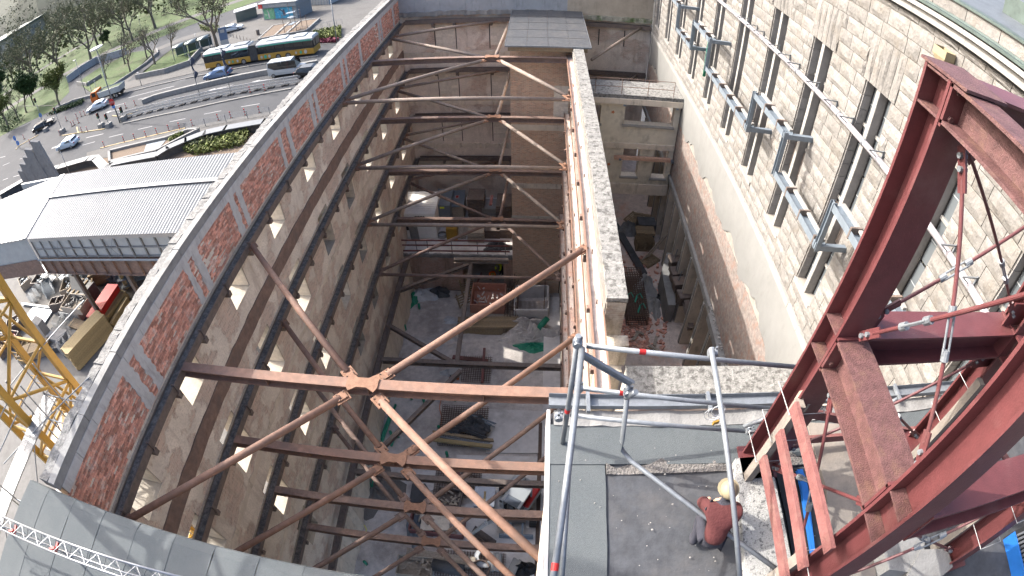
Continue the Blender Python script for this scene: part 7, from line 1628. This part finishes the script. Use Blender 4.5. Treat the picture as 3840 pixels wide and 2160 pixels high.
tarpheap(S_(180,485), (.75,.85), .9, 'plastic_white', 'big white rubble bag in the right-hand shaft', 'rubble_bag', 'bag', 35); tarpheap(S_(225,565), (.5,1.0), .3, 'stone_pale', 'torn pink-white sacks on the shaft floor', 'sacks', 'sacks', 37); tarpheap(S_(253,522), (.5,.35), .15, 'black', 'scrap of black foil on the shaft floor', 'foil', 'foil', 39); tarpheap(S_(100,195), (.9,.7), .6, 'concrete', 'grey rubble heap below the pallets', 'rubble_heap', 'rubble', 41)
rub = MB()
for k in range(420):
    x, y = (random.uniform(45,200), random.uniform(640,790)) if k % 2 else (random.uniform(60,290), random.uniform(300,800)); p = S_(x, y); s = random.uniform(.05,.17)
    if p.x > 8.0 or p.x < 2.6 or p.y < 9.6: continue
    rub.cbox(p+V3((0,0,s*.3)), (s*1.6, s, s*.7), random.uniform(0,3), s*.15)
o = rub.obj('rubble', M['brick']); tag(o, 'broken brick rubble strewn over the shaft floor', 'rubble', kind='stuff')
for k, (a, b) in enumerate((((125,735),(150,695)),((140,690),(178,705)),((230,760),(240,715)),((200,760),(250,785)))):
    o = MB().bar(S_(*a,8.65), S_(*b,8.65), .16, .06).obj('broken_board', M['timber_grey']); tag(o, f'short broken board on the shaft floor, {["left of the pair","right of the pair","upright one by the fins","lowest one"][k]}', 'board', 'broken boards in the shaft')
up2 = thing('concrete_upstand', 'new smooth concrete upstand at the foot of the fins', 'concrete wall', S_(290,450)); P = [S_(x,y,9.9) for x, y in ((290,300),(322,300),(330,400),(335,560),(298,560),(265,390))]
put(MB().prism([tuple(p)[:2] for p in P][::-1], 8.5, 9.9), 'wall', M['concrete'], up2)
for k, (x, y) in enumerate(((350,340),(355,400),(370,450),(395,515))):
    c = thing('steel_bracket', f'dark steel bracket seat between the fins, {["farthest","second","third","nearest"][k]}', 'bracket', S_(x,y,10.6), .15, 'steel brackets by the fins'); MB().box(-.6,.6,-.35,.35,0,.22).obj('seat', M['steel_dark'], c); MB().box(-.5,.3,-.25,.25,-.5,-.01).obj('leg', M['steel_dark'], c)
    for s in (-.3,.1,.4): MB().tube((s,0,.2),(s+.05,0,.9),.03,6).obj('rod', M['galv'], c)
o = MB().hbeam(S_(385,540,10.6), S_(410,680,10.0), .35, .3).obj('steel_column', M['steel_dark']); tag(o, 'dark steel column leaning below the brackets', 'beam')
rub = MB()
for k in range(160):
    p = V3((random.uniform(SX-.1,SX+.02), random.uniform(9.5,17), 13.7)); s = random.uniform(.03,.09); rub.cbox(p+V3((0,0,s*.4)), (s,s*1.2,s*.7), random.uniform(0,3), s*.2)
o = rub.obj('debris', M['stone_pale']); tag(o, 'pale stone crumbs lying on the plinth ledge', 'debris', kind='stuff')
o = MB().box(SX-.25, SX+.02, 9.4, 16.5, 13.3, 13.7).obj('ledge', M['concrete']); tag(o, 'concrete ledge holding the stone crumbs', 'ledge')
# ================================================================ people
def person(p, rz, label, pose, top, legs, helmet, vest=None, s=1.0):
    """one skinned body; joints in metres, facing +y"""
    P_ = thing('person', label, 'person', p, rz); P_.scale = (s,)*3
    J = dict(pel=(0,0,.95), spn=(0,.02,1.2), chs=(0,.03,1.42), nck=(0,.05,1.54), hed=(0,.09,1.68),
             shL=(-.19,.02,1.45), elL=(-.26,.08,1.17), haL=(-.22,.28,.98), shR=(.19,.02,1.45), elR=(.26,.08,1.17), haR=(.22,.28,.98),
             hiL=(-.1,0,.92), knL=(-.11,.04,.5), anL=(-.11,-.02,.08), toL=(-.12,.16,.04), hiR=(.1,0,.92), knR=(.11,.04,.5), anR=(.11,-.02,.08), toR=(.12,.16,.04)); J.update(pose)
    E_ = [('pel','spn'),('spn','chs'),('chs','nck'),('nck','hed'),('chs','shL'),('shL','elL'),('elL','haL'),('chs','shR'),('shR','elR'),('elR','haR'),('pel','hiL'),('hiL','knL'),('knL','anL'),('anL','toL'),('pel','hiR'),('hiR','knR'),('knR','anR'),('anR','toR')]
    Rr = dict(pel=.15,spn=.14,chs=.155,nck=.055,hed=.09,shL=.085,shR=.085,elL=.058,elR=.058,haL=.036,haR=.036,hiL=.11,hiR=.11,knL=.075,knR=.075,anL=.055,anR=.055,toL=.045,toR=.045)
    ks_ = list(J); me = bpy.data.meshes.new('body'); me.from_pydata([J[k] for k in ks_], [(ks_.index(a), ks_.index(b)) for a, b in E_], [])
    o = bpy.data.objects.new('body', me); C.objects.link(o); o.parent = P_
    m_ = o.modifiers.new('k', 'SKIN'); m_.use_smooth_shade = True
    for k, v in enumerate(me.skin_vertices[0].data): v.radius = (Rr[ks_[k]],)*2; v.use_root = ks_[k] == 'pel'
    o.modifiers.new('u', 'SUBSURF').levels = 1; o.modifiers['u'].render_levels = 1
    me.materials.append(M[legs])
    # jacket follows the trunk and arms, a little wider
    j2 = bpy.data.meshes.new('jacket'); kk = ['pel','spn','chs','shL','elL','haL','shR','elR','haR']; JJ = dict(J); JJ['haL'] = tuple(V3(J['elL']).lerp(V3(J['haL']), .8)); JJ['haR'] = tuple(V3(J['elR']).lerp(V3(J['haR']), .8))
    j2.from_pydata([JJ[k] for k in kk], [(kk.index(a), kk.index(b)) for a, b in E_ if a in kk and b in kk], [])
    jo = bpy.data.objects.new('jacket', j2); C.objects.link(jo); jo.parent = P_; m_ = jo.modifiers.new('k','SKIN'); m_.use_smooth_shade = True
    for k, v in enumerate(j2.skin_vertices[0].data): v.radius = (Rr[kk[k]]+.022,)*2; v.use_root = kk[k] == 'pel'
    jo.modifiers.new('u','SUBSURF').levels = 1; j2.materials.append(M[top])
    hd = V3(J['hed']); q_ = MB(); q_.ell(hd, (.082,.1,.118), 12, 8); q_.obj('head', M['skin'], P_, smooth=True)
    q_ = MB(); q_.ell(hd+V3((0,.1,-.02)), (.017,.025,.026), 6, 5); q_.obj('nose', M['skin'], P_)
    q_ = MB()
    for a in range(7):
        for i in range(14):
            t = math.pi/2*a/6; q_.v.append(tuple(hd+V3((.115*math.cos(t)*math.cos(i*math.pi/7), .14*math.cos(t)*math.sin(i*math.pi/7), .03+.125*math.sin(t)))))
    q_.f = [[a*14+i, a*14+(i+1) % 14, (a+1)*14+(i+1) % 14, (a+1)*14+i] for a in range(6) for i in range(14)]; q_.m = [0]*len(q_.f)
    hm = q_.obj('helmet', M[helmet], P_, smooth=True); hm.modifiers.new('s','SOLIDIFY').thickness = .012
    MB().tube(hd+V3((0,.03,.025)), hd+V3((0,.03,.037)), .15, 16).obj('helmet_brim', M[helmet], P_)
    for sd in ('L','R'):
        h_ = V3(J['ha'+sd]); d = (h_-V3(J['el'+sd])).normalized(); sx = d.cross(V3((0,0,1))).normalized(); q_ = MB(); q_.ell(h_+d*.05, (.04,.05,.03), 8, 6)
        ho = q_.obj('hand', M['skin'], P_, smooth=True)
        for f in range(4): a = h_+d*.09+sx*(-.03+f*.02); MB().path([a, a+d*(.035+.008*(f in (1,2)))+V3((0,0,-.01)), a+d*.055+V3((0,0,-.035))], [.009,.008,.007], 6).obj('finger', M['skin'], ho)
        a = h_+d*.04+sx*.04; MB().path([a, a+sx*.025+d*.03, a+sx*.02+d*.06+V3((0,0,-.015))], [.011,.009,.008], 6).obj('thumb', M['skin'], ho)
    if vest:
        for z in (1.12, 1.26): 
            b = MB(); c = V3(J['spn']).lerp(V3(J['chs']), (z-1.12)/.2); b.tube(c-V3((0,0,.02)), c+V3((0,0,.02)), .178, 16, caps=False); b.obj('reflective_band', M[vest], P_)
    return P_
bend = dict(spn=(0,.13,1.14), chs=(0,.33,1.28), nck=(0,.45,1.34), hed=(0,.55,1.38), shL=(-.19,.33,1.3), shR=(.19,.33,1.3), elL=(-.24,.42,1.02), haL=(-.1,.55,.86), elR=(.24,.45,1.02), haR=(.08,.6,.92))
person(gz(5,1133,690,.0)+V3((0,.15,0)), math.radians(200), 'worker in orange vest and yellow helmet at the tunnel mouth', bend, 'hivis_orange', 'cloth_dark', 'yellow', 'plastic_white')
person(gz(5,1195,660,.0)+V3((.1,.6,0)), math.radians(150), 'second worker in yellow-green vest just inside the tunnel', bend, 'hivis_yellow', 'cloth_dark', 'plastic_white', 'plastic_white')
sh_ = MB(); a = gz(5,1140,650,1.0); sh_.tube(a, gz(5,1150,715,.05), .02, 6); o = sh_.obj('shovel', M['timber']); tag(o, 'long shovel held by the worker in orange', 'shovel'); MB().cbox(gz(5,1150,718,.05), (.22,.3,.02)).obj('blade', M['steel_dark'], o)
crouch = dict(pel=(0,-.05,.42), spn=(0,.1,.64), chs=(0,.28,.82), nck=(0,.38,.9), hed=(0,.48,.98), shL=(-.19,.28,.84), shR=(.19,.28,.84), elL=(-.25,.46,.62), haL=(-.12,.58,.45), elR=(.25,.46,.6), haR=(.1,.6,.42), hiL=(-.11,-.03,.4), hiR=(.11,-.03,.4), knL=(-.2,.36,.46), knR=(.2,.36,.46), anL=(-.17,.05,.08), anR=(.17,.05,.08), toL=(-.19,.24,.04), toR=(.19,.24,.04))
person(gz(9,150,1260,RZF+.03), math.radians(-12), 'worker in maroon jacket and ochre helmet crouching on the roof by the plinth', crouch, 'cloth_maroon', 'cloth_dark', 'hopper', None, .72)
